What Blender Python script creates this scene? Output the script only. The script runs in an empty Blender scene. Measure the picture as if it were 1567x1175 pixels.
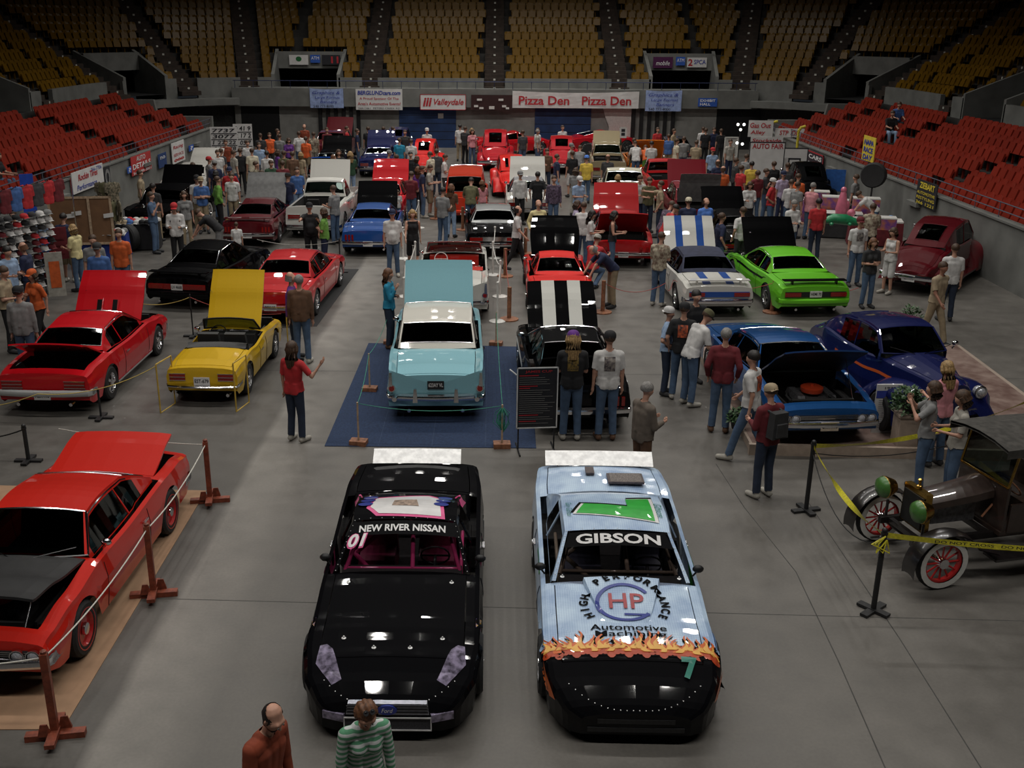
import bpy, bmesh, math, random
from mathutils import Vector, Matrix
from mathutils.bvhtree import BVHTree
SC = bpy.context.scene
COL = SC.collection
R = math.radians
RND = random.Random(7)

# ------------------------------------------------------------------ camera, world, lights, exposure
F, CX, CY, HC = 1580.0, 734.0, 587.5, 7.05
PITCH, YAW, ROLL = R(19.1), R(0.7), R(0.3)
cam_d = bpy.data.cameras.new('camera')
cam_d.sensor_fit = 'HORIZONTAL'; cam_d.sensor_width = 36.0
cam_d.lens = 36.0 * F / 1567.0
cam_d.shift_x = (783.5 - CX) / 1567.0
cam_d.clip_end = 300
cam = bpy.data.objects.new('camera', cam_d); COL.objects.link(cam)
cam.matrix_world = (Matrix.Translation((0, 0, HC)) @ Matrix.Rotation(YAW, 4, 'Z') @
                    Matrix.Rotation(math.pi / 2 - PITCH, 4, 'X') @ Matrix.Rotation(ROLL, 4, 'Z'))
SC.camera = cam
w = bpy.data.worlds.new('world'); SC.world = w; w.use_nodes = True
w.node_tree.nodes['Background'].inputs[0].default_value = (0.75, 0.85, 1.0, 1)
w.node_tree.nodes['Background'].inputs[1].default_value = 0.012
SC.view_settings.view_transform = 'Standard'; SC.view_settings.look = 'None'
SC.view_settings.gamma = 1.0; SC.view_settings.exposure = 0.0
SC.view_settings.use_curve_mapping = False
LAMP_W = 94.0
LAMPS = [(x, y) for y in (5.0, 16.5, 28.0, 39.5, 51.0, 61.0) for x in (-12.1, -9.9, -7.7, -5.5, -3.3, -1.1, 1.1, 3.3, 5.5, 7.7, 9.9, 12.1)]
for lx, ly in LAMPS:
    ld = bpy.data.lights.new('arena_lamp', 'AREA'); ld.shape = 'DISK'; ld.size = 0.42
    ld.energy = LAMP_W * (1.2 if ly > 20 else 0.9); ld.color = (1.0, 0.965, 0.905); ld.spread = R(140)
    lo = bpy.data.objects.new('arena_lamp', ld); COL.objects.link(lo); lo.location = (lx, ly, 16.2)

def ray(px, py):
    x, y = (px - CX) / F, -(py - CY) / F
    v = cam.matrix_world.to_3x3() @ Vector((x, y, -1))
    return v
cam_o = Vector((0, 0, HC))
def at(px, py, z=0.0):
    v = ray(px, py); t = (z - HC) / v.z
    return Vector((v.x * t, v.y * t, z))
def atY(px, py, Y):
    v = ray(px, py); t = Y / v.y
    return Vector((v.x * t, Y, HC + v.z * t))
def atX(px, py, X):
    v = ray(px, py); t = X / v.x
    return Vector((X, v.y * t, HC + v.z * t))
CINV = cam.matrix_world.inverted()
def proj(p):
    q = CINV @ Vector(p)
    if q.z >= -0.1: return (-9999, -9999, 1)
    return (CX + F * q.x / -q.z, CY - F * q.y / -q.z, -q.z)

# ------------------------------------------------------------------ materials
MC = {}
def mat(key, col=(0.5, 0.5, 0.5), rough=0.6, metal=0.0, coat=0.0, noise=0.0, nscale=8.0, bump=0.0, spec=0.5, col2=None, emit=None):
    if key in MC: return MC[key]
    m = bpy.data.materials.new(key); m.use_nodes = True
    nt = m.node_tree; b = nt.nodes['Principled BSDF']
    b.inputs['Base Color'].default_value = (*col, 1); b.inputs['Roughness'].default_value = rough
    b.inputs['Metallic'].default_value = metal; b.inputs['Coat Weight'].default_value = coat
    b.inputs['Coat Roughness'].default_value = 0.03; b.inputs['Specular IOR Level'].default_value = spec
    if emit:
        b.inputs['Emission Color'].default_value = (*emit[0], 1); b.inputs['Emission Strength'].default_value = emit[1]
    if noise or bump or col2:
        tc = nt.nodes.new('ShaderNodeTexCoord'); n = nt.nodes.new('ShaderNodeTexNoise')
        n.inputs['Scale'].default_value = nscale; n.inputs['Detail'].default_value = 4
        nt.links.new(tc.outputs['Object'], n.inputs['Vector'])
        if noise or col2:
            r = nt.nodes.new('ShaderNodeValToRGB'); e = r.color_ramp.elements
            e[0].position = 0.35; e[1].position = 0.65
            c2 = col2 or tuple(min(1, c * (1 + noise)) for c in col)
            e[0].color = (*(c * (1 - noise) for c in col), 1) if not col2 else (*col, 1); e[1].color = (*c2, 1)
            nt.links.new(n.outputs['Fac'], r.inputs['Fac']); nt.links.new(r.outputs['Color'], b.inputs['Base Color'])
        if bump:
            bp = nt.nodes.new('ShaderNodeBump'); bp.inputs['Strength'].default_value = bump; bp.inputs['Distance'].default_value = 0.02
            nt.links.new(n.outputs['Fac'], bp.inputs['Height']); nt.links.new(bp.outputs['Normal'], b.inputs['Normal'])
    MC[key] = m; return m
def paint(key, col, rough=0.32, metal=0.0):
    if max(col) < .01: return mat('paint_' + key, col, .5, 0, coat=0.45, spec=0.02)
    return mat('paint_' + key, col, max(rough, .45) if not metal else rough, metal, coat=1.0, noise=0.03, nscale=60, spec=0.12)
def glass_mat(key='glass', tint=(0.10, 0.13, 0.12)):
    if key in MC: return MC[key]
    m = bpy.data.materials.new(key); m.use_nodes = True; nt = m.node_tree
    for n in list(nt.nodes): nt.nodes.remove(n)
    o = nt.nodes.new('ShaderNodeOutputMaterial'); mx = nt.nodes.new('ShaderNodeMixShader')
    t = nt.nodes.new('ShaderNodeBsdfTransparent'); g = nt.nodes.new('ShaderNodeBsdfGlossy'); lw = nt.nodes.new('ShaderNodeLayerWeight'); pw = nt.nodes.new('ShaderNodeMath'); f = nt.nodes.new('ShaderNodeMath')
    t.inputs[0].default_value = (*tint, 1); g.inputs['Roughness'].default_value = 0.03; lw.inputs[0].default_value = .5; pw.operation = 'POWER'; pw.inputs[1].default_value = 4; f.operation = 'MULTIPLY_ADD'; f.inputs[1].default_value = .7; f.inputs[2].default_value = .045
    nt.links.new(lw.outputs['Facing'], pw.inputs[0]); nt.links.new(pw.outputs[0], f.inputs[0])
    g.inputs[0].default_value = (0.6, 0.6, 0.6, 1)
    nt.links.new(f.outputs[0], mx.inputs[0]); nt.links.new(t.outputs[0], mx.inputs[1]); nt.links.new(g.outputs[0], mx.inputs[2])
    nt.links.new(mx.outputs[0], o.inputs[0]); MC[key] = m; return m
CHROME = mat('chrome', (0.75, 0.75, 0.78), 0.12, 1.0, noise=0.05, nscale=30)
BLACK = mat('black_trim', (0.012, 0.012, 0.013), 0.5, noise=0.3, nscale=30)
RUBBER = mat('rubber', (0.015, 0.015, 0.016), 0.75, noise=0.3, nscale=40)
GLASS = glass_mat()
DARK = mat('dark_interior', (0.012, 0.011, 0.011), 0.85, noise=0.3, nscale=20)
REDLAMP = mat('red_lamp', (0.25, 0.008, 0.006), 0.15, coat=0.8, noise=0.2, nscale=60)
LAMPGLASS = mat('lamp_glass', (0.45, 0.46, 0.5), 0.12, 0.3, coat=1.0, noise=0.3, nscale=50)
WOOD = mat('wood', (0.24, 0.10, 0.05), 0.6, noise=0.35, nscale=14)
PALEWOOD = mat('pale_wood', (0.42, 0.30, 0.20), 0.6, noise=0.25, nscale=14)
REDWOOD = mat('stained_wood', (0.20, 0.045, 0.022), 0.5, noise=0.3, nscale=16)
WHITE = mat('white_enamel', (0.62, 0.61, 0.58), 0.4, noise=0.08, nscale=12)
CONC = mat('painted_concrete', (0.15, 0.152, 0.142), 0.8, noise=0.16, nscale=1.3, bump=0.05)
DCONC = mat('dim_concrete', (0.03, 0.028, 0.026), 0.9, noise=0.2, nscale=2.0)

# ------------------------------------------------------------------ mesh helpers
class MB:
    def __init__(s): s.v = []; s.f = []; s.m = []
    def add(s, vs, fs, mi=0):
        o = len(s.v); s.v += [tuple(v) for v in vs]; s.f += [tuple(i + o for i in f) for f in fs]; s.m += [mi] * len(fs); return s
    def box(s, c, d, mi=0, rz=0.0, mtx=None, taper=1.0):
        hx, hy, hz = d[0] / 2, d[1] / 2, d[2] / 2
        vs = []
        for dz in (-1, 1):
            k = taper if dz > 0 else 1.0
            for dx, dy in ((-1, -1), (1, -1), (1, 1), (-1, 1)):
                v = Vector((dx * hx * k, dy * hy * k, dz * hz))
                if mtx: v = mtx @ v
                elif rz: v = Matrix.Rotation(rz, 3, 'Z') @ v
                vs.append(v + Vector(c))
        return s.add(vs, [(3, 2, 1, 0), (4, 5, 6, 7), (0, 1, 5, 4), (1, 2, 6, 5), (2, 3, 7, 6), (3, 0, 4, 7)], mi)
    def tube(s, p0, p1, r0, r1=None, n=8, mi=0, cap=True):
        r1 = r0 if r1 is None else r1
        p0, p1 = Vector(p0), Vector(p1); d = (p1 - p0)
        if d.length < 1e-6: return s
        d.normalize(); a = d.orthogonal().normalized(); b = d.cross(a)
        vs = []
        for p, r in ((p0, r0), (p1, r1)):
            for i in range(n):
                t = 2 * math.pi * i / n; vs.append(p + a * (math.cos(t) * r) + b * (math.sin(t) * r))
        fs = [(i, (i + 1) % n, n + (i + 1) % n, n + i) for i in range(n)]
        if cap: fs += [tuple(range(n - 1, -1, -1)), tuple(range(n, 2 * n))]
        return s.add(vs, fs, mi)
    def path(s, pts, r, n=6, mi=0):
        pts = [Vector(p) for p in pts]; o = []
        for k, p in enumerate(pts):
            d = (pts[min(k + 1, len(pts) - 1)] - pts[max(k - 1, 0)]).normalized()
            a = d.cross(Vector((0, 0, 1)))
            a = a.normalized() if a.length > 1e-3 else Vector((1, 0, 0)); b = d.cross(a)
            rr = r[k] if isinstance(r, (list, tuple)) else r
            o += [p + a * (math.cos(2 * math.pi * i / n) * rr) + b * (math.sin(2 * math.pi * i / n) * rr) for i in range(n)]
        fs = [(k * n + i, k * n + (i + 1) % n, (k + 1) * n + (i + 1) % n, (k + 1) * n + i) for k in range(len(pts) - 1) for i in range(n)]
        fs += [tuple(range(n - 1, -1, -1)), tuple(range((len(pts) - 1) * n, len(pts) * n))]
        return s.add(o, fs, mi)
    def lathe(s, prof, c=(0, 0, 0), n=16, axis='Z', mi=0, cap=True):
        vs = []
        for r, h in prof:
            for i in range(n):
                t = 2 * math.pi * i / n; x, y = r * math.cos(t), r * math.sin(t)
                v = {'Z': (x, y, h), 'X': (h, x, y), 'Y': (x, h, y)}[axis]
                vs.append((v[0] + c[0], v[1] + c[1], v[2] + c[2]))
        fs = [(k * n + i, k * n + (i + 1) % n, (k + 1) * n + (i + 1) % n, (k + 1) * n + i) for k in range(len(prof) - 1) for i in range(n)]
        if cap and prof[0][0] > 1e-4: fs.append(tuple(range(n - 1, -1, -1)))
        if cap and prof[-1][0] > 1e-4: fs.append(tuple(range((len(prof) - 1) * n, len(prof) * n)))
        return s.add(vs, fs, mi)
    def ball(s, c, r, n=10, mi=0):
        rr = (r, r, r) if isinstance(r, (int, float)) else r
        h = n // 2 + 1; vs = []
        for k in range(h + 1):
            a = math.pi * k / h
            for i in range(n):
                t = 2 * math.pi * i / n
                vs.append((c[0] + rr[0] * math.sin(a) * math.cos(t), c[1] + rr[1] * math.sin(a) * math.sin(t), c[2] + rr[2] * math.cos(a)))
        return s.add(vs, [(k * n + i, (k + 1) * n + i, (k + 1) * n + (i + 1) % n, k * n + (i + 1) % n) for k in range(h) for i in range(n)], mi)
    def grid(s, rows, mi=0):
        m = len(rows[0])
        return s.add([p for r in rows for p in r], [(k * m + i, k * m + i + 1, (k + 1) * m + i + 1, (k + 1) * m + i) for k in range(len(rows) - 1) for i in range(m - 1)], mi)
    def mesh(s, name, mats, smooth=False):
        me = bpy.data.meshes.new(name); me.from_pydata(s.v, [], s.f)
        for m in (mats if isinstance(mats, (list, tuple)) else [mats]): me.materials.append(m)
        if any(s.m): me.polygons.foreach_set('material_index', s.m)
        if smooth:
            me.polygons.foreach_set('use_smooth', [True] * len(s.f))
            me.set_sharp_from_angle(angle=R(smooth if smooth is not True else 40))
        me.update(); return me
    def obj(s, name, mats, parent=None, loc=None, smooth=False, **kw):
        o = bpy.data.objects.new(name, s.mesh(name, mats, smooth)); return link(o, parent, loc, **kw)
def link(o, parent=None, loc=None, label=None, cat=None, group=None, kind=None):
    COL.objects.link(o)
    if parent: o.parent = parent
    if loc is not None: o.location = loc
    if label: o['label'] = label
    if cat: o['category'] = cat
    if group: o['group'] = group
    if kind: o['kind'] = kind
    return o
def empty(name, loc, label, cat, rz=0.0, group=None):
    o = bpy.data.objects.new(name, None); o.empty_display_size = 0.2
    link(o, None, loc, label, cat, group); o.rotation_euler = (0, 0, rz); return o
def struct(name, mb, m, parent=None, smooth=False):
    return mb.obj(name, m, parent, smooth=smooth, kind=None if parent else 'structure')
def text_geo(txt, size=1.0, ext=0.0, bold=0.0, spacing=1.0, align='CENTER', shear=0.0):
    cu = bpy.data.curves.new('t', 'FONT'); cu.body = txt; cu.size = size; cu.align_x = align; cu.align_y = 'CENTER'
    cu.offset = bold; cu.space_character = spacing; cu.shear = shear; cu.extrude = ext; cu.resolution_u = 3
    o = bpy.data.objects.new('t', cu); COL.objects.link(o)
    me = o.to_mesh(); vs = [Vector(v.co) for v in me.vertices]; fs = [tuple(p.vertices) for p in me.polygons]
    o.to_mesh_clear(); bpy.data.objects.remove(o); bpy.data.curves.remove(cu)
    return vs, fs
def xf(vs, m): return [m @ v for v in vs]
def lerpk(keys, t):
    if t <= keys[0][0]: return keys[0][1]
    for (a, va), (b, vb) in zip(keys, keys[1:]):
        if t <= b:
            u = (t - a) / (b - a); u = u * u * (3 - 2 * u) if b - a > .04 else u
            return va + (vb - va) * u
    return keys[-1][1]
def lin(keys, t):
    if t <= keys[0][0]: return keys[0][1]
    for (a, va), (b, vb) in zip(keys, keys[1:]):
        if t <= b: return va + (vb - va) * (t - a) / (b - a)
    return keys[-1][1]
# ================================================================== ARENA SHELL
def floor_material():
    m = bpy.data.materials.new('polished_concrete'); m.use_nodes = True; nt = m.node_tree; N = nt.nodes; L = nt.links
    b = N['Principled BSDF']; tc = N.new('ShaderNodeTexCoord')
    def noise(s, d=5):
        n = N.new('ShaderNodeTexNoise'); n.inputs['Scale'].default_value = s; n.inputs['Detail'].default_value = d; L.new(tc.outputs['Object'], n.inputs['Vector']); return n
    n1, n2, n3 = noise(0.35), noise(2.2, 8), noise(26, 3)
    def ramp(src, a, c0, bb, c1):
        r = N.new('ShaderNodeValToRGB'); e = r.color_ramp.elements; e[0].position = a; e[1].position = bb
        e[0].color = (c0, c0, c0, 1); e[1].color = (c1, c1, c1, 1); L.new(src, r.inputs['Fac']); return r
    base = N.new('ShaderNodeRGB'); base.outputs[0].default_value = (0.138, 0.129, 0.117, 1)
    cur = base.outputs[0]
    def mult(cur, other, fac=1.0):
        mx = N.new('ShaderNodeMixRGB'); mx.blend_type = 'MULTIPLY'; mx.inputs[0].default_value = fac
        L.new(cur, mx.inputs[1]); L.new(other, mx.inputs[2]); return mx.outputs[0]
    cur = mult(cur, ramp(n1.outputs['Fac'], 0.3, 0.78, 0.7, 1.12).outputs[0])
    cur = mult(cur, ramp(n2.outputs['Fac'], 0.3, 0.84, 0.72, 1.1).outputs[0])
    cur = mult(cur, ramp(n3.outputs['Fac'], 0.3, 0.93, 0.7, 1.05).outputs[0])
    # paler-toned band of floor running the length of the hall
    sep = N.new('ShaderNodeSeparateXYZ'); L.new(tc.outputs['Object'], sep.inputs[0])
    ad = N.new('ShaderNodeMath'); ad.operation = 'MULTIPLY_ADD'; L.new(n1.outputs['Fac'], ad.inputs[0]); ad.inputs[1].default_value = 0.3; L.new(sep.outputs['X'], ad.inputs[2])
    mr = N.new('ShaderNodeMapRange'); L.new(ad.outputs[0], mr.inputs[0]); mr.inputs[1].default_value = -4.0; mr.inputs[2].default_value = -2.2
    r = N.new('ShaderNodeValToRGB'); e = r.color_ramp.elements
    e[0].position = 0.0; e[0].color = (0.78, 0.78, 0.78, 1); e[1].position = 1.0; e[1].color = (1, 1, 1, 1)
    for p, c in ((0.08, 1.6), (0.40, 1.42), (0.66, 1.0)):
        x = r.color_ramp.elements.new(p); x.color = (c, c, c, 1)
    L.new(mr.outputs[0], r.inputs['Fac']); cur = mult(cur, r.outputs[0])
    L.new(cur, b.inputs['Base Color'])
    L.new(ramp(n2.outputs['Fac'], 0.3, 0.34, 0.7, 0.52).outputs[0], b.inputs['Roughness'])
    b.inputs['Specular IOR Level'].default_value = 0.35
    return m
mb = MB(); mb.box((0, 30, -0.1), (62, 86, 0.2)); FLOOR = struct('floor', mb, floor_material())
mb = MB()
for pts in ([(3.85, 16.3), (3.95, 14.6), (4.2, 12.6), (4.12, 10.5), (4.0, 8.5), (3.9, 5)], [(5.0, 15.0), (5.02, 11), (4.95, 7)], [(-15, 12.0), (15, 11.2)], [(-15, 21.2), (15, 21.0)]):
    mb.path([(x, y, -0.011) for x, y in pts], 0.014, n=6)
mb.obj('trim_1', mat('floor_joint', (0.05, 0.048, 0.045), 0.8, noise=0.2), kind='structure')
mb = MB(); mb.box((0, 30, 22), (96, 110, 0.5)); struct('ceiling', mb, mat('ceiling_black', (0.02, 0.02, 0.02), 0.9, noise=0.3))
# ---- roof lamps (the housings hang round the lamps of the light grid)
lm = MB(); lm.lathe([(0.18, 0.7), (0.28, 0.5), (0.3, 0.05), (0.27, 0.04), (0.24, 0.45), (0.1, 0.6)], n=14); lmesh = lm.mesh('lamp_shade', mat('lamp_housing', (0.2, 0.2, 0.2), 0.5, noise=0.1), 30)
cm = MB(); cm.tube((0, 0, 0.65), (0, 0, 5.6), 0.02, n=5); cmesh = cm.mesh('hanger', BLACK)
for lx, ly in LAMPS:
        e_ = empty('hanging_lamp', (lx, ly, 16.2), 'round hanging arena floodlight below the dark ceiling', 'lamp', group='arena floodlights')
        for n_, me_ in (('lamp_shade', lmesh), ('hanger', cmesh)): link(bpy.data.objects.new(n_, me_), e_)

# ---- seat prototype (faces -Y, 0.5 wide)
def seat_mesh():
    m = MB(); rows = []
    for z, y, hw in ((0.36, 0.0, 0.235), (0.60, 0.06, 0.262), (0.78, 0.11, 0.258), (0.87, 0.14, 0.235), (0.90, 0.155, 0.17)):
        rows.append([(x * hw, y - 0.05 * x * x, z) for x in (-1, -0.5, 0, 0.5, 1)])
    m.grid(rows)
    m.grid([[(x, y + 0.035, z) for x, y, z in reversed(r)] for r in rows])
    t = rows[-1]; m.grid([t, [(x, y + 0.035, z - 0.005) for x, y, z in t]])
    m.grid([[(x, y, z) for x, y, z in (r[0] for r in rows)], [(x, y + 0.035, z) for x, y, z in (r[0] for r in rows)]])
    m.grid([[(x, y + 0.035, z) for x, y, z in (r[-1] for r in rows)], [(x, y, z) for x, y, z in (r[-1] for r in rows)]])
    m.box((0, -0.08, 0.57), (0.46, 0.07, 0.38), 0, mtx=Matrix.Rotation(R(-18), 3, 'X'), taper=0.85)
    m.box((0, 0.03, 0.2), (0.05, 0.07, 0.42))
    return m
SM = seat_mesh()
def seat_mat(key, col, tone, sp=0.4):
    m = bpy.data.materials.new(key); m.use_nodes = True; nt = m.node_tree; b = nt.nodes['Principled BSDF']
    oi = nt.nodes.new('ShaderNodeObjectInfo'); r = nt.nodes.new('ShaderNodeValToRGB'); e = r.color_ramp.elements
    e[0].color = (*col, 1); e[1].color = (*(c * tone for c in col), 1)
    nt.links.new(oi.outputs['Random'], r.inputs[0]); nt.links.new(r.outputs[0], b.inputs['Base Color'])
    b.inputs['Roughness'].default_value = 0.30; b.inputs['Specular IOR Level'].default_value = sp; return m
GOLD = seat_mat('gold_seat_plastic', (0.150, 0.078, 0.006), 0.78, 0.12)
RED = seat_mat('orange_red_seat_plastic', (0.25, 0.024, 0.013), 0.8)
GOLD_ME = SM.mesh('seat', GOLD, 50); RED_ME = SM.mesh('seat', RED, 50)
def place_seats(lst, name, me, matl, label, group, stuff_label):
    def key(s): 
        p = proj(s[0]); inside = -10 < p[0] < 1577 and -10 < p[1] < 1185
        return (0 if inside else 1, p[2])
    lst.sort(key=key)
    for p, a in lst[:298]:
        o = bpy.data.objects.new(name, me); link(o, None, p, label, 'seat', group); o.rotation_euler = (0, 0, a)
    m = MB()
    for p, a in lst[298:]:
        M = Matrix.Translation(p) @ Matrix.Rotation(a, 4, 'Z')
        m.add([M @ Vector(v) for v in SM.v], SM.f)
    m.obj(name + 's', matl, label=stuff_label, cat='seats', kind='stuff', smooth=50)

# ---- lower stands with red seats
red = []
for side, X0, nm in ((-1, 15.2, 'left'), (1, 14.7, 'right')):
    mb = MB(); Y0, Y1 = 8.0, 57.0; yc, yl = (Y0 + Y1) / 2, Y1 - Y0
    mb.box((side * (X0 + 0.1), yc, 0.9), (0.2, yl, 1.8)); mb.box((side * (X0 + 0.1), yc, 1.82), (0.3, yl, 0.06))
    struct('wall_' + nm, mb, CONC)
    mb = MB()
    for k in range(6):
        z = 1.38 + 0.27 * k
        mb.box((side * (X0 + 0.2 + 0.85 * (k + 0.5)), yc, z / 2), (0.85, yl, z))
    mb.box((side * 20.95, yc, 1.45), (1.6 if side > 0 else 1.2, yl, 2.9))
    mb.box((side * (X0 + 5.4), yc, 3.0), (0.15, yl, 0.75))
    ends = MB(); ends.box((side * (X0 + 3.2), Y1 + 0.15, 1.2), (6.4, 0.3, 2.4)); ends.box((side * (X0 + 4.6), Y1 + 0.15, 2.8), (3.4, 0.28, 0.9), taper=0.9)
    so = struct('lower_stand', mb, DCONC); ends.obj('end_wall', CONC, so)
    aisles = [17.5, 27, 36.2, 45.4, 53.6]
    mb = MB()
    for a_ in aisles:
        for k in range(6):
            z = 1.38 + 0.27 * k
            mb.box((side * (X0 + 0.2 + 0.85 * k - 0.2), a_, z - 0.07), (0.36, 0.95, 0.14)); mb.box((side * (X0 + .06 + 0.85 * k), a_, z + 0.005), (0.05, 0.9, 0.02), 1)
    mb.obj('aisle_steps', [CONC, mat('step_nosing', (0.45, 0.33, 0.05), 0.7, noise=0.2)], so)
    for k in range(6):
        y = Y0 + 0.4
        while y < Y1 - 0.3:
            if all(abs(y - a_) > 0.68 for a_ in aisles): red.append((Vector((side * (X0 + 0.2 + 0.85 * (k + 0.45)), y, 1.38 + 0.27 * k)), side * R(-90)))
            y += 0.53
    e_ = empty('rail', (side * (X0 + 0.1), yc, 1.84), 'low grey %s rail along the %s' % ('metal', 'wall of stand with the scoreboard-style price boards' if side < 0 else 'stand wall above the inflatable toy stall'), 'rail')
    mb = MB()
    for z in (0.22, 0.45): mb.tube((0, -yl / 2, z), (0, yl / 2, z), 0.018, n=5)
    mb.obj('rail_bar', mat('rail_grey', (0.14, 0.15, 0.2), 0.4, 0.4, noise=0.1), e_)
    mb = MB(); y = -yl / 2
    while y < yl / 2: mb.tube((0, y, 0), (0, y, 0.45), 0.015, n=5); y += 1.6
    mb.obj('rail_posts', MC['rail_grey'], e_, kind='stuff')
place_seats(red, 'stadium_seat', RED_ME, RED, 'folded orange-red plastic seat in the lower side stands', 'orange-red seats of the lower stands', 'orange-red plastic seats further along the lower side stands')

# ---- upper bowl path
SX, YS, YC, YF, RC = 21.6, 18.0, 56.5, 65.5, 9.0
L1 = YC - YS; LA = RC * math.pi / 2; L2 = 2 * (SX - RC); LT = 2 * L1 + 2 * LA + L2
def bowl(s, d):     # point, outward normal, arc flag
    if s < L1: return Vector((-SX - d, YS + s, 0)), Vector((-1, 0, 0)), 0
    s -= L1
    if s < LA:
        t = s / RC; n = Vector((-math.cos(t), math.sin(t), 0)); return Vector((-SX + RC, YC, 0)) + n * (RC + d), n, 1
    s -= LA
    if s < L2: return Vector((-SX + RC + s, YF + d, 0)), Vector((0, 1, 0)), 0
    s -= L2
    if s < LA:
        t = s / RC; n = Vector((math.sin(t), math.cos(t), 0)); return Vector((SX - RC, YC, 0)) + n * (RC + d), n, 1
    s -= LA
    return Vector((SX + d, YC - s, 0)), Vector((1, 0, 0)), 0
def s_far(x): return L1 + LA + (x + SX - RC)
def s_arcL(deg): return L1 + LA - RC * R(deg)
AIS = [s_far(0), s_far(-7.6), s_far(7.6), s_arcL(15), LT - s_arcL(15), s_arcL(39), LT - s_arcL(39), s_arcL(72), LT - s_arcL(72), L1 - 5.5, LT - L1 + 5.5, L1 - 15, LT - L1 + 15, L1 - 25, LT - L1 + 25]
VOM = [(s_far(-11.5), 2.0), (s_far(11.5), 2.0), (s_arcL(57), 1.5), (LT - s_arcL(57), 1.5), (L1 - 9.3, 2.0), (LT - L1 + 9.3, 2.0)]
NR, TR, RI, ZB = 15, 0.85, 0.46, 4.05
def in_vom(s, pad=0.0): return any(abs(s - c) < h + pad for c, h in VOM)
def steps(a, b, n): return [a + (b - a) * i / n for i in range(n + 1)]
ss = sorted(set(steps(0, L1, 38) + steps(L1, L1 + LA, 18) + steps(L1 + LA, L1 + LA + L2, 26) + steps(L1 + LA + L2, L1 + 2 * LA + L2, 18) + steps(L1 + 2 * LA + L2, LT, 38) + [c - h for c, h in VOM] + [c + h for c, h in VOM]))
ss = [s for i, s in enumerate(ss) if i == 0 or s - ss[i - 1] > 1e-3]
mb = MB()
for k in range(NR):
    d0, d1, z0, z1 = TR * k, TR * (k + 1), ZB - 0.5 + RI * k - (0.5 if k == 0 else RI), ZB - 0.5 + RI * k
    for a, b in zip(ss, ss[1:]):
        if k < 4 and in_vom((a + b) / 2): continue
        p = [bowl(a + 1e-5, d0)[0], bowl(b - 1e-5, d0)[0], bowl(a + 1e-5, d1)[0], bowl(b - 1e-5, d1)[0]]
        Z = lambda q, z: (q.x, q.y, z)
        mb.add([Z(p[0], z0), Z(p[1], z0), Z(p[1], z1), Z(p[0], z1), Z(p[2], z1), Z(p[3], z1)], [(0, 1, 2, 3), (3, 2, 5, 4)])
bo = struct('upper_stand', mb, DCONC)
# dark curtain wall behind the top row
mb = MB()
for a, b in zip(ss, ss[1:]):
    p, q = bowl(a + 1e-5, NR * TR)[0], bowl(b - 1e-5, NR * TR)[0]
    mb.add([(p.x, p.y, 8), (q.x, q.y, 8), (q.x, q.y, 22), (p.x, p.y, 22)], [(0, 1, 2, 3)])
struct('wall_back', mb, mat('dark_drape', (0.01, 0.01, 0.012), 0.9, noise=0.3))
# parapet, stairs, seats
def arcscale(s, d): return (RC + d) / RC if bowl(s, 0)[2] else 1.0
mb = MB()
for a, b in zip(ss, ss[1:]):
    m_ = (a + b) / 2
    if in_vom(m_) : continue
    n_ = 3
    for i in range(n_):
        u0, u1 = a + (b - a) * i / n_ + 1e-5, a + (b - a) * (i + 1) / n_ - 1e-5
        if any(abs((u0 + u1) / 2 - c) < 0.62 for c in AIS): continue
        P = [bowl(u0, -0.12)[0], bowl(u1, -0.12)[0], bowl(u1, 0.1)[0], bowl(u0, 0.1)[0]]
        mb.add([(p.x, p.y, z) for z in (2.4, 4.06) for p in P], [(0, 1, 5, 4), (4, 5, 6, 7), (2, 3, 7, 6), (0, 4, 7, 3), (1, 2, 6, 5)])
mb.obj('parapet', CONC, bo)
STAIR = mat('stair_dark', (0.035, 0.024, 0.018), 0.9, noise=0.3, nscale=3)
mb = MB(); tags = MB()
for c in AIS:
    for k in range(-1, NR * 2):
        d = k * TR / 2; p, n, _ = bowl(c, d); z = ZB - 0.5 + RI * (k / 2.0) + 0.03
        ang = math.atan2(n.y, n.x) - math.pi / 2
        mb.box((p.x, p.y, z - 0.12), (1.2, 0.45, 0.24), rz=ang)
        if k % 2 == 0 and k >= 0:
            q = p - n * 0.24 ; tags.box((q.x, q.y, z - 0.08), (0.13, 0.02, 0.11), rz=ang)
mb.obj('aisle_stairs', STAIR, bo, kind='stuff'); tags.obj('row_number_plates', mat('plate_white', (0.5, 0.5, 0.45), 0.5, noise=0.1), bo, kind='stuff')
gold = []
for k in range(NR):
    d = TR * (k + 0.5); s = 0.3
    while s < LT - 0.3:
        sc = arcscale(s, d)
        if all(abs(s - q_) > .28 for q_ in (L1, L1 + LA, L1 + LA + L2, L1 + 2 * LA + L2)) and not (k < 4 and in_vom(s, 0.28)) and all(abs(s - c) * sc > 0.85 for c in AIS):
            p, n, _ = bowl(s, d); p.z = ZB - 0.5 + RI * k
            gold.append((p, math.atan2(n.y, n.x) - math.pi / 2))
        s += 0.55 / sc
place_seats(gold, 'upper_stadium_seat', GOLD_ME, GOLD, 'folded mustard-gold plastic seat in the curved upper stands', 'gold seats of the upper stands', 'mustard-gold plastic seats filling the dim far rows of the upper stands')
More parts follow.
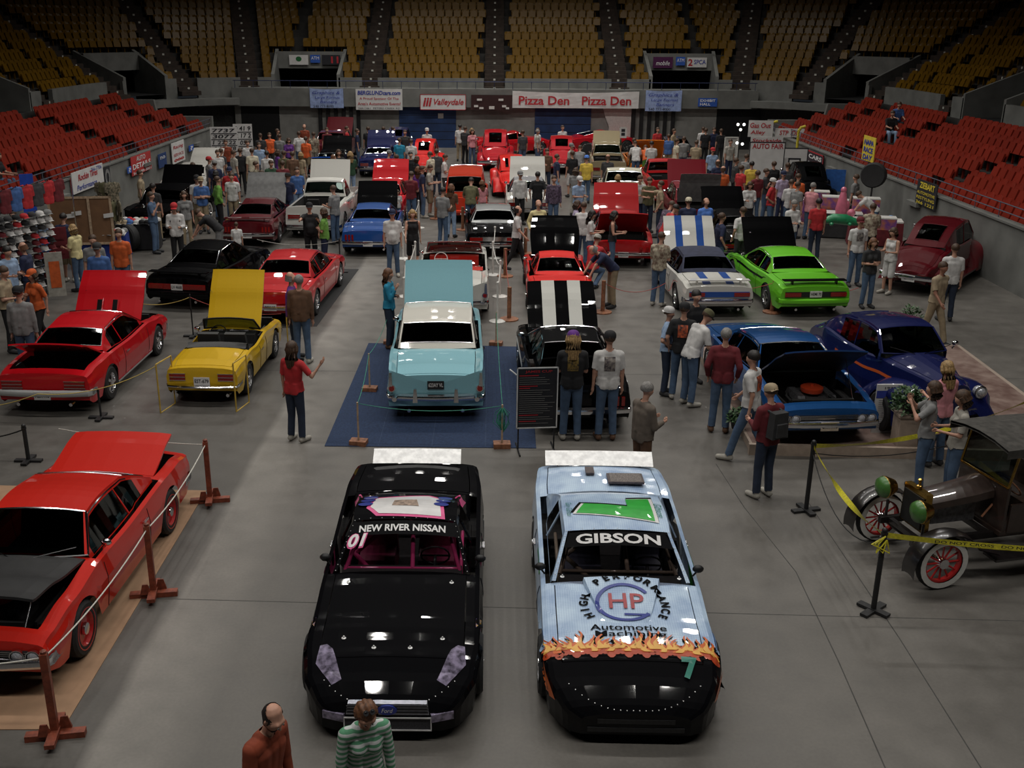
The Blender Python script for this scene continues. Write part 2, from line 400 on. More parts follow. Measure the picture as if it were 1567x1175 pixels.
# vomitories
for i, (c, h) in enumerate(VOM):
    mb = MB(); zt = ZB - 0.5 + RI * 4 + 0.1
    for sg in (-1, 1):
        a_, n, _ = bowl(c + sg * h, -0.12); b_ = bowl(c + sg * h, 3.4)[0]; t = Vector((-n.y, n.x, 0)) * 0.1
        vs = []
        for q, z0, z1 in ((a_, 2.4, 4.25), (b_, 2.4, zt + 0.15)):
            for tt in (-1, 1):
                vs += [q + t * tt + Vector((0, 0, z0)), q + t * tt + Vector((0, 0, z1))]
        mb.add(vs, [(0, 1, 3, 2), (4, 6, 7, 5), (1, 5, 7, 3), (0, 4, 5, 1), (2, 3, 7, 6)])
    p0, p1 = bowl(c - h, 2.7)[0], bowl(c + h, 2.7)[0]; q0, q1 = bowl(c - h, 3.45)[0], bowl(c + h, 3.45)[0]
    mb.add([(p.x, p.y, z) for z in (zt - 1.0, zt) for p in (p0, p1, q1, q0)], [(0, 1, 5, 4), (4, 5, 6, 7), (3, 2, 1, 0)])
    mb.obj('tunnel_walls', CONC, bo)
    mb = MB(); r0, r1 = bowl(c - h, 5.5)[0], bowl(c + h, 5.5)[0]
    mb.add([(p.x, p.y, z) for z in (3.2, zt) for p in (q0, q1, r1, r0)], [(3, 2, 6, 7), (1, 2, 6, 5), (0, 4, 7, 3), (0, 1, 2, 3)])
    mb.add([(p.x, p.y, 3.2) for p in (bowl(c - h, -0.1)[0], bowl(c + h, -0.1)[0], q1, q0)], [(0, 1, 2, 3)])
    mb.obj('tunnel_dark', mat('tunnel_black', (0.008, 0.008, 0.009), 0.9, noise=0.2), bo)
# concourse slab + lower ring wall
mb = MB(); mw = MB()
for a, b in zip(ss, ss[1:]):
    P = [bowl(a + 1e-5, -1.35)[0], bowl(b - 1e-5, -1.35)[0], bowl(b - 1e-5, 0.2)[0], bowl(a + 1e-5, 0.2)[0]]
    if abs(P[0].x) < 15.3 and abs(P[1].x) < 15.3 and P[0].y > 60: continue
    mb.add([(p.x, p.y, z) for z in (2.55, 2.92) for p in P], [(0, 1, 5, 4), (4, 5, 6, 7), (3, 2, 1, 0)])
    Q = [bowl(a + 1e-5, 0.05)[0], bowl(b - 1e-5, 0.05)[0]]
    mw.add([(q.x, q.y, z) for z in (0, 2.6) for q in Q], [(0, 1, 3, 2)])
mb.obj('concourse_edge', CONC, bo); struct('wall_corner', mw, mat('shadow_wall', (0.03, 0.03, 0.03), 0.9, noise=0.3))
# far end: fascia, walls, doors, pillars
mb = MB(); mb.box((0, 64.95, 2.97), (31.6, 1.5, 1.06)); struct('balcony', mb, CONC)
mb = MB(); mb.box((0, 64.85, 1.25), (31.6, 0.3, 2.5)); struct('wall_far', mb, mat('block_wall', (0.26, 0.255, 0.24), 0.85, noise=0.12, nscale=2))
def farbox(x0, x1, z0, z1, y, dpt, name, m, **kw):
    mb = MB(); mb.box(((x0 + x1) / 2, y, (z0 + z1) / 2), (x1 - x0, dpt, z1 - z0)); return mb.obj(name, m, **kw)
NAVY = mat('navy_door', (0.016, 0.045, 0.14), 0.6, noise=0.2, nscale=2)
for i, (a_, b_) in enumerate(((614, 699), (817, 901))):
    x0, x1 = atY(a_, 190, 66).x, atY(b_, 190, 66).x
    dn = farbox(x0, x1, 0, 2.42, 64.70, 0.12, 'door_%d' % (i + 1), NAVY, kind='structure')
    for j in range(1, 5): farbox(x0, x1, j * 0.48, j * 0.48 + 0.02, 64.635, 0.02, 'door_rail', BLACK, parent=dn)
for px in (492, 504, 516, 528, 539, 550, 968, 980, 992, 1004, 1016, 1028):
    x = atY(px, 185, 65).x; farbox(x - 0.11, x + 0.11, 0, 2.44, 64.62, 0.2, 'column', BLACK, kind='structure')
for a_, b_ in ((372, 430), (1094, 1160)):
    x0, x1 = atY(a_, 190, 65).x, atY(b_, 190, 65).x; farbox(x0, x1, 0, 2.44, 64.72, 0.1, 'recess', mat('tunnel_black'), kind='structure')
x0, x1 = atY(921, 190, 65).x, atY(964, 190, 65).x
mb = MB(); mb.add([(x0 + .3, 64.6, 0), (x1, 64.6, 0), (x1, 64.6, 2.4), (x0, 64.6, 2.4), (x0 + .15, 64.6, 1.9), (x0 + .4, 64.6, 1.3)], [(0, 1, 2, 3, 4, 5)]); 
mb.add([(x0 + .3, 64.65, 0), (x1, 64.65, 0), (x1, 64.65, 2.4), (x0, 64.65, 2.4), (x0 + .15, 64.65, 1.9), (x0 + .4, 64.65, 1.3)], [(5, 4, 3, 2, 1, 0)])
mb.obj('plastic_sheet', WHITE, label='ragged white sheet hung on far wall beside the black bars', cat='sheet')
farbox(atY(672, 190, 65.8).x, atY(680, 190, 65.8).x, 1.75, 2.05, 64.62, 0.03, 'notice', WHITE, label='small white notice on the navy far door', cat='notice')
# navy rail on the balcony
e_ = empty('balcony_rail', (0, 64.3, 3.5), 'thin navy rail along the front of the far balcony', 'rail')
mb = MB(); mb.tube((-15.7, 0, 0.42), (15.7, 0, 0.42), 0.022, n=5); mb.obj('rail_bar', mat('rail_navy', (0.02, 0.03, 0.09), 0.4, 0.3, noise=.1), e_)
mb = MB()
for i in range(29): mb.tube((-15.6 + i * 1.114, 0, 0), (-15.6 + i * 1.114, 0, 0.42), 0.016, n=5)
mb.obj('rail_posts', MC['rail_navy'], e_, kind='stuff')

# ---- banners and signs
def sign(name, label, cat, P, Q, S, back, lines, mback, border=None, thick=0.03, group=None, sag=0.0):
    """P lower left, Q lower right, S upper left in world; lines = (text, u, v, height, material, bold, shear)"""
    P, Q, S = Vector(P), Vector(Q), Vector(S); ex = (Q - P); W = ex.length; ex.normalize()
    ez = S - P; H = ez.length; ez.normalize(); n = ex.cross(ez).normalized()
    M = Matrix((ex, ez, n)).transposed().to_4x4(); M.translation = P
    mb = MB(); nx, nz = 12, 4; rows = []
    for j in range(nz + 1):
        rows.append([M @ Vector((W * i / nx, H * j / nz - sag * math.sin(math.pi * i / nx) * j / nz, sag * .12 * math.sin(i * 1.9 + j))) for i in range(nx + 1)])
    mb.grid(rows); mb.grid([[p - n * thick for p in reversed(r)] for r in rows])
    for r_ in (rows[0], rows[-1]): mb.grid([r_, [p - n * thick for p in r_]])
    for c_ in (0, -1): mb.grid([[r_[c_] for r_ in rows], [r_[c_] - n * thick for r_ in rows]])
    o = mb.obj(name, mback, label=label, cat=cat, group=group)
    for tx, u, v, h, tm, bold, sh in lines:
        tv, tf = text_geo(tx, 1.0, 0, bold, 1.0, 'CENTER', sh)
        wd = max(p.x for p in tv) - min(p.x for p in tv); tw = u[1] - u[0]; k = tw * W / wd
        hh = max(p.y for p in tv) - min(p.y for p in tv); kz = h * H / hh; cx = (max(p.x for p in tv) + min(p.x for p in tv)) / 2; cy = (max(p.y for p in tv) + min(p.y for p in tv)) / 2
        t = MB(); uc = (u[0] + u[1]) / 2
        t.add([M @ Vector(((p.x - cx) * k + uc * W, (p.y - cy) * kz + v * H - sag * math.sin(math.pi * uc) * v, 0.012 + sag * .14)) for p in tv], tf)
        t.obj('lettering', tm, o)
    if border:
        b = MB(); t_ = border[0]
        for (u0, v0, u1, v1) in ((0, 0, W, t_), (0, H - t_, W, H), (0, 0, t_, H), (W - t_, 0, W, H)):
            b.add([M @ Vector(q) for q in ((u0, v0, .012), (u1, v0, .012), (u1, v1, .012), (u0, v1, .012), (u0, v0, -thick), (u1, v0, -thick), (u1, v1, -thick), (u0, v1, -thick))], [(0, 1, 2, 3), (7, 6, 5, 4), (0, 4, 5, 1), (1, 5, 6, 2), (2, 6, 7, 3), (3, 7, 4, 0)])
        b.obj('border', border[1], o)
    return o, M, W, H
INK = mat('ink_black', (0.015, 0.015, 0.02), 0.7, noise=0.1); INKR = mat('ink_red', (0.42, 0.02, 0.03), 0.7, noise=0.1); INKB = mat('ink_blue', (0.03, 0.05, 0.32), 0.7, noise=0.1)
INKW = mat('ink_white', (0.8, 0.8, 0.8), 0.6, noise=0.05); INKY = mat('ink_yellow', (0.7, 0.55, 0.05), 0.6, noise=0.1)
VINYL = mat('white_vinyl', (0.62, 0.61, 0.60), 0.6, noise=0.06, nscale=3); BLUEV = mat('blue_vinyl', (0.28, 0.36, 0.60), 0.6, noise=0.15, nscale=6)
REDV = mat('red_vinyl', (0.42, 0.03, 0.03), 0.6, noise=0.1); BLUES = mat('blue_sign', (0.03, 0.10, 0.42), 0.5, noise=0.1); PURP = mat('purple_sign', (0.07, 0.01, 0.06), 0.5, noise=0.1)
def fsign(x0, y0, x1, y1, *a, Y=64.12, **k):
    P, Q, S = atY(x0, y1, Y), atY(x1, y1, Y), atY(x0, y0, Y); Q.z = P.z; S.x = P.x
    return sign(a[0], a[1], 'banner', P, Q, S, None, a[2], a[3], **k)
fsign(475, 135, 526, 165, 'banner', 'pale blue hung banner at the balcony end below the dark tunnel', [('Graphics &', (.08, .9), .8, .2, INKB, .0, .3), ('Large Format', (.15, .9), .55, .16, INKB, 0, .2), ('Banners', (.3, .8), .33, .14, INKB, 0, .2), ('540 777-8000', (.1, .7), .1, .12, INK, 0, 0)], BLUEV, sag=0.06)
fsign(545, 136, 616, 168, 'banner', 'white car dealer banner with blue heading and red lines', [('BERGLUNDcars.com', (.04, .96), .82, .2, INKB, .03, .15), ('A Proud Sponsor Of The', (.08, .92), .53, .15, INKR, .01, 0), ("Area's Automotive Events!", (.04, .96), .3, .15, INKR, .01, 0), ('344-1461  PETERS CREEK RD', (.05, .95), .08, .08, INK, 0, 0)], VINYL)
fsign(643, 144, 713, 168, 'banner', 'white banner with one red script word and red frame', [('Valleydale', (.3, .95), .46, .5, INKR, .02, .3), ('iii', (.06, .26), .5, .55, INKR, .03, .2)], VINYL, border=(0.03, INKR))
o, M, W, H = fsign(784, 139, 977, 165, 'banner', 'long white hanging banner with the same red words twice', [('Pizza Den', (.05, .45), .48, .52, INKR, .02, 0), ('Pizza Den', (.55, .94), .48, .52, INKR, .02, 0)], VINYL, sag=0.1)
fsign(987, 138, 1042, 170, 'banner', 'pale blue hung banner beside the blue exhibit hall sign', [('Graphics &', (.08, .9), .8, .2, INKB, .0, .3), ('Large Format', (.15, .9), .55, .16, INKB, 0, .2), ('Banners', (.3, .8), .33, .14, INKB, 0, .2), ('540 777-8000', (.1, .7), .1, .12, INK, 0, 0)], BLUEV, sag=0.06)
fsign(1068, 150, 1097, 163, 'exhibit_sign', 'small blue sign reading EXHIBIT HALL on balcony', [('EXHIBIT', (.1, .9), .7, .3, INKW, .02, 0), ('HALL', (.1, .65), .28, .3, INKW, .02, 0)], BLUES)
ob, M, W, H = fsign(721, 145, 784, 168, 'scoreboard', 'dark brown scoreboard with blank white panels on balcony', [], mat('scoreboard_brown', (0.03, 0.008, 0.008), 0.6, noise=0.2))
for u, v, a_, b_ in ((.2, .68, .12, .14), (.12, .25, .1, .14), (.25, .12, .1, .13), (.5, .15, .13, .2), (.72, .68, .12, .14), (.8, .25, .1, .14), (.88, .12, .08, .13)):
    mb = MB(); mb.box((0, 0, 0), (a_ * W, b_ * H, .02)); mb.v = [tuple(M @ (Vector(v_) + Vector((u * W, v * H, .02)))) for v_ in mb.v]; mb.obj('display_panel', WHITE, ob)
# signs over the far tunnels
def vsign(x0, y0, x1, y1, lab, lines, mb_): return fsign(x0, y0, x1, y1, 'tunnel_sign', lab, lines, mb_, Y=68.05)
vsign(443, 84, 472, 99, 'white sign with a green tree emblem over the dark tunnel', [('\u25cf', (.35, .65), .6, .5, mat('ink_green', (0.01, .12, .03), .7, noise=.1), 0, 0)], VINYL)
vsign(475, 84, 490, 96, 'blue and red sign over tunnel between two larger signs', [('ATM', (.1, .9), .6, .4, INKW, 0, 0)], BLUES)
vsign(493, 84, 521, 99, 'dark poster with red figures over the tunnel', [('11', (.5, .9), .5, .7, INKR, .03, 0)], INK)
vsign(999, 87, 1029, 104, 'purple sign with white lettering over the tunnel', [('mobile', (.15, .85), .45, .4, INKW, 0, .2)], PURP)
vsign(1034, 87, 1048, 100, 'small blue sign over tunnel beside the purple sign', [('ATM', (.1, .9), .6, .4, INKW, 0, 0)], BLUES)
vsign(1051, 88, 1081, 103, 'white sign with red figure and blue letters over the tunnel', [('SPCA', (.35, .95), .55, .45, INKB, .01, 0), ('2', (.05, .28), .5, .7, INKR, .03, 0)], VINYL)
for (c, h), labs in zip(VOM[2:4], (('round-emblem white sign over the corner tunnel beyond the price board', 'VINYL'), ('dark blue sign over the corner tunnel above the toy stall', 'INK'))):
    p0, p1 = bowl(c - h * .6, 2.62)[0], bowl(c + h * .2, 2.62)[0]; zt = ZB - .5 + RI * 4
    sign('tunnel_sign', labs[0], 'sign', (p0.x, p0.y, zt - .75), (p1.x, p1.y, zt - .75), (p0.x, p0.y, zt - .05), None, [('O', (.25, .75), .5, .6, INKR if labs[1] == 'VINYL' else BLUES, .03, 0)], VINYL if labs[1] == 'VINYL' else INK)
# banners on the lower stand walls
def wsign(x0, y0, x1, y1, label, lines, m_, side=-1, cat='banner', **k):
    X = -15.08 if side < 0 else 14.58
    P, Q = atX(x0, y1[0], X), atX(x1, y1[1], X); S = P.copy(); S.z = atX(x0, y0, X).z
    Q.z = P.z
    return sign('wall_banner', label, cat, P, Q, S, None, lines, m_, **k)
wsign(113, 264, 161, (298, 290), 'white tyre shop banner with red script and tyre emblem', [('Rockin Tires', (.18, .8), .68, .3, INKR, .02, .2), ('Performance', (.12, .75), .22, .26, INKB, .01, .15), ('366-7706', (.6, .95), .85, .18, INKB, .0, 0)], VINYL)
wsign(203, 240, 233, (270, 262), 'red and white banner reading DETAILING above black hood', [('AUTO', (.25, .7), .82, .25, VINYL, .02, 0), ('DETAILS', (.05, .95), .45, .28, INKW, .02, 0), ('540-989-3801', (.05, .95), .1, .14, INKW, .01, 0)], REDV)
wsign(265, 219, 284, (252, 247), 'narrow white banner with red lettering on stand wall', [('Racing', (.1, .9), .75, .2, INKR, .01, .2), ('SERVICE', (.1, .9), .4, .14, INKR, 0, 0), ('ooo', (.1, .9), .15, .12, REDV, .05, 0)], VINYL)
wsign(244, 236, 256, (258, 254), 'dark blue narrow banner on stand wall between two banners', [('no', (.2, .8), .7, .2, INKW, 0, 0)], mat('navy_sign', (.02, .05, .16), .6, noise=.1))
wsign(162, 255, 171, (290, 287), 'black upright oval tyre banner beside the white tyre banner', [('O', (.1, .9), .5, .8, mat('grey_ink', (.2, .2, .2), .6, noise=.1), .04, 0)], INK)
wsign(196, 256, 202, (266, 265), 'tiny blue wall sign left by the detail banner', [('?', (.2, .8), .5, .7, INKW, .02, 0)], BLUES, cat='sign')
wsign(290, 223, 297, (232, 231), 'tiny blue wall sign beside narrow red-lettered banner', [('?', (.2, .8), .5, .7, INKW, .02, 0)], BLUES, cat='sign')
wsign(1234, 228, 1258, (254, 262), 'dark framed banner with pale bars on stand wall', [('CARS', (.1, .9), .7, .25, INKW, .02, 0), ('PARTS', (.1, .9), .25, .25, INKW, .02, 0)], mat('dk', (.03, .02, .03), .6, noise=.1), side=1, border=(.05, INKR))
wsign(1400, 271, 1430, (310, 318), 'black banner with yellow lettering by maroon truck', [('ZIEBART', (.15, .9), .8, .25, INKY, .03, 0), ('AUTOMOTIVE', (.05, .95), .5, .12, INKY, .01, 0), ('RESTYLING', (.05, .95), .3, .12, INKY, .01, 0), ('366 1221', (.05, .95), .1, .12, INKY, .01, 0)], INK, side=1)
wsign(1318, 205, 1336, (243, 247), 'tall yellow and blue race banner on stand wall', [('NAPA', (.1, .9), .75, .22, INKB, .04, .1), ('RACE', (.1, .9), .45, .22, INKB, .04, .1), ('DAY', (.1, .9), .15, .22, INKB, .04, .1)], INKY, side=1)
# ================================================================== CARS
# local frame: +Y is the front of the car, x to its right, z up, origin at the ground under the middle
WC = {}
def wheel_parts(kind, r=0.33, wd=0.2):
    k = (kind, r, wd)
    if k in WC: return WC[k]
    t = MB(); h = wd / 2
    t.lathe([(r * .62, -h), (r * .9, -h), (r, -h * .7), (r, h * .7), (r * .9, h), (r * .62, h)], n=24, axis='X', cap=False)
    tyre = t.mesh('wheel', RUBBER, 35)
    subs = []
    rim = MB(); q = r * .64
    rim.lathe([(q, -h * .9), (q, h * .95), (q * .9, h * .98), (q * .82, h * .6), (q * .3, h * .55), (0.0, h * .6)], n=20, axis='X', cap=False)
    rm = {'red': paint('wheelred', (.42, .02, .02)), 'steel': mat('rim_grey', (.25, .25, .26), .35, .7, noise=.1), 'black': BLACK}.get(kind, CHROME)
    subs.append(('rim', rim.mesh('rim', rm, 40)))
    if kind in ('mag', 'steel', 'chrome'):
        s = MB()
        for i in range(5):
            a = 2 * math.pi * i / 5; s.box((h * .85, math.cos(a) * q * .55, math.sin(a) * q * .55), (.02, q * .8, .055), mtx=Matrix.Rotation(a, 3, 'X'))
        subs.append(('spokes', s.mesh('spokes', CHROME)))
        s = MB(); s.lathe([(q * .75, h * .62), (q * .2, h * .63)], n=16, axis='X'); subs.append(('brake_disc', s.mesh('brake_disc', BLACK)))
    if kind in ('white', 'red', 'redline'):
        s = MB(); a, b = (.68, .92) if kind == 'white' else (.72, .76)
        s.lathe([(r * a, h * 1.0), (r * a, h * 1.03), (r * b, h * 1.03), (r * b, h * .98)], n=24, axis='X', cap=False); subs.append(('sidewall_ring', s.mesh('sidewall_ring', WHITE if kind == 'white' else paint('wheelred', (.42, .02, .02)))))
    s = MB(); s.lathe([(q * .36, h * .7), (q * .33, h * 1.02), (0.0, h * 1.08)], n=14, axis='X'); subs.append(('hub_cap', s.mesh('hub_cap', CHROME, 40)))
    WC[k] = (tyre, subs); return WC[k]

KINDS = dict(
 muscle=dict(L=4.75, W=1.86, top=[(0, .70), (.03, .77), (.14, .85), (.30, .93), (.5, .90), (.76, .93), (.9, .90), (1, .82)],
    wid=[(0, .93), (.05, .97), (.2, 1), (.8, 1), (.95, .97), (1, .94)], cab=(.30, .405, .62, .755), zr=1.33, wr=.61, wb=.83, hood=(.035, .29), deck=(.775, .975), ax=(.175, .79), wrad=.335, win=(.66,)),
 fast=dict(L=4.65, W=1.82, top=[(0, .70), (.03, .78), (.14, .86), (.32, .92), (.5, .89), (.8, .92), (.93, .90), (1, .82)],
    wid=[(0, .92), (.05, .97), (.2, 1), (.8, 1), (.95, .97), (1, .94)], cab=(.32, .42, .60, .86), zr=1.28, wr=.58, wb=.81, hood=(.035, .31), deck=(.87, .975), ax=(.18, .78), wrad=.335, win=(.62,)),
 stock=dict(L=4.95, W=1.96, top=[(0, .36), (.015, .44), (.05, .56), (.12, .68), (.2, .76), (.395, .87), (.5, .90), (.78, .97), (.9, 1.0), (1, .99)],
    wid=[(0, .60), (.012, .74), (.035, .86), (.08, .95), (.16, 1), (.85, 1), (.97, .96), (1, .93)], cab=(.395, .52, .66, .79), zr=1.30, wr=.66, wb=.84, hood=(.10, .385), deck=(.81, .985), ax=(.185, .755), wrad=.34, win=(.665,), skirt=.13),
 fifties=dict(L=5.05, W=1.90, top=[(0, .86), (.03, .93), (.3, 1.03), (.5, .98), (.74, 1.02), (.9, .97), (1, .90)],
    wid=[(0, .95), (.05, .99), (.2, 1), (.8, 1), (.97, .97), (1, .95)], cab=(.31, .375, .625, .735), zr=1.53, wr=.74, wb=.85, hood=(.03, .30), deck=(.76, .985), ax=(.19, .78), wrad=.35, win=(.655,), fins=.16),
 roadster=dict(L=4.0, W=1.47, top=[(0, .62), (.04, .72), (.2, .78), (.40, .86), (.6, .80), (.72, .84), (.9, .82), (1, .76)],
    wid=[(0, .94), (.05, .98), (.2, 1), (.85, 1), (1, .95)], cab=(.41, .475, .6, .73), zr=1.17, wr=.66, wb=.82, hood=(.05, .39), deck=(.75, .97), ax=(.2, .80), wrad=.315, win=(.6,)),
 conv57=dict(L=5.05, W=1.90, top=[(0, .86), (.03, .93), (.3, 1.03), (.5, .98), (.74, 1.0), (.9, .97), (1, .90)],
    wid=[(0, .95), (.05, .99), (.2, 1), (.8, 1), (.97, .97), (1, .95)], cab=(.33, .41, .60, .74), zr=1.42, wr=.68, wb=.82, hood=(.03, .31), deck=(.76, .985), ax=(.19, .78), wrad=.35, win=(.6,), fins=.16),
 vette=dict(L=4.45, W=1.77, top=[(0, .58), (.05, .70), (.16, .84), (.3, .86), (.42, .86), (.6, .84), (.8, .92), (.92, .88), (1, .76)],
    wid=[(0, .82), (.05, .90), (.18, 1), (.36, .93), (.62, .93), (.8, 1), (.95, .95), (1, .88)], cab=(.36, .45, .56, .84), zr=1.22, wr=.54, wb=.76, hood=(.05, .35), deck=(.85, .97), ax=(.2, .80), wrad=.33, win=(.6,)),
 pickup=dict(L=4.9, W=1.92, top=[(0, .98), (.03, 1.06), (.28, 1.12), (.5, 1.1), (.52, 1.12), (1, 1.12)],
    wid=[(0, .95), (.05, .99), (.3, 1), (1, 1)], cab=(.30, .365, .475, .50), zr=1.72, wr=.70, wb=.86, hood=(.03, .29), deck=(.53, .97), ax=(.19, .78), wrad=.38, win=(.49,)),
 wagon=dict(L=4.6, W=1.80, top=[(0, .80), (.03, .92), (.25, 1.0), (.5, 1.0), (.97, 1.0), (1, .95)],
    wid=[(0, .94), (.05, .98), (.2, 1), (.97, 1), (1, .97)], cab=(.27, .36, .93, .975), zr=1.72, wr=.72, wb=.86, hood=(.03, .26), deck=(.98, .99), ax=(.19, .79), wrad=.34, win=(.95,)),
 fat=dict(L=4.5, W=1.80, top=[(0, .98), (.04, 1.02), (.3, 1.10), (.55, 1.08), (.72, 1.12), (.85, .98), (.95, .70), (1, .52)],
    wid=[(0, .22), (.06, .34), (.3, .64), (.4, .76), (.7, .76), (.88, .66), (1, .44)], cab=(.31, .385, .60, .80), zr=1.60, wr=.56, wb=.66, hood=(.05, .30), deck=(.80, .97), ax=(.17, .78), wrad=.35, win=(.63,), fat=True),
)
def xs_fac(z, zs):
    return lin([(.13, .955), (.2, .955), (.28, .965), (.45, .99), (.62, 1.0), (max(.63, zs), .965)], z)
def make_car(kind, label, cat, pos, heading, col, **o):
    """heading: 0 = front points away (+Y). col = (key, rgb)"""
    K = dict(KINDS[kind]); K.update(o.get('K', {})); L, W = K['L'] * o.get('ls', 1), K['W']; hw = W / 2
    fat = K.get('fat'); P = col if not isinstance(col, tuple) else paint(*col)
    rootn = o.get('name', {'pickup': 'pickup_truck', 'roadster': 'roadster_car', 'conv57': 'convertible_car', 'stock': 'racing_car'}.get(kind, 'car'))
    root = empty(rootn, pos, label, cat, R(heading)); sc_ = o.get('scale', 1.0); root.scale = (sc_,) * 3
    Y = lambda t: L * (.5 - t)
    tA, tH, tR, tB = K['cab']; h0, h1 = K['hood']; d0, d1 = K['deck']; zsill = K.get('skirt', .22)
    ax = [Y(a) for a in K['ax']]; wr_ = K['wrad']; ra = wr_ * 1.17
    conv = kind in ('roadster', 'conv57') and not o.get('softtop'); bed = kind == 'pickup'
    open_hood, open_deck = o.get('hood'), o.get('deck')
    ts = [i / 44 for i in range(45)] + [.004, .012, .025, .975, .988, .996] + [tA, tB, h0, h1, d0, d1]
    for a in ax:
        for c in (-1, -.97, -.88, -.7, -.45, -.2, 0, .2, .45, .7, .88, .97, 1): ts.append(.5 - (a + c * ra) / L)
    ts = sorted(t for t in ts if 0 <= t <= 1); ts = [t for i, t in enumerate(ts) if i == 0 or t - ts[i - 1] > .0025]
    for c in (tA, tB, h0, h1, d0, d1): ts[min(range(len(ts)), key=lambda i: abs(ts[i] - c))] = c
    fins = K.get('fins', 0)
    def sec(t):
        y = Y(t); wv = hw * lerpk(K['wid'], t); zt = lerpk(K['top'], t); e = min(1, t / .03, (1 - t) / .03)
        zs = zt - .10
        if fat: zs = zt - .22
        zl = zsill + (.10 * (1 - e) if kind != 'stock' else 0)
        if t < .05 and kind not in ('stock', 'fat'): zl = max(zl, .34 - .1 * t / .05)
        if fat: zl = .34
        else:
            for a in ax:
                dy = abs(y - a)
                if dy < ra: zl = max(zl, wr_ + math.sqrt(max(0, ra * ra - dy * dy)) * .97)
        cr = o.get('crown', .03 if kind != 'fat' else .08)
        fin = fins * max(0, (t - .62) / .38) ** 1.0
        top = [(0, zt + cr), (.3, zt + cr * .85), (.62, zt + cr * .45), (.8, zt - .005), (.9, zt - .02 + fin * .8), (.955, zt - .045 + fin)]
        pts = [(u * wv, y, z) for u, z in top]
        scoop = K.get('scoop')
        for i in range(7):
            z = zs + (zl - zs) * i / 6
            pts.append((wv * xs_fac(z, zs), y, z))
        return pts
    S = [sec(t) for t in ts]; n = len(S[0]); NT = 6
    body = MB(); hood = MB(); deck = MB(); lower = MB()
    stripes = o.get('stripes'); two = o.get('twotone')
    doors = {1: MB(), -1: MB()}; dr = K.get('door', (tA + .015, tR - .02 if not K.get('win') else K['win'][0] - .04))
    if bed: dr = (.33, .49)
    for k in range(len(S) - 1):
        tm = (ts[k] + ts[k + 1]) / 2
        for i in range(n - 1):
            for sx in (1, -1):
                a, b, c, d = S[k][i], S[k][i + 1], S[k + 1][i + 1], S[k + 1][i]
                q = [(p[0] * sx, p[1], p[2]) for p in ((a, b, c, d) if sx > 0 else (d, c, b, a))]
                q = q[::-1]
                top = i < 4
                if top and h0 < tm < h1 and i < 3: tgt = hood
                elif top and d0 < tm < d1 and i < 3: tgt = None if bed else deck
                elif top and tA < tm < tB and i < (4 if not bed else 3):
                    tgt = None
                elif i >= NT and dr[0] < tm < dr[1] and not fat: tgt = doors[sx]
                else: tgt = body
                if tgt is not None:
                    mi = 0
                    if i >= 10 and two and tgt is not hood: mi = 1
                    tgt.add(q, [(0, 1, 2, 3)], mi)
    for k_, s0 in ((0, S[0]), (-1, S[-1])):
        loop = [(p[0], p[1], p[2]) for p in s0] + [(-p[0], p[1], p[2]) for p in reversed(s0)][:-1]
        loop = loop if k_ == -1 else loop[::-1]
        cx_ = sum(p[2] for p in loop) / len(loop); body.add(loop + [(0, loop[0][1] + (.02 if k_ == 0 else -.02), cx_)], [(i, (i + 1) % len(loop), len(loop)) for i in range(len(loop))])
    M2 = [P, paint(*two) if two else P]
    bo_ = body.obj('body', M2, root, smooth=38)
    dcar = Matrix.Identity(4)
    def zt_at(x, y):
        t = .5 - y / L; s = sec(t); return lin([(p[0], p[2]) for p in s[:6]], abs(x))
    # doors with handles
    if not fat:
        for sx in (1, -1):
            do = doors[sx].obj('door', M2, root, smooth=38)
            yh = Y(dr[1]) + .16; zz = lerpk(K['top'], dr[1]) - .2; h_ = MB(); h_.box((sx * hw * 1.0, yh, zz), (.03, .16, .025)); h_.obj('door_handle', CHROME, do)
            for tt in dr:
                g = MB(); s = sec(tt); g.path([(sx * (p[0] + .001), p[1], p[2]) for p in s[NT:]], .006, n=4); g.obj('door_gap', BLACK, do)
    if not bed:
        pass
    # hinged panels
    def panel(mb, name, t_h, ang, m_, under, sgn):
        if not mb.v: return None
        yh = Y(t_h); zh = lerpk(K['top'], t_h)
        top = list(mb.v)
        if ang or True:
            top = [(x * .985, y * .999 , z + .003) for x, y, z in top]
        mb2 = MB(); mb2.add([(x, y - yh, z - zh) for x, y, z in top], mb.f)
        mb2.add([(x, y - yh, z - zh - .03) for x, y, z in top], [f[::-1] for f in mb.f], 1)
        # rim
        xm = max(v[0] for v in mb2.v); ys = sorted(set(round(v[1], 4) for v in mb2.v)); 
        edges = {}
        nv = len(top); key = lambda v: (round(v[0], 3), round(v[1], 3))
        for f in mb.f:
            for a_, b_ in zip(f, f[1:] + f[:1]):
                ka, kb = key(top[a_]), key(top[b_])
                edges[(ka, kb)] = (a_, b_)
        for (ka, kb), (a_, b_) in list(edges.items()):
            if (kb, ka) not in edges and ka != kb: mb2.f.append((b_, a_, a_ + nv, b_ + nv)); mb2.m.append(0)
        po = mb2.obj(name, [m_, under], root, (0, yh, zh + .004), smooth=38)
        po.rotation_euler = (sgn * R(ang or 0), 0, 0)
        return po
    hm = o.get('hood_mat', P); ho = panel(hood, 'hood', h1, open_hood, hm, o.get('under', P), 1)
    dko = None
    if not bed: dko = panel(deck, 'trunk_lid', d0, open_deck, o.get('deck_mat', P), o.get('under', P), -1)
    if ho and o.get('scoops'):
        s = MB(); ln = Y(h0) - Y(h1)
        for sx in (-.17, .17): s.box((sx, ln * .28, .055), (.13, .3, .05), taper=.8)
        s.obj('hood_vents', CHROME, ho)
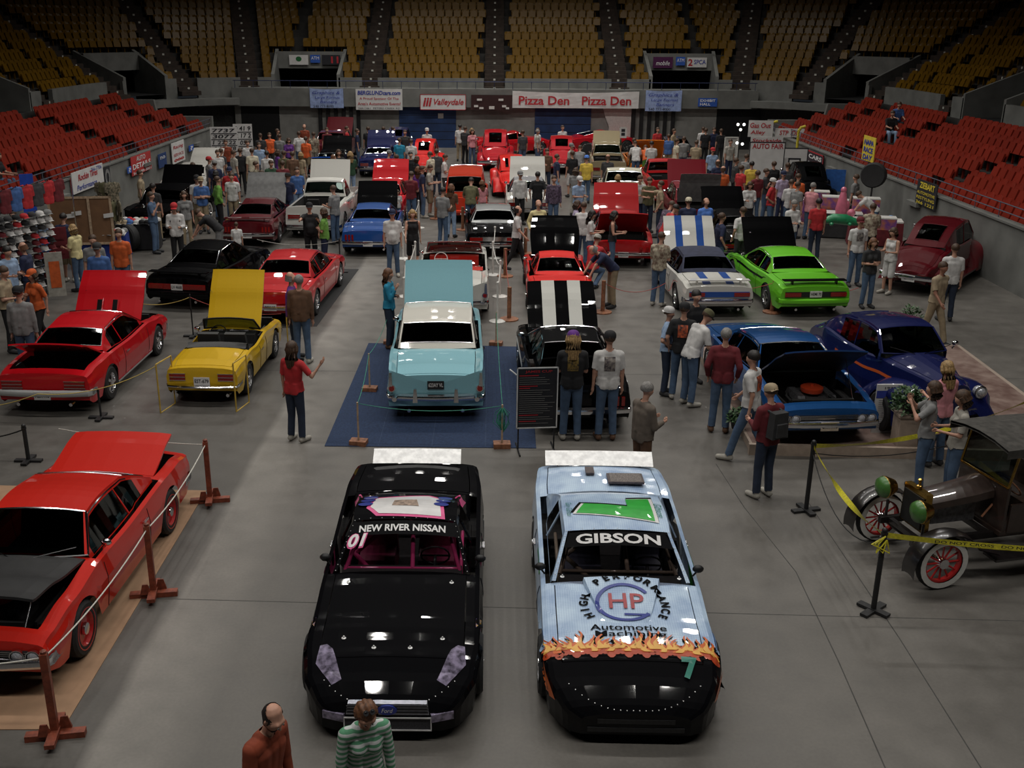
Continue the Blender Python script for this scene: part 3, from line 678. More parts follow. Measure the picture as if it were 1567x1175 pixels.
    if ho and o.get('bulge'):
        s = MB(); ln = Y(h0) - Y(h1); s.box((0, ln * .45, .05), (.75, ln * .8, .06), taper=.82); s.obj('hood_bulge', o.get('bulge') if not isinstance(o['bulge'], bool) else hm, ho)
    if stripes:
        sm, xs_ = stripes
        for po, ta, tb_ in ((ho, h0, h1), (dko, d0, d1)):
            if not po: continue
            for xa, xb in xs_:
                s = MB(); y0, z0 = po.location.y, po.location.z; rows = []
                for j in range(9):
                    y = Y(ta + (tb_ - ta) * j / 8); rows.append([(x, y - y0, zt_at(abs(x), y) - z0 + .014) for x in (xa, (xa + xb) / 2, xb)])
                s.grid(rows); s.grid([[(x, y, z - .008) for x, y, z in reversed(r)] for r in rows]); s.obj('stripe', sm, po)
    # engine bay / trunk cavity / bed
    def cavity(ta, tb_, zf, name, m_):
        s = MB(); y0, y1 = Y(ta), Y(tb_); x1 = .60 * hw if fat else .62 * hw * lerpk(K['wid'], (ta + tb_) / 2) * 1.24
        zc = min(lerpk(K['top'], ta), lerpk(K['top'], tb_)) - .02
        s.add([(-x1, y0, zf), (x1, y0, zf), (x1, y1, zf), (-x1, y1, zf), (-x1, y0, zc), (x1, y0, zc), (x1, y1, zc), (-x1, y1, zc)], [(0, 3, 2, 1)[::-1], (0, 1, 5, 4), (1, 2, 6, 5), (2, 3, 7, 6), (3, 0, 4, 7)])
        return s.obj(name, m_, root)
    if open_hood:
        eb = cavity(h0, h1, .38, 'engine_bay', o.get('bay', DARK)); yc = (Y(h0) + Y(h1)) / 2; s = MB()
        s.box((0, yc, .55), (.5, .75, .3)); s.box((-.28, yc, .70), (.16, .62, .12), taper=.8); s.box((.28, yc, .70), (.16, .62, .12), taper=.8); s.obj('engine_block', mat('engine_grey', (.16, .16, .17), .4, .6, noise=.3, nscale=20), eb)
        s = MB(); s.lathe([(.19, 0), (.2, .03), (.2, .08), (.16, .1), (.03, .1), (.03, .13), (0, .13)], (0, yc, .76), n=18); s.obj('air_cleaner', o.get('cleaner', CHROME), eb, smooth=35)
        s = MB(); s.box((0, Y(h0) - .12, .6), (1.1, .08, .38)); s.obj('radiator', mat('radiator_dark', (.03, .03, .03), .5, .5, noise=.2), eb)
        s = MB(); s.path([(-.2, yc + .3, .78), (-.35, yc + .5, .7), (-.4, Y(h0) - .15, .68)], .03); s.path([(.3, yc - .35, .7), (.45, yc, .68), (.4, yc + .45, .62)], .02); s.obj('hose', RUBBER, eb)
        for sx in (-1,):
            s = MB(); s.tube((sx * .55, Y(h0) - .1, .72), (sx * .55, Y(h1) + (Y(h0) - Y(h1)) * .65 * math.cos(R(open_hood)), .85 + .75 * math.sin(R(open_hood)) * (Y(h0) - Y(h1)) * .85), .008, n=5); s.obj('hood_prop', CHROME, eb)
    if open_deck: cavity(d0, d1, .42, 'trunk_well', o.get('well', DARK))
    if bed:
        bm_ = cavity(d0, d1, .68, 'load_bed', o.get('well', DARK))
    # chassis: dark underbody, wheel housings
    s = MB(); s.box((0, 0, .33), ((1.15 if not fat else .8), L * .94, .16))
    for a in ax:
        for sx in (-1, 1): s.box((sx * hw * (.76 if not fat else .62), a, wr_ * 2 + .10 - .17), (hw * (.34 if not fat else .3), ra * 1.9, .03)); s.box((sx * hw * (.58 if not fat else .42), a, wr_ * 1.2), (.03, ra * 2, wr_ * 1.5))
    s.tube((-hw * .5, ax[0], wr_), (hw * .5, ax[0], wr_), .04); s.tube((-hw * .5, ax[1], wr_), (hw * .5, ax[1], wr_), .05)
    s.obj('chassis', DARK, root)
    # wheels
    wk = o.get('wheel', 'mag'); tyre, subs = wheel_parts(wk, wr_, .24 if kind == 'stock' else .2)
    for a in ax:
        for sx in (1, -1):
            wo = link(bpy.data.objects.new('wheel', tyre), root, (sx * (hw - .115), a, wr_)); wo.rotation_euler = (0, 0, 0 if sx > 0 else math.pi)
            for nm, me in subs: link(bpy.data.objects.new(nm, me), wo)
    # ---- greenhouse
    roofm = o.get('roof_mat', P); wbx = hw * K['wb']; wrx = hw * K['wr']; zr = K['zr']
    zA, zB_ = zt_at(0, Y(tA)) - .015, zt_at(0, Y(tB)) - .015
    if not conv:
        prof = []      # (y, z, halfwidth, zone)
        for j in range(5): u = j / 4; prof.append((tA + (tH - tA) * u, zA + (zr - .05 - zA) * (u ** .93), wbx + (wrx - wbx) * u))
        for j in range(1, 8): u = j / 7; prof.append((tH + (tR - tH) * u, zr - .05 + .05 * math.sin(math.pi * min(1, u * 1.05) ** .8) - .02 * u, wrx + .01 * math.sin(math.pi * u)))
        wB2 = wbx * (.96 if not fat else .8)
        for j in range(1, 7): u = j / 6; prof.append((tR + (tB - tR) * u, zr - .07 + (zB_ - zr + .07) * (u ** (1.25 if not fat else 1.6)), wrx + (wB2 - wrx) * u))
        us = [-1, -.985, -.93, -.6, -.3, 0, .3, .6, .93, .985, 1]
        roof = MB(); gls = {'windscreen': MB(), 'rear_window': MB()}; side_g = {1: MB(), -1: MB()}
        rows = []
        for j, (t, z, wv) in enumerate(prof):
            y = Y(t); base = max(0, 1 - j / 4) ; rb = max(0, (j - 11) / 6)
            rows.append([(u * wv, y + .10 * base * (1 - u * u) - .07 * rb * (1 - u * u), z + (.035 * (1 - u * u) if base < 1 and rb < 1 else .01) - (.03 if abs(u) == 1 else 0)) for u in us])
        rw0, rw1 = (12, 16) if kind not in ('wagon', 'pickup') else (12, 16)
        for j in range(len(rows) - 1):
            for i in range(len(us) - 1):
                um = abs(us[i] + us[i + 1]) / 2
                tgt = roof; mi = 0
                if j < 4 and um < .93: tgt = gls['windscreen']
                oval = .62 if fat else .9
                if rw0 <= j < rw1 and um < oval and not (o.get('split') and um < .2): tgt = gls['rear_window']
                a, b, c, d = rows[j][i], rows[j][i + 1], rows[j + 1][i + 1], rows[j + 1][i]
                tgt.add([a, d, c, b], [(0, 3, 2, 1)])
        wy0, wy1 = K['win'][0], None
        lv = [0, .1, .97, 1]
        for sx in (1, -1):
            ii = -1 if sx > 0 else 0; cols = []
            for j, (t, z, wv) in enumerate(prof):
                x1, y1, z1 = rows[j][ii]; zb = zt_at(wbx, Y(t)) - .03; xb = sx * (wbx + .005 if t < tR else wbx * .99); zb = min(zb, z1)
                xbb = sx * max(abs(x1), wbx * (1 if t < tR else .97)) if z1 > zb + .02 else x1
                cols.append([(x1 + (xbb - x1) * l, y1 if l < 1 else y1, z1 + (zb - z1) * l) for l in lv])
            for j in range(len(cols) - 1):
                tm = (prof[j][0] + prof[j + 1][0]) / 2
                for l in range(3):
                    q = [cols[j][l], cols[j][l + 1], cols[j + 1][l + 1], cols[j + 1][l]]
                    if sx < 0: q = q[::-1]
                    g = l == 1 and j >= 1 and tm < wy0 and not (kind == 'wagon' and False)
                    if kind == 'wagon': g = l == 1 and j >= 1 and tm < .93 and abs(tm - .58) > .02
                    (side_g[sx] if g else roof).add(q, [(0, 1, 2, 3)])
            # B pillar / vent bar
            tb2 = K['win'][0] - .11 * (4.7 / L)
            j = min(range(len(prof)), key=lambda q_: abs(prof[q_][0] - tb2)); c0 = cols[j]
            if o.get('pillar', True) and kind not in ('pickup',): roof.tube((c0[0][0], c0[0][1], c0[0][2] - .02), c0[3], .016, n=5)
        roof.obj('roof', roofm, root, smooth=38)
        for nm, g in gls.items(): g.obj(nm, o.get('glass') or GLASS, root, smooth=40)
        if not o.get('nosideglass'):
            for sx in (1, -1): side_g[sx].obj('side_window', GLASS, root, smooth=40)
        if o.get('chrome', True):
            s = MB()
            r0, r1 = rows[0], rows[4]; s.path([r1[1]] + r1[2:9] + [r1[9]], .012, n=4); s.path([p for p in r0[1:10]], .012, n=4)
            s.path([rows[j][1] for j in range(5)], .012, n=4); s.path([rows[j][9] for j in range(5)], .012, n=4)
            a_, b_ = (2, 8) if not fat else (3, 7)
            s.path([rows[12][i] for i in range(a_, b_ + 1)], .011, n=4); s.path([rows[16][i] for i in range(a_, b_ + 1)], .011, n=4)
            s.path([rows[j][a_] for j in range(12, 17)], .011, n=4); s.path([rows[j][b_] for j in range(12, 17)], .011, n=4)
            for ii in (0, -1): s.path([(rows[j][ii][0] * 1.005, rows[j][ii][1], rows[j][ii][2] - .012) for j in range(1, 13)], .012, n=4)
            s.obj('window_trim', o.get('trim_mat', CHROME if not fat else P), root, smooth=60)
        s = MB()
        if kind == 'stock': pass
        else:
            for sx in (.25, -.35):
                s.path([(sx * .3, Y(tA) + .16, zA + .02), (sx * 1.9, Y(tA) + .02, zA + .12)], .008, n=4)
            s.obj('wiper', CHROME, root)
    else:
        s = MB(); g = MB(); zb = zA; yA, yH = Y(tA), Y(tH); 
        top = [(u * wrx * 1.1, yH + .05 * (1 - u * u), zr + .02 * (1 - u * u)) for u in (-1, -.5, 0, .5, 1)]; bot = [(u * wbx, yA + .14 * (1 - u * u), zb + .02) for u in (-1, -.5, 0, .5, 1)]
        s.path(top, .02, n=6); s.path([bot[0], top[0]], .02, n=6); s.path([bot[-1], top[-1]], .02, n=6); s.path(bot, .018, n=6); s.obj('windscreen_frame', o.get('frame_mat', CHROME), root, smooth=60)
        g.grid([bot, top]); g.obj('windscreen', GLASS, root, smooth=40)
        # folded top boot
        s = MB(); yb = Y(tB); rows = []
        for u in (-1, -.6, 0, .6, 1): rows.append([(u * wbx, yb + .30 - .1 * u * u + (-.16) * v, lerpk(K['top'], tB) + .02 + .07 * math.sin(math.pi * min(1, v)) ) for v in (0, .33, .66, 1, 1.5)])
        s.grid(rows[::-1]); s.grid([[(x, y, z - .12) for x, y, z in r] for r in rows]); s.obj('folded_top', o.get('boot_mat', BLACK), root, smooth=50)
    # mirror
    s = MB()
    for sx in ((-1,) if kind != 'stock' else (-1, 1)):
        s.ball((sx * (hw * .96), Y(tA + .045), zA + .07), (.07, .045, .05), n=8); s.tube((sx * hw * .9, Y(tA + .045), zA - .03), (sx * hw * .96, Y(tA + .045), zA + .05), .012, n=5)
    s.obj('side_mirror', CHROME if kind != 'stock' else BLACK, root, smooth=60)
    # interior
    im = o.get('seat_mat', DARK)
    s = MB(); s.box((0, (Y(tA) + Y(tB)) / 2, .40), (1.25 if not fat else .9, Y(tA) - Y(tB) + .1, .06)); 
    s.box((0, Y(tA) - .10, zA - .18), (wbx * 1.75, .28, .28)); s.box((0, Y(tB) + .02, zB_ - .25), (wbx * 1.7, .05, .5)); io = s.obj('cabin', o.get('cabin_mat', DARK), root)
    ysf = Y(tA) - 1.15 if not kind == 'roadster' else Y(tA) - .72
    if fat: ysf = Y(tA) - .8
    for sx in (-1, 1):
        s = MB(); s.box((sx * wbx * .46, ysf + .22, .55), (.5, .5, .2), taper=.9); s.box((sx * wbx * .46, ysf - .06, .78), (.5, .13, .52), mtx=Matrix.Rotation(R(10), 3, 'X'), taper=.85); s.obj('seat', im, root)
    if not kind in ('roadster', 'pickup', 'vette', 'stock') and not fat:
        s = MB(); s.box((0, ysf - .62, .55), (wbx * 1.6, .45, .22), taper=.95); s.box((0, ysf - .9, .76), (wbx * 1.6, .14, .4), mtx=Matrix.Rotation(R(12), 3, 'X'), taper=.95); s.obj('rear_bench', o.get('bench_mat', im), root)
    s = MB(); cc = Vector((-wbx * .46, ysf + .62, zA - .06)); tl = Matrix.Rotation(R(65), 3, 'X')
    s.path([cc + tl @ Vector((.18 * math.cos(a), .18 * math.sin(a), 0)) for a in [i * math.pi / 7 for i in range(15)]], .012, n=5); s.tube(cc, cc + Vector((0, .3, -.12)), .02, n=6); s.box(tuple(cc), (.34, .02, .02)); s.obj('steering_wheel', o.get('wheel_mat', BLACK), root)
    # ---- front & rear furniture
    if o.get('bumpers', True) and kind != 'stock':
        for end, t0 in (('front', 0), ('rear', 1)):
            s = MB(); sg = 1 if t0 == 0 else -1; wv = hw * lerpk(K['wid'], t0) * (1 if not fat else 1.9); z0 = K.get('bz', .46 if kind not in ('roadster',) else .42)
            if kind in ('fifties', 'conv57'): z0 = .50
            yb = Y(t0); hgt = K.get('bh', .13 if kind not in ('roadster',) else .08)
            pr = [(-1.03, -.30), (-1.03, -.05), (-.97, .03), (-.5, .09), (0, .11), (.5, .09), (.97, .03), (1.03, -.05), (1.03, -.30)]
            rows = []
            for u, dy in pr: rows.append([(u * wv * (1 if abs(u) < 1 else .995), yb + sg * (dy + .0 + k_), z0 + zz) for k_, zz in ((-.03, hgt * .5), (.02, hgt * .35), (.035, 0), (.02, -hgt * .35), (-.03, -hgt * .5))])
            if sg > 0: rows = rows[::-1]
            s.grid(rows); s.grid([[(x, y - sg * .03, z) for x, y, z in reversed(r)] for r in rows])
            if kind in ('fifties', 'conv57'):
                for sx in (-.38, .38): s.box((sx, yb + sg * .15, z0 + .08), (.09, .1, .26), taper=.6); 
                for sx in (-1, 1): s.tube((sx * wv * .85, yb + sg * .02, z0 + .0), (sx * wv * .85, yb + sg * .16, z0), .07, .045, n=10)
            s.obj('%s_bumper' % end, o.get('bump_mat', CHROME), root, smooth=40)
            if end == 'rear' and o.get('plate', True) or end == 'front' and o.get('fplate'):
                txt, pm, pz = (o.get('plate_txt', 'XZK 418'), VINYL, None); pz = o.get('plate_z', z0 - .02)
                s = MB(); yy = yb + sg * (.12 if abs(pz - z0) < .1 else .035); s.box((0, yy, pz), (.31, .012, .16)); po = s.obj('licence_plate', o.get('plate_mat', VINYL), root)
                tv, tf = text_geo(txt, .1, 0, .002); kx = min(1, .27 / (max(v.x for v in tv) - min(v.x for v in tv)))
                s = MB(); s.add([(v.x * kx * (1 if sg < 0 else -1), yy + sg * .009, pz + v.y * 1.05) for v in tv], tf if sg < 0 else [f for f in tf]); s.obj('lettering', o.get('plate_ink', INK), po)
    zf = lerpk(K['top'], 0) ; wv = hw * lerpk(K['wid'], .004)
    if kind not in ('stock', 'fat'):
        g = MB(); gz = .5 * (zf - .10 + .50); gh = max(.12, zf - .22 - .42); y_ = Y(0) + .012
        g.box((0, y_, gz), (wv * 1.75, .03, gh)); go = g.obj('grille', BLACK, root)
        s = MB()
        for j in range(5): s.box((0, y_ + .02, gz - gh * .4 + gh * .2 * j), (wv * 1.7, .012, .008))
        s.obj('grille_bars', CHROME, go)
        nn = 2 if o.get('quad', True) else 1; rr = .075 if nn == 2 else .09
        for sx in (-1, 1):
            for j in range(nn):
                hl = MB(); hr = MB(); x = sx * (wv * .84 - j * .175); hl.lathe([(rr, .0), (rr * .8, .03), (0, .045)], (x, y_ + .01, gz), n=12, axis='Y'); hr.lathe([(rr * 1.15, 0), (rr * 1.15, .035), (rr, .035)], (x, y_ + .005, gz), n=12, axis='Y', cap=False)
                hl.obj('headlight', LAMPGLASS, go, smooth=50); hr.obj('headlight_ring', CHROME, go, smooth=50)
    if kind not in ('stock',):
        zr_ = lerpk(K['top'], 1); wv = hw * lerpk(K['wid'], 1); yr = Y(1) - .015
        style = o.get('tail', 'bar')
        tz = .5 * (zr_ - .1 + .54)
        if kind in ('fifties', 'conv57'):
            for sx in (-1, 1):
                s = MB(); s.tube((sx * wv * .91, yr + .06, .68), (sx * wv * .91, yr - .06, .68), .06, .05, n=12); to = s.obj('tail_light', REDLAMP, root, smooth=40)
                s = MB(); s.box((sx * wv * .93, yr - .01, .86), (.07, .1, .26), taper=.7); s.tube((sx * wv * .91, yr + .05, .68), (sx * wv * .91, yr - .03, .68), .075, .07, n=12); s.obj('fin_bezel', CHROME, to)
        elif style == 'bar':
            for sx in (-1, 1):
                s = MB(); s.box((sx * wv * .68, yr, tz), (wv * .44, .03, .13)); to = s.obj('tail_light', REDLAMP, root)
                s = MB(); s.box((sx * wv * .68, yr - .012, tz), (wv * .44, .02, .012)); s.box((sx * wv * .68, yr - .0, tz + .068), (wv * .46, .035, .012)); s.box((sx * wv * .68, yr, tz - .068), (wv * .46, .035, .012)); s.obj('lamp_bezel', CHROME, to)
        elif style == 'full':
            s = MB(); s.box((0, yr, tz), (wv * 1.76, .03, .14)); s.obj('tail_panel', o.get('tailpanel', BLACK), root)
            for sx in (-1, 1): s = MB(); s.box((sx * wv * .66, yr - .02, tz), (wv * .46, .03, .1)); s.obj('tail_light', REDLAMP, root)
        elif style == 'three':
            for sx in (-1, 1):
                for j in range(3): s = MB(); s.box((sx * (wv * .84 - j * .105), yr, tz), (.06, .03, .17)); s.obj('tail_light', REDLAMP, root)
        elif style == 'round':
            for sx in (-1, 1):
                for j in range(o.get('nround', 2)): s = MB(); s.tube((sx * (wv * .8 - j * .2), yr + .04, tz), (sx * (wv * .8 - j * .2), yr - .03, tz), .06, .05, n=12); s.obj('tail_light', REDLAMP, root, smooth=40)
        if kind not in ('fat',):
            s = MB()
            for sx in (-.5, .5): s.tube((sx, yr + .35, .25), (sx, yr - .06, .25), .035, n=8)
            s.obj('exhaust_tips', CHROME, root, smooth=40)
    if fat:
        for (yw, l0, l1, w0, zt_) in ((ax[0], .66, .95, .40, .88), (ax[1], .78, .78, .36, .84)):
            for sx in (-1, 1):
                s = MB(); rows = []
                for j in range(17):
                    u = -1 + 2 * j / 16; ln = l0 if u > 0 else l1; y = yw + u * ln; hgt = (.28 if u < 0 or True else 0) + (zt_ - .28) * math.sqrt(max(0, 1 - abs(u) ** 2.2)); dy = abs(y - yw); zl = .24
                    if dy < ra: zl = max(zl, wr_ + math.sqrt(ra * ra - dy * dy) * .92)
                    zl = min(zl, hgt - .01); r = []
                    x0 = hw * .36; wx = w0 + .16
                    for i in range(9):
                        a = math.pi / 2 * i / 8; r.append((sx * (x0 + wx * math.sin(a) ** .9), y, zl + (hgt - zl) * math.cos(a) ** .7))
                    rows.append(r if sx > 0 else r[::-1])
                s.grid(rows); fo = s.obj('fender', P, root, smooth=60)
                if yw == ax[0]:
                    s = MB(); s.ball((sx * hw * .62, yw + .45, .80), (.10, .12, .10), n=12); s.obj('headlight', LAMPGLASS, fo, smooth=60)
                    s = MB(); s.lathe([(.105, 0), (.115, .01), (.105, .02)], (sx * hw * .62, yw + .50, .80), n=14, axis='Y'); s.obj('headlight_ring', CHROME, fo)
        for sx in (-1, 1):
            s = MB(); s.box((sx * hw * .82, 0, .30), (.26, L * .36, .05)); s.obj('running_board', P, root)
        s = MB(); rows = []
        for j in range(7):
            z = .42 + .1 * j; wv = .10 + .16 * math.sin(math.pi * (j + 1.2) / 8); rows.append([(u * wv, Y(0) + .06 - .22 * u * u * .6 - .02 * j, z) for u in (-1, -.5, 0, .5, 1)])
        s.grid(rows); g = s.obj('grille', CHROME, root, smooth=60)
    if o.get('sidestripe'):
        sm_, t0_, t1_, i0, off0 = o['sidestripe']
        for sx in (-1, 1):
            s = MB(); rows = []
            for j in range(25):
                t = t0_ + (t1_ - t0_) * j / 24; q = sec(t); a_, b_ = Vector(q[i0]), Vector(q[i0 + 1]); k = .5 * (j / 24) if i0 == NT else 0
                rows.append([(sx * (p.x + .006), p.y, p.z) for p in (a_.lerp(b_, .35 + k * .3), b_)])
            s.grid(rows if sx > 0 else [r[::-1] for r in rows]); s.obj('side_stripe', sm_, root)
    if o.get('rocker'):
        for sx in (-1, 1): s = MB(); s.box((sx * hw * .97, 0, .25), (.03, ax[0] - ax[1] - ra * 2.1, .04)); s.obj('sill_trim', CHROME, root)
    if o.get('spoiler'):
        s = MB(); z_ = zt_at(0, Y(.96)); s.box((0, Y(.965), z_ + .09), (hw * 1.7, .2, .025)); 
        for sx in (-1, 1): s.box((sx * hw * .6, Y(.965), z_ + .04), (.03, .12, .1))
        s.obj('rear_spoiler', o['spoiler'], root)
    root['_k'] = kind
    return dict(root=root, Y=Y, K=K, L=L, hw=hw, zt=zt_at, hood=ho, deck=dko, sec=sec)
# ================================================================== THE CARS ON SHOW
CARS = []
def put(kind, px, py, short, label, col, face='away', hd=0.0, z=0.5, cat='car', **o):
    L = KINDS[kind]['L'] * o.get('ls', 1) * o.get('scale', 1.0); N = at(px, py, z); N.z = o.pop('base', 0.0)
    d = Vector((math.sin(R(hd)), math.cos(R(hd)), 0)); pos = N + d * (L / 2)
    c = make_car(kind, label, cat, pos, -hd if face == 'away' else 180 - hd, col, **o)
    CARS.append((short, pos.copy(), L, c['root'])); return c
RED_ = ('red', (0.50, 0.004, 0.010)); ORED = ('orange_red', (0.55, 0.016, 0.008)); MAROON = ('maroon', (0.09, 0.004, 0.008)); CRIM = ('crimson', (0.42, 0.006, 0.014))
BLK = ('black', (0.002, 0.002, 0.0025)); WHT = ('white', (0.58, 0.57, 0.53)); NAVYP = ('navy', (0.006, 0.010, 0.07)); CREAM = mat('cream_interior', (.5, .47, .4), .6, noise=.1)
GREYM = mat('grey_panel', (0.13, 0.13, 0.13), .6, noise=.15)
SB = paint('silverblack', (.2, .2, .2))
W57 = paint('ivory', (.62, .60, .54)); BLK_M = paint(*BLK)
for c_ in (RED_, ORED, MAROON, CRIM, BLK, WHT, NAVYP): paint(*c_)
plym = put('muscle', -40, 994, 'orange-red muscle coupe', 'orange-red muscle coupe with open black hood on a tan mat behind wooden rope posts', ORED, 'toward', 1.5, wheel='red', crown=.035, hood=16, hood_mat=mat('matte_black', (.012, .012, .013), .55, noise=.2), under=mat('matte_black'), deck=20, cleaner=paint('airred', (.45, .03, .02)), bump_mat=CHROME, K=dict(L=5.05, W=1.94, win=(.655,)))
nova = put('muscle', 68, 598, 'red coupe with open trunk', 'bright red coupe with hood and trunk both open beside yellow roadster', RED_, 'away', 0.6, hood=58, deck=30, scoops=True, wheel='mag', bump_mat=paint('bumper_silver', (.35, .36, .36)), tail='bar', tailpanel=BLACK, rocker=True, under=MC['paint_red'], K=dict(deck=(.765, .955)))
tr6 = put('roadster', 310, 590, 'yellow roadster', 'bright yellow open roadster with raised hood inside a thin yellow frame fence', ('yellow', (.62, .38, .01)), 'away', 1.2, z=.42, hood=62, under=mat('mustard_under', (.36, .21, .02), .5, noise=.15), wheel='steel', tail='bar', plate_txt='EST-679', plate_z=.52, cabin_mat=DARK, seat_mat=mat('seat_black', (.02, .02, .02), .6), K=dict(bh=.06), frame_mat=BLACK)
gn = put('fast', 272, 446, 'black notchback coupe', 'glossy black notchback coupe parked between red open-trunk coupe and red hardtop', BLK, 'away', 8, tail='full', tailpanel=REDLAMP, wheel='mag', plate_txt='LV 4668', plate_z=.62, bump_mat=MC['paint_black'], spoiler=MC['paint_black'], K=dict(W=1.86, cab=(.31, .42, .62, .80), zr=1.36))
riv = put('muscle', 418, 465, 'red hardtop', 'plain red hardtop with closed hood on black floor strip by two men looking', ('bright_red', (.48, .01, .014)), 'away', 3.0, plate_z=.48, plate_txt='RIV 65', tail='full', tailpanel=MC.get('paint_bright_red') or paint('bright_red', (.48, .01, .014)), wheel='mag', K=dict(L=5.1))
maroon = put('fast', 379, 357, 'maroon fastback', 'dark maroon fastback with raised grey and black hood behind the crowd aisle', MAROON, 'away', -1.0, hood=62, hood_mat=GREYM, tail='three', wheel='mag', spoiler=MC['paint_maroon'], K=dict(cab=(.31, .40, .60, .86)))
bmus = put('muscle', 563, 370, 'blue pony coupe', 'medium blue pony coupe with raised black hood beside white rope posts', ('blue', (.012, .065, .26)), 'away', -1.0, hood=60, hood_mat=MC['paint_black'], tail='three', wheel='steel', plate_txt='66 PONY', K=dict(W=1.80, L=4.6))
chev = put('fifties', 667, 607, 'light blue fifties sedan', 'light blue fifties hardtop with ivory roof and raised hood on navy carpet', ('sky_blue', (.23, .47, .54)), 'away', -2.0, hood=60, wheel='white', roof_mat=W57, plate_txt='623AY VL', plate_mat=BLACK, plate_ink=VINYL, plate_z=.74)
conv = put('conv57', 692, 462, 'red and white convertible', 'red and white fifties convertible with silver-striped red seats behind the light blue sedan', WHT, 'away', -1.2, wheel='white', seat_mat=paint('seatred', (.5, .03, .02)), bench_mat=mat('silver_cloth', (.3, .3, .3), .5, noise=.1), cabin_mat=paint('seatred', (.5, .03, .02)), boot_mat=paint('seatred', (.5, .03, .02)), hood_mat=paint('convred', (.45, .02, .02)), wheel_mat=WHITE)
must2 = put('muscle', 757, 372, 'black coupe with silver roof', 'black coupe with silver roof and thin red tail stripe behind the convertible', BLK, 'away', -1.5, roof_mat=paint('silver', (.30, .31, .31), metal=.3), tail='full', tailpanel=CHROME, wheel='mag', bump_mat=CHROME, K=dict(W=1.9))
whitec = put('muscle', 810, 318, 'white coupe with raised hood', 'white coupe with raised white hood behind the black silver-roofed coupe', WHT, 'away', .3, hood=66, roof_mat=mat('grey_vinyl', (.16, .16, .17), .6, noise=.1), tail='bar', tailpanel=WHITE, wheel='mag')
vette = put('vette', 858, 455, 'bright red sports coupe', 'bright red curvy sports coupe with black-lined open hood and bulging fenders', ('vivid_red', (.66, .012, .008)), 'away', 0, hood=62, hood_mat=MC['paint_black'], tail='round', wheel='mag', bump_mat=CHROME, plate=False, K=dict(bh=.05))
shel = put('fast', 890, 622, 'black fastback with white stripes', 'black fastback with open trunk and white stripes down its raised hood', BLK, 'away', -2.5, hood=50, deck=38, stripes=(paint('stripewhite', (.6, .6, .56)), ((-.42, -.14), (.14, .42))), tail='three', wheel='mag', plate=False, K=dict(deck=(.80, .965), cab=(.32, .42, .58, .79), L=4.8, W=1.88))
rtr = put('muscle', 953, 384, 'red coupe with open hood and trunk', 'deep red coupe with tall raised hood and open trunk beside cream pickup', ('deep_red', (.36, .006, .008)), 'away', 2.5, hood=62, deck=48, tail='round', wheel='mag', bump_mat=CHROME, K=dict(L=5.1, W=1.96))
wconv = put('muscle', 1100, 458, 'white and blue-striped convertible', 'white convertible with navy cloth top and blue stripes on the raised hood', WHT, 'away', -2.5, hood=62, stripes=(paint('stripeblue', (.015, .07, .30)), ((-.40, -.20), (.20, .40))), roof_mat=mat('navy_cloth', (.018, .022, .05), .85, noise=.2), tail='full', tailpanel=paint('stripeblue', (.015, .07, .30)), wheel='mag', plate=False, chrome=False, spoiler=MC['paint_white'])
green = put('muscle', 1247, 458, 'lime green coupe', 'lime green coupe with black side stripe and raised black hood', ('lime', (.13, .50, .02)), 'away', -5, hood=60, hood_mat=BLK_M, tail='full', wheel='mag', plate_txt='HEMI 70', plate_z=.64, bump_mat=paint('lime', (.13, .50, .02)), spoiler=BLK_M, sidestripe=(BLK_M, .10, .76, 6, 0), K=dict(W=1.92))
gtx = put('muscle', 1262, 640, 'blue muscle coupe on the platform', 'metallic blue muscle coupe with raised hood on a beige show platform', ('metallic_blue', (.012, .075, .24), .3, .25), 'toward', -5, z=.66, base=.16, hood=40, hood_mat=paint('metallic_blue2', (.008, .03, .10), .3, .2), under=BLACK, cleaner=paint('airorange', (.55, .06, .02)), wheel='mag', K=dict(L=5.0, W=1.94), fplate=True, plate_mat=mat('plate_tan', (.5, .42, .33), .5, noise=.2), plate_txt='GTX 1970')
coupe39 = put('fat', 1456, 636, 'midnight blue rounded coupe', 'midnight blue rounded forties coupe with orange flame edging on the platform', NAVYP, 'toward', -9, z=.66, base=.16, wheel='mag', bump_mat=CHROME, sidestripe=(paint('flame_trim', (.55, .10, .02)), .12, .62, 6, 0), K=dict(W=1.9, L=4.75, zr=1.56), scale=1.05)
mtruck = put('fat', 1392, 424, 'maroon thirties sedan', 'dark maroon rounded sedan parked by black and yellow wall banner', MAROON, 'away', 38, wheel='mag', scale=1.12)
# far field
put('fat', 645, 258, 'red window-slot coupe', 'bright red tall thirties coupe with slim rear window by far navy door', ('vivid_red2', (.62, .012, .01)), 'away', 2, wheel='mag', bumpers=False, K=dict(zr=1.68, W=1.7))
put('wagon', 711, 322, 'orange-red wagon', 'orange-red panel wagon with white papers in its open tail', ('wagon_red', (.60, .04, .012)), 'away', 0, wheel='mag', bump_mat=paint('wagon_red', (.60, .04, .012)), tail='bar', K=dict(W=1.76, zr=1.85))
put('fat', 757, 248, 'crimson oval-window sedan', 'crimson rounded sedan with one oval rear window and white plate near far wall', CRIM, 'away', 1, wheel='mag', K=dict(zr=1.75, W=1.9), scale=1.08)
put('fat', 785, 287, 'red split-window coupe', 'vivid red rounded coupe with split rear window beside the white coupe', ('vivid_red', (.66, .012, .008)), 'away', -2, split=True, wheel='mag', bumpers=False, K=dict(zr=1.62))
put('vette', 726, 225, 'long red sports car', 'long low red sports car with raised doors near the far grey wall', RED_, 'away', 75, z=.4, wheel='mag', scale=1.05)
put('vette', 866, 222, 'long crimson sports car', 'long low crimson sports car parked across the far navy door', CRIM, 'away', 72, z=.4, wheel='mag', scale=1.0)
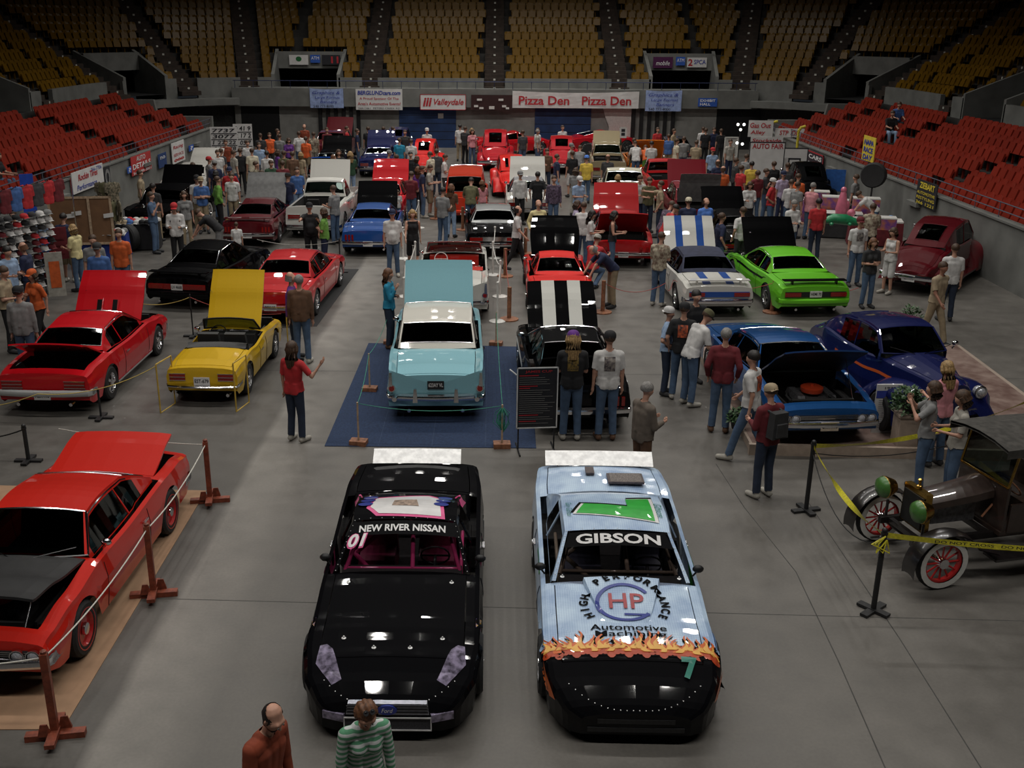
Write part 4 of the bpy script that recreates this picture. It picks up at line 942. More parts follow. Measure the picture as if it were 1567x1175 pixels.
put('fat', 862, 252, 'crimson coupe with white plate', 'crimson rounded coupe with wide split window and pale plate by far crowd', CRIM, 'away', 3, wheel='mag', K=dict(zr=1.6, W=1.9), scale=1.05)
put('muscle', 992, 262, 'bright orange coupe', 'bright orange coupe with raised orange hood near the black wall bars', ('orange', (.75, .20, .01)), 'toward', 0, hood=60, wheel='mag', under=paint('orange', (.75, .20, .01)))
put('pickup', 962, 322, 'cream pickup', 'cream old pickup truck with wide rear cab window behind the deep red coupe', ('cream', (.55, .53, .42)), 'away', 2, wheel='mag', cat='pickup', plate=False)
put('pickup', 1030, 300, 'red pickup', 'bright red pickup truck with narrow rear window beside the cream pickup', ('truck_red', (.45, .012, .015)), 'away', 0, wheel='mag', cat='pickup', plate=False, K=dict(zr=1.66))
put('fifties', 1078, 343, 'maroon fifties car with poster', 'maroon fifties car with open grey-lined trunk holding a white poster', ('maroon2', (.16, .005, .012)), 'away', 1, hood=62, deck=75, under=GREYM, wheel='mag')
quilt = put('muscle', 572, 322, 'red coupe with quilted open hood', 'red coupe with tall quilted red raised hood beside the blue pony coupe', RED_, 'away', 1, hood=58, wheel='mag', K=dict(L=4.9))
put('pickup', 468, 344, 'white pickup', 'white pickup truck with raised white hood behind two men in navy shirts', WHT, 'away', 1, hood=66, wheel='mag', cat='pickup', plate=False)
put('muscle', 503, 266, 'black car with bright blue hood edge', 'black coupe with bright blue trunk edge behind the white pickup', BLK, 'away', 0, hood=55, wheel='mag', deck=24, deck_mat=paint('vivid_blue', (.02, .12, .6)))
put('fifties', 497, 236, 'dark maroon far sedan', 'dark maroon fifties car by the black bars of the far wall', MAROON, 'away', 4, hood=55, wheel='mag')
put('muscle', 573, 256, 'navy coupe with raised hood', 'navy coupe with raised hood between far black bars and navy door', NAVYP, 'away', -2, hood=60, wheel='mag')
put('fat', 605, 232, 'navy rounded car', 'navy rounded car parked against the far navy door', NAVYP, 'away', 0, wheel='mag')
put('fifties', 225, 345, 'black old car under raised hood', 'black old car with huge raised hood beside the caps table', BLK, 'away', 3, hood=60, wheel='white', K=dict(L=4.6))
put('muscle', 275, 290, 'white far coupe', 'white coupe with raised white hood by the stand wall banners', WHT, 'away', 3, hood=50, wheel='mag')
put('fat', 1252, 308, 'black rounded sedan', 'glossy black rounded sedan with rows of lamp glints by toy stall', BLK, 'away', 4, wheel='mag', scale=1.08)
put('muscle', 1142, 378, 'black car beside lime coupe', 'black coupe with open engine behind the white striped convertible', BLK, 'away', -2, hood=58, wheel='mag')
put('pickup', 930, 268, 'tan old pickup', 'tan old pickup with dark open hood behind the yellow-shirted man', ('tan', (.30, .25, .15)), 'away', 4, hood=55, wheel='mag', cat='pickup', plate=False, K=dict(W=1.7))
put('muscle', 1042, 240, 'dark coupe by far wall', 'dark grey coupe under the far balcony beside bright orange coupe', ('dark_grey', (.03, .03, .035)), 'away', 0, wheel='mag')
# chrome-grilled hot rod near the far-side poster stand

# ease the far rows apart until no two cars share floor
for _ in range(40):
    for i in range(17, len(CARS)):
        for j in range(len(CARS)):
            if i == j: continue
            a, b = CARS[i], CARS[j]; d = a[1] - b[1]; ov = 2.0 - abs(d.x), (a[2] + b[2]) / 2 + .15 - abs(d.y)
            if ov[0] > 0 and ov[1] > 0:
                k = .5 if j >= 17 else 1.0
                if ov[0] * 1.0 < ov[1] * .5: sft = Vector(((1 if d.x > 0 else -1) * ov[0] * k, 0, 0))
                else: sft = Vector((0, (1 if d.y > 0 else -1) * ov[1] * k, 0))
                a[1].x = max(-13.2, min(12.8, a[1].x + sft.x)); a[1].y = min(61.2, a[1].y + sft.y)
                if j >= 17: b[1].x = max(-13.2, min(12.8, b[1].x - sft.x)); b[1].y = min(61.2, b[1].y - sft.y)
for q in CARS[17:]: q[3].location = q[1]
# ================================================================== THE TWO STOCK CARS
def car_bvh(root, names):
    vs, fs = [], []
    for c in root.children:
        if c.type == 'MESH' and c.name.split('.')[0] in names:
            o_ = len(vs); mt = Matrix.Translation(c.location)
            vs += [mt @ v.co for v in c.data.vertices]; fs += [tuple(i + o_ for i in p.vertices) for p in c.data.polygons]
    return BVHTree.FromPolygons(vs, fs)
def decal(c, name, vs, fs, m, off=.008, side=0, smooth=False):
    """drape flat print (x,y in car space) down onto the bodywork"""
    out = []
    for v in vs:
        if side: h = c['bvh'].ray_cast(Vector((side * 3, v[0], v[1])), Vector((-side, 0, 0)))
        else: h = c['bvh'].ray_cast(Vector((v[0], v[1], 3)), Vector((0, 0, -1)))
        if h[0] is None: out.append(Vector((v[0], v[1], .3)) if not side else Vector((side * .95, v[0], v[1]))); continue
        n = h[1] if (h[1].z > 0 or side) else -h[1]
        if side and n.x * side < 0: n = -n
        out.append(h[0] + (n * off if side else Vector((0, 0, off))))
    mb = MB(); mb.add(out, fs); return mb.obj(name, m, c['root'])
def flat_text(txt, cx, cy, wd, ht, rot=0.0, bold=0.0, shear=0.0, dense=0):
    tv, tf = text_geo(txt, 1, 0, bold, 1, 'CENTER', shear)
    x0, x1 = min(v.x for v in tv), max(v.x for v in tv); y0, y1 = min(v.y for v in tv), max(v.y for v in tv)
    M = Matrix.Rotation(rot, 3, 'Z')
    return [M @ Vector(((v.x - (x0 + x1) / 2) / (x1 - x0) * wd, (v.y - (y0 + y1) / 2) / (y1 - y0) * ht, 0)) + Vector((cx, cy, 0)) for v in tv], tf
def subdiv(vs, fs, ln=.12):
    bm = bmesh.new(); bv = [bm.verts.new(v) for v in vs]
    for f in fs:
        try: bm.faces.new([bv[i] for i in f])
        except ValueError: pass
    bmesh.ops.triangulate(bm, faces=bm.faces[:])
    for _ in range(4):
        es = [e for e in bm.edges if e.calc_length() > ln]
        if not es: break
        bmesh.ops.subdivide_edges(bm, edges=es, cuts=1); bmesh.ops.triangulate(bm, faces=[f for f in bm.faces if len(f.verts) > 3])
    bm.verts.index_update(); r = [v.co.copy() for v in bm.verts], [tuple(v.index for v in f.verts) for f in bm.faces]; bm.free(); return r
def poly(pts): return [Vector((p[0], p[1], 0)) for p in pts], [tuple(range(len(pts)))]
def ringpoly(cx, cy, r0, r1, a0, a1, n=32, ex=1.0):
    vs = []
    for i in range(n + 1):
        a = a0 + (a1 - a0) * i / n
        vs += [Vector((cx + ex * r0 * math.cos(a), cy + r0 * math.sin(a), 0)), Vector((cx + ex * r1 * math.cos(a), cy + r1 * math.sin(a), 0))]
    return vs, [(2 * i, 2 * i + 1, 2 * i + 3, 2 * i + 2) for i in range(n)]
CLEARG = glass_mat('glass_clear', (.62, .60, .62))
STK = dict(glass=CLEARG, bumpers=False, plate=False, chrome=False, wheel='steel', nosideglass=True)
def racer(px, py, short, label, col, hd, **o):
    c = put('stock', px, py, short, label, col, 'toward', hd, z=.1, cat='racing car', **STK, **o)
    c['bvh'] = car_bvh(c['root'], ('body', 'hood', 'trunk_lid', 'roof', 'windscreen', 'rear_window')); r = c['root']; Y, K, hw = c['Y'], c['K'], c['hw']
    # roll cage
    s = MB(); cg = o.get('cage')
    zc = .45; yb = Y(.66); ya = Y(.54)
    for sx in (-1, 1):
        s.tube((sx * .58, yb, zc), (sx * .52, yb, 1.22), .025); s.tube((sx * .52, yb, 1.22), (sx * .52, ya, 1.18), .025); s.tube((sx * .52, ya, 1.16), (sx * .70, Y(.42), .82), .025); s.tube((sx * .70, yb, .75), (sx * .70, Y(.41), .7), .025)
    s.tube((-.52, yb, 1.22), (.52, yb, 1.22), .025); s.tube((-.5, ya, 1.18), (.5, ya, 1.18), .025); s.tube((-.55, yb, .6), (.5, yb, 1.2), .022); s.tube((-.1, ya, 1.16), (-.12, Y(.43), .84), .028); s.tube((-.68, Y(.43), .84), (.68, Y(.43), .84), .022); s.tube((.25, ya, 1.1), (.62, Y(.5), .85), .03); s.tube((.62, Y(.5), .85), (.3, Y(.43), .7), .03)
    s.obj('roll_cage', c.get('cagem') or CAGE[short], r, smooth=60)
    # roof flaps, window-edge rivets, hood pins, rear blade
    s = MB()
    for i in range(9):
        u = -.86 + 1.72 * i / 8
        for t_ in (K['cab'][1] + .004,): s.ball((u * hw * .67, Y(t_), 0), .008, n=5)
    for i in range(10):
        u = i / 9; t_ = K['cab'][0] + (K['cab'][1] - K['cab'][0]) * u; wv = hw * (.84 + (.66 - .84) * u) * .955
        for sx in (-1, 1): s.ball((sx * wv, Y(t_), 0), .008, n=5)
    for i in range(22):
        a = -1 + 2 * i / 21; s.ball((a * hw * .70, Y(0) - .24 * a * a * abs(a) - .02, 0), .008, n=5)
    vv = []
    for k in range(0, len(s.v), 1): vv.append(s.v[k])
    nb = len(vv) // (9 + 20 + 22)
    for b in range(0, len(vv), nb):
        cxy = Vector(vv[b]); h = c['bvh'].ray_cast(Vector((cxy.x, cxy.y, 3)), Vector((0, 0, -1))); zz = h[0].z if h[0] else .35
        for k in range(nb): s.v[b + k] = (vv[b + k][0], vv[b + k][1], vv[b + k][2] + zz)
    s.obj('rivets', mat('rivet_silver', (.7, .7, .7), .3, .3, noise=.1), r, kind='stuff')
    pins = [(-.62, .35), (.62, .35), (-.55, .155), (.55, .155), (-.2, .125), (.2, .125)] if o.get('pins', True) else [(-.7, .37), (.7, .37)]
    for x, t_ in pins:
        h = c['bvh'].ray_cast(Vector((x * hw, Y(t_), 3)), Vector((0, 0, -1)))[0]
        if h:
            s = MB(); s.lathe([(.026, 0), (.026, .006), (.01, .012), (.008, .03), (0, .03)], tuple(h), n=10); s.obj('hood_pin', mat('rivet_silver'), r)
    s = MB(); z_ = c['zt'](0, Y(.985)) - .02; yb = Y(.985); rows = []
    for u in (-1, -.5, 0, .5, 1): rows.append([(u * o.get('bladew', .66), yb + .02 - .24 * v + .02 * u * u, z_ + .04 + .13 * v) for v in (0, .5, 1)])
    s.grid(rows); s.grid([[(x, y - .008, z) for x, y, z in reversed(q)] for q in rows]); s.obj('rear_blade', mat('blade_metal', (.75, .75, .75), .4, .2, noise=.15, nscale=12, bump=.1), r)
    s = MB()
    for sx in (-1, -.3, .3, 1): s.tube((sx * .6, yb - .02, z_ - .04), (sx * .6, yb - .1, z_ + .08), .012, n=5)
    s.obj('blade_braces', BLACK, r)
    return c
CAGE = {'black stock car': paint('cage_pink', (.50, .04, .16)), 'blue flame stock car': paint('cage_grey', (.16, .12, .09))}
PINK = mat('print_pink', (.75, .08, .28), .35, coat=.8, noise=.05); PW = mat('print_white', (.75, .74, .74), .35, coat=.8, noise=.05); PK = mat('print_black', (.003, .003, .004), .5, coat=.3, noise=.1, spec=.05)
PGREEN = mat('print_green', (.02, .42, .04), .35, coat=.8, noise=.08); PBLUE = mat('print_blue', (.012, .03, .26), .35, coat=.8, noise=.08); PRED = mat('print_red', (.35, .02, .03), .35, coat=.8, noise=.08); PTEAL = mat('print_teal', (.02, .2, .15), .35, coat=.8, noise=.08)

b1 = racer(594, 1121, 'black stock car', 'black stock racing car with white windscreen lettering and pink roll cage', ('gloss_black', (.003, .003, .004)), -.4, seat_mat=mat('pink_seat', (.2, .015, .06), .5, noise=.1), bladew=.64)
Yb = b1['Y']; hw = b1['hw']
# everything printed is read from the front of the car, so x and y are both mirrored
fl = lambda g: ([Vector((-v.x, -v.y, 0)) for v in g[0]], g[1])
def FT(txt, cx, cy, wd, ht, **k):      # text upright for someone looking at the nose; cx,cy in car space
    v, f = flat_text(txt, 0, 0, wd, ht, **k); return [Vector((-p.x + cx, -p.y + cy, 0)) for p in v], f
decal(b1, 'windscreen_strip', *subdiv(*poly([(-.70, Yb(.476)), (.70, Yb(.476)), (.64, Yb(.514)), (-.64, Yb(.514))])), PK, .006)
decal(b1, 'lettering', *subdiv(*FT('NEW RIVER NISSAN', .02, Yb(.493), 1.06, .095, bold=.03)), PW, .014)
decal(b1, 'number', *subdiv(*FT('01', .56, Yb(.462), .22, .17, bold=.03, shear=.25)), PW, .02)
decal(b1, 'number_outline', *subdiv(*FT('01', .56, Yb(.462), .25, .20, bold=.06, shear=.25)), PINK, .012)
def turn(g, cx, cy, a):
    M = Matrix.Rotation(a, 3, 'Z'); return [M @ (v - Vector((cx, cy, 0))) + Vector((cx, cy, 0)) for v in g[0]], g[1]
ry = Yb(.59)
decal(b1, 'roof_number_outline', *subdiv(*poly([(-.50, ry + .34), (.36, ry + .30), (.50, ry + .12), (.44, ry - .26), (-.28, ry - .36), (-.44, ry - .25)])), PINK, .010)
decal(b1, 'roof_number', *subdiv(*poly([(-.45, ry + .30), (.33, ry + .26), (.45, ry + .10), (.40, ry - .22), (-.26, ry - .32), (-.40, ry - .22)])), PW, .014)
decal(b1, 'roof_number_hole', *subdiv(*poly([(-.16, ry + .10), (.18, ry + .08), (.16, ry - .10), (-.12, ry - .13)])), mat('print_tan', (.30, .22, .17), .5, noise=.5, nscale=20), .018)
for cx_ in (-.46, .50):
    for i, (a_, b_) in enumerate(((0, 0), (.02, .12), (-.02, -.12))):
        decal(b1, 'roof_emblem', *subdiv(*ringpoly(cx_ + a_, ry - .12 + b_ * 1.1, .001, .06, 0, 2 * math.pi, 12, 1.6)), PBLUE, .02)
for sx in (-1, 1):
    decal(b1, 'pillar_flash', *subdiv(*poly([(sx * .60, Yb(.66)), (sx * .70, Yb(.66)), (sx * .74, Yb(.71)), (sx * .66, Yb(.71))])), PINK, .01)
    v_, f_ = flat_text('01', 0, 0, 1.0, .42, shear=.2, bold=.03); v_ = [Vector((Yb(.52) + (-p.x if sx < 0 else p.x), .60 + p.y, 0)) for p in v_]
    decal(b1, 'door_number', *subdiv(v_, f_), PINK, .01, side=sx)
    # headlight stickers, fog lamp stickers, contingency stickers
    P1 = [(sx * .50, Yb(.050)), (sx * .60, Yb(.028) - .06), (sx * .80, Yb(.09)), (sx * .78, Yb(.155)), (sx * .64, Yb(.125))]
    decal(b1, 'headlight_print', *subdiv(*poly(P1)), mat('print_lamp', (.22, .19, .28), .2, .3, coat=1, noise=.7, nscale=14), .008)
    decal(b1, 'sponsor_print', *subdiv(*poly([(sx * .90, Yb(.20)), (sx * .955, Yb(.225)), (sx * .96, Yb(.255)), (sx * .90, Yb(.235))])), mat('print_patch', (.5, .32, .03), .4, col2=(.05, .04, .3), nscale=20), .01)
    g = MB(); g.box((sx * .56, Yb(0) - .02, .30), (.24, .05, .09), mtx=Matrix.Rotation(sx * R(-18), 3, 'Z')); g.obj('fog_lamp_print', mat('print_lamp'), b1['root'])
# grille with bars and the oval badge, lower screen
gx = MB(); gx.box((0, Yb(.004), .40), (.86, .07, .13), taper=.95); go = gx.obj('grille', mat('grille_silver', (.35, .36, .42), .25, .7, noise=.15, nscale=20), b1['root'])
s = MB()
for j in range(3): s.box((0, Yb(.004) + .038, .365 + .036 * j), (.84, .012, .012))
s.obj('grille_bars', BLACK, go)
s = MB(); s.lathe([(.075, 0), (.075, .02), (0, .022)], (0, 0, 0), n=20, axis='Y'); s.v = [(x * 1.35, y + Yb(.004) + .035, z * .75 + .40) for x, y, z in s.v]; bd = s.obj('oval_badge', PBLUE, go)
tv, tf = flat_text('Ford', 0, 0, .12, .05, shear=.3); s = MB(); s.add([(-v.x, Yb(.004) + .06, .40 + v.y) for v in tv], tf); s.obj('lettering', PW, bd)
s = MB(); s.box((0, Yb(.0) + .005, .23), (.9, .04, .15)); lo_ = s.obj('lower_grille', mat('mesh_dark', (.03, .03, .035), .6, noise=.3, nscale=60), b1['root'])
s = MB(); yy = Yb(.0) + .03
for x in (-.45, 0, .45): s.box((x, yy, .23), (.012, .012, .16))
for z in (.155, .305): s.box((0, yy, z), (.91, .012, .012))
s.obj('grille_frame', mat('rivet_silver'), lo_)

# ---------------- pale blue car with flames
def tread_plate():
    m = bpy.data.materials.new('paint_tread_blue'); m.use_nodes = True; nt = m.node_tree; b = nt.nodes['Principled BSDF']; N = nt.nodes; Lk = nt.links
    tc = N.new('ShaderNodeTexCoord'); n = N.new('ShaderNodeTexNoise'); n.inputs['Scale'].default_value = 3; n.inputs['Detail'].default_value = 8
    mp = N.new('ShaderNodeMapping'); mp.inputs['Rotation'].default_value = (0, 0, R(45)); mp.inputs['Scale'].default_value = (1, 1, .2)
    ch = N.new('ShaderNodeTexChecker'); ch.inputs['Scale'].default_value = 52; ch.inputs['Color1'].default_value = (.36, .50, .70, 1); ch.inputs['Color2'].default_value = (.46, .60, .78, 1)
    Lk.new(tc.outputs['Object'], mp.inputs[0]); Lk.new(mp.outputs[0], ch.inputs['Vector']); Lk.new(tc.outputs['Object'], n.inputs['Vector'])
    r = N.new('ShaderNodeValToRGB'); e = r.color_ramp.elements; e[0].position = .35; e[0].color = (.72, .76, .85, 1); e[1].position = .65; e[1].color = (1.25, 1.2, 1.12, 1)
    mx = N.new('ShaderNodeMixRGB'); mx.blend_type = 'MULTIPLY'; mx.inputs[0].default_value = 1; Lk.new(n.outputs['Fac'], r.inputs[0]); Lk.new(ch.outputs[0], mx.inputs[1]); Lk.new(r.outputs[0], mx.inputs[2]); Lk.new(mx.outputs[0], b.inputs['Base Color'])
    b.inputs['Roughness'].default_value = .4; b.inputs['Coat Weight'].default_value = .8; b.inputs['Coat Roughness'].default_value = .05
    bp = N.new('ShaderNodeBump'); bp.inputs['Strength'].default_value = .15; bp.inputs['Distance'].default_value = .004; Lk.new(ch.outputs['Fac'], bp.inputs['Height']); Lk.new(bp.outputs[0], b.inputs['Normal'])
    MC['paint_tread_blue'] = m; return m
TREAD = tread_plate()
b2 = racer(972, 1128, 'blue flame stock car', 'pale blue stock racing car with flames across its nose and green 7 on roof', TREAD, .6, K=dict(cab=(.365, .478, .69, .80), hood=(.10, .355), win=(.69,)), seat_mat=mat('race_seat', (.03, .03, .05), .6), bladew=.78, pins=False)
Y2 = b2['Y']
# black nose: repaint the faces ahead of the flames
for ch in b2['root'].children:
    if ch.name.split('.')[0] in ('body', 'hood'):
        me = ch.data; me.materials.append(PK) if False else None
        idx = len(me.materials); me.materials.append(mat('paint_nose_black', (.003, .003, .004), .5, coat=.5, noise=.05, spec=.03))
        for p in me.polygons:
            if p.center.y + ch.location.y > Y2(.145): p.material_index = idx
FO = mat('flame_orange', (.62, .12, .015), .4, coat=.6, noise=.1); FY = mat('flame_yellow', (.78, .42, .08), .4, coat=.6, noise=.1); FR = mat('flame_deep', (.42, .05, .012), .4, coat=.6, noise=.1)
fr = random.Random(5)
def tongue(x, y0, ln, wd, lean):
    L_, R_ = [], []
    for i in range(9):
        u = i / 8; wv = wd * (1 - u) ** .7 * (1 + .35 * math.sin(u * 7)); cx = x + lean * u * u + .25 * wd * math.sin(u * 8 + x * 9)
        L_.append((cx - wv / 2, y0 - ln * u)); R_.append((cx + wv / 2, y0 - ln * u))
    vs = [Vector((p[0], p[1], 0)) for pr_ in zip(L_, R_) for p in pr_]
    return vs, [(2 * i, 2 * i + 1, 2 * i + 3, 2 * i + 2) for i in range(8)]
def halfw(y): return b2['hw'] * lerpk(b2['K']['wid'], .5 - y / b2['L']) * .97
fl_ = []
N_ = 30
for i in range(N_):
    u = -1 + 2 * (i + .5) / N_; x = u * .93; y0 = Y2(.130) + .03 * math.cos(i * 2.1)
    fl_.append((x, y0, fr.uniform(.14, .27), fr.uniform(.08, .12), fr.uniform(-.05, .05)))
for nm, m_, k, off in (('flame_shadow', PK, 1.18, .006), ('flame', FO, 1.0, .010), ('flame_core', FY, .62, .015)):
    g = MB()
    for x, y0, ln, wd, le in fl_:
        a, b = tongue(x, y0 + (.06 if k > 1 else 0), ln * k * (1.0 if k >= 1 else 1.1), wd * (k if k <= 1 else 1.5), le); g.add(a, b)
    decal(b2, nm, [Vector(v) for v in g.v], g.f, m_, off).__setitem__('kind', 'stuff')
g = MB()
for i in range(N_):
    x, y0, ln, wd, le = fl_[i]
    a, b = ringpoly(x, y0 + .03, .001, .062, 0, 6.283, 10, .8); g.add(a, b)
decal(b2, 'flame_root', [Vector(v) for v in g.v], g.f, FR, .008)['kind'] = 'stuff'
for sx in (-1, 1):      # flames along the front wings
    g = MB()
    for i in range(9):
        yy = Y2(.06 + .016 * i); g.add([Vector((yy, .38 + .02 * i, 0)), Vector((yy + .1, .40 + .02 * i, 0)), Vector((yy - .12, .66 + .012 * i, 0))], [(0, 1, 2)]); 
    decal(b2, 'wing_flames', [Vector(v) for v in g.v], g.f, FO, .01, side=sx)['kind'] = 'stuff'
    v_, f_ = flat_text('7', 0, 0, .8, .5, shear=.2, bold=.05); v_ = [Vector((Y2(.5) + (-p.x if sx < 0 else p.x), .58 + p.y, 0)) for p in v_]
    decal(b2, 'door_number', *subdiv(v_, f_), PGREEN, .01, side=sx)
decal(b2, 'windscreen_strip', *subdiv(*poly([(-.76, Y2(.436)), (.74, Y2(.436)), (.66, Y2(.472)), (-.66, Y2(.472))])), PK, .006)
decal(b2, 'lettering', *subdiv(*FT('GIBSON', 0, Y2(.453), 1.02, .125, bold=.03)), PW, .014)
# roof number 7, read from the side, with dark shadow
def roofnum(m_, sc, dx, dy, off, nm):
    v, f = flat_text('7', 0, 0, (.72 * sc), 1.0 * sc, bold=.10, shear=-.25); M = Matrix.Rotation(R(90), 3, 'Z')
    v = [M @ p + Vector((dx, dy, 0)) for p in v]; return decal(b2, nm, *subdiv(v, f), m_, off)
roofnum(PK, 1.08, .01, Y2(.59) - .03, .008, 'roof_number_shadow'); roofnum(PW, 1.05, 0, Y2(.585), .011, 'roof_number_edge'); roofnum(PGREEN, .96, 0, Y2(.585), .015, 'roof_number')
for sx in (-1, 1):
    v, f = flat_text('Gary Gibson' if sx > 0 else 'Gibson', 0, 0, .42, .10, shear=.3); M = Matrix.Rotation(R(90), 3, 'Z'); v = [M @ p + Vector((sx * .57, Y2(.58), 0)) for p in v]; decal(b2, 'name_script', *subdiv(v, f), PTEAL, .014)
# hood logo: ring of words, blue C, red HP, two lines below; plus the cowl scoop
hy = Y2(.276)
sb = MB(); sb.box((0, Y2(.33), b2['zt'](0, Y2(.33)) + .018), (.80, .34, .03), mtx=Matrix.Rotation(R(-2.2), 3, 'X'), taper=.93)
sb = MB(); rows = []
for j in range(9):
    v = j / 8; t_ = .205 + (.357 - .205) * v; wv = .20 + .24 * v ** .8; hh = .004 + .085 * v ** 1.3; r_ = []
    for u, k in ((-1.04, 0), (-1, .9), (-.6, 1), (0, 1.05), (.6, 1), (1, .9), (1.04, 0)): x = u * wv; r_.append((x, Y2(t_), b2['zt'](abs(x), Y2(t_)) + hh * k))
    rows.append(r_)
sb.grid(rows); lst = rows[-1]; sb.grid([lst, [(x, y, b2['zt'](abs(x), y) - .01) for x, y, z in lst]]); sb.obj('cowl_scoop', TREAD, b2['root'], smooth=50)
b2['bvh'] = car_bvh(b2['root'], ('body', 'hood', 'trunk_lid', 'roof', 'windscreen', 'rear_window', 'cowl_scoop'))
def arc_text(txt, r, a0, a1, size, m_):
    n = len(txt); vs, fs = [], []
    for i, chh in enumerate(txt):
        if chh == ' ': continue
        a = a0 + (a1 - a0) * i / (n - 1); tv, tf = text_geo(chh, size, 0, .006)
        cxm = (max(v.x for v in tv) + min(v.x for v in tv)) / 2
        M = Matrix.Rotation(a - math.pi / 2, 3, 'Z'); o_ = len(vs)
        vs += [M @ Vector((v.x - cxm, v.y + r, 0)) for v in tv]; fs += [tuple(k + o_ for k in f) for f in tf]
    vs = [Vector((-v.x * 1.0, -v.y * .85 + hy, 0)) for v in vs]
    decal(b2, 'lettering', *subdiv(vs, fs, .08), m_, .012)
arc_text('HIGH PERFORMANCE', .46, R(208), R(-28), .135, PK)
a, b = ringpoly(0, 0, .29, .335, R(35), R(325), 40); a = [Vector((-v.x, -v.y * .85 + hy, 0)) for v in a]; decal(b2, 'logo_ring', *subdiv(a, b), PBLUE, .012)
decal(b2, 'logo_bar', *subdiv(*poly([(.02, hy + .16), (-.27, hy + .16), (-.27, hy + .19), (.02, hy + .19)])), PBLUE, .012)
decal(b2, 'logo_letters', *subdiv(*FT('HP', -.02, hy - .02, .40, .22, bold=.01)), PRED, .016)
decal(b2, 'lettering', *subdiv(*FT('Automotive', 0, hy + .40, .84, .10, bold=.008)), PK, .012)
decal(b2, 'lettering', *subdiv(*FT('Machining', -.02, hy + .51, .78, .10, bold=.008)), PK, .012)
decal(b2, 'nose_number', *subdiv(*FT('7', -.60, Y2(.085), .17, .24, bold=.05), .05), PTEAL, .03)
# roof hatch, jacking plate and rear vents on the deck
s = MB(); yq = Y2(.88); zq = b2['zt'](.4, yq); s.box((-.32, yq, zq + .045), (.5, .34, .03), mtx=Matrix.Rotation(R(3), 3, 'X')); vo = s.obj('deck_vent', mat('vent_grey', (.08, .06, .06), .5, noise=.3, nscale=20), b2['root'])
s = MB(); s.box((-.32, yq, zq + .065), (.44, .28, .006)); s.obj('vent_mesh', mat('vent_mesh_m', (.15, .13, .12), .6, noise=.5, nscale=60), vo)
s = MB(); s.box((.16, Y2(.93), zq + .05), (.12, .22, .03)); s.obj('deck_latch', mat('vent_grey'), b2['root'])
s = MB()
for z in (.2, .3): s.box((0, Y2(0) + .0, z), (1.0 if z < .25 else .8, .04, .05))
s.obj('nose_openings', BLACK, b2['root'])
# ================================================================== PEOPLE
# local frame: the person faces -Y, feet at the origin, 1.75 m tall
SKIN = mat('skin_light', (.50, .27, .19), .6, noise=.08, nscale=12, bump=.02); SKIN2 = mat('skin_tan', (.30, .14, .09), .6, noise=.08, nscale=12); 
HAIRC = dict(brown=mat('hair_brown', (.055, .028, .014), .6, noise=.4, nscale=40), dark=mat('hair_dark', (.012, .009, .008), .55, noise=.4, nscale=40), blonde=mat('hair_blonde', (.30, .19, .08), .6, noise=.3, nscale=40), grey=mat('hair_grey', (.20, .19, .18), .65, noise=.3, nscale=40), red=mat('hair_auburn', (.13, .055, .025), .6, noise=.4, nscale=40))
def pose(**k):
    f = k.get('lean', 0); tw = k.get('twist', 0)
    J = dict(pel=Vector((0, 0, .96)), hL=Vector((.09, 0, .92)), hR=Vector((-.09, 0, .92)))
    st = k.get('stride', 0); kb = k.get('kneel', 0)
    for s, sx in (('L', 1), ('R', -1)):
        a = st * sx; J['k' + s] = Vector((sx * .105, -.30 * math.sin(a) * 1.0 - .03, .50 + .02 * abs(math.sin(a)))); J['a' + s] = Vector((sx * .12, -.62 * math.sin(a) + (.06 if a < 0 else 0), .09 + (.04 if a < 0 else 0)))
        J['t' + s] = J['a' + s] + Vector((sx * .03, -.17, -.05))
    up = Vector((0, -math.sin(f), math.cos(f)))
    J['wst'] = J['pel'] + up * .16; f2 = f * 1.15; up2 = Vector((0, -math.sin(f2), math.cos(f2)))
    J['ch'] = J['pel'] + up * .20 + up2 * .18; J['nk'] = J['ch'] + up2 * .17
    hd = f2 + k.get('nod', .1); uph = Vector((0, -math.sin(hd), math.cos(hd))); J['hd'] = J['nk'] + up2 * .04 + uph * .145
    fw2 = Vector((0, -math.cos(f2), -math.sin(f2)))
    def arm(s, sx, spec):
        sh = J['ch'] + up2 * .10 + Vector((sx * .185, 0, 0)); J['s' + s] = sh
        (ax_, ay, az), (bx, by, bz) = spec
        J['e' + s] = sh + Vector((sx * ax_, -ay, az)).normalized() * .28; J['w' + s] = J['e' + s] + Vector((sx * bx, -by, bz)).normalized() * .25
        J['p' + s] = J['w' + s] + Vector((sx * bx, -by, bz)).normalized() * .075
    arm('L', 1, k.get('L', ((.16, -.02, -1), (.05, .12, -1)))); arm('R', -1, k.get('R', ((.16, -.02, -1), (.05, .12, -1))))
    if kb:
        for q in J: J[q].z -= kb
        for s, sx in (('L', 1), ('R', -1)):
            J['k' + s] = Vector((sx * .15, -.36, .45 if s == 'L' else .40)); J['a' + s] = Vector((sx * .14, -.10 if s == 'L' else .10, .09)); J['t' + s] = J['a' + s] + Vector((0, -.17, -.05))
    if k.get('sit'):
        for q in J: J[q].z -= .46
        for s, sx in (('L', 1), ('R', -1)):
            J['k' + s] = Vector((sx * .14, -.43, .50)); J['a' + s] = Vector((sx * .14, -.48, .09)); J['t' + s] = J['a' + s] + Vector((0, -.17, -.05))
    J['_hd'] = hd; return J
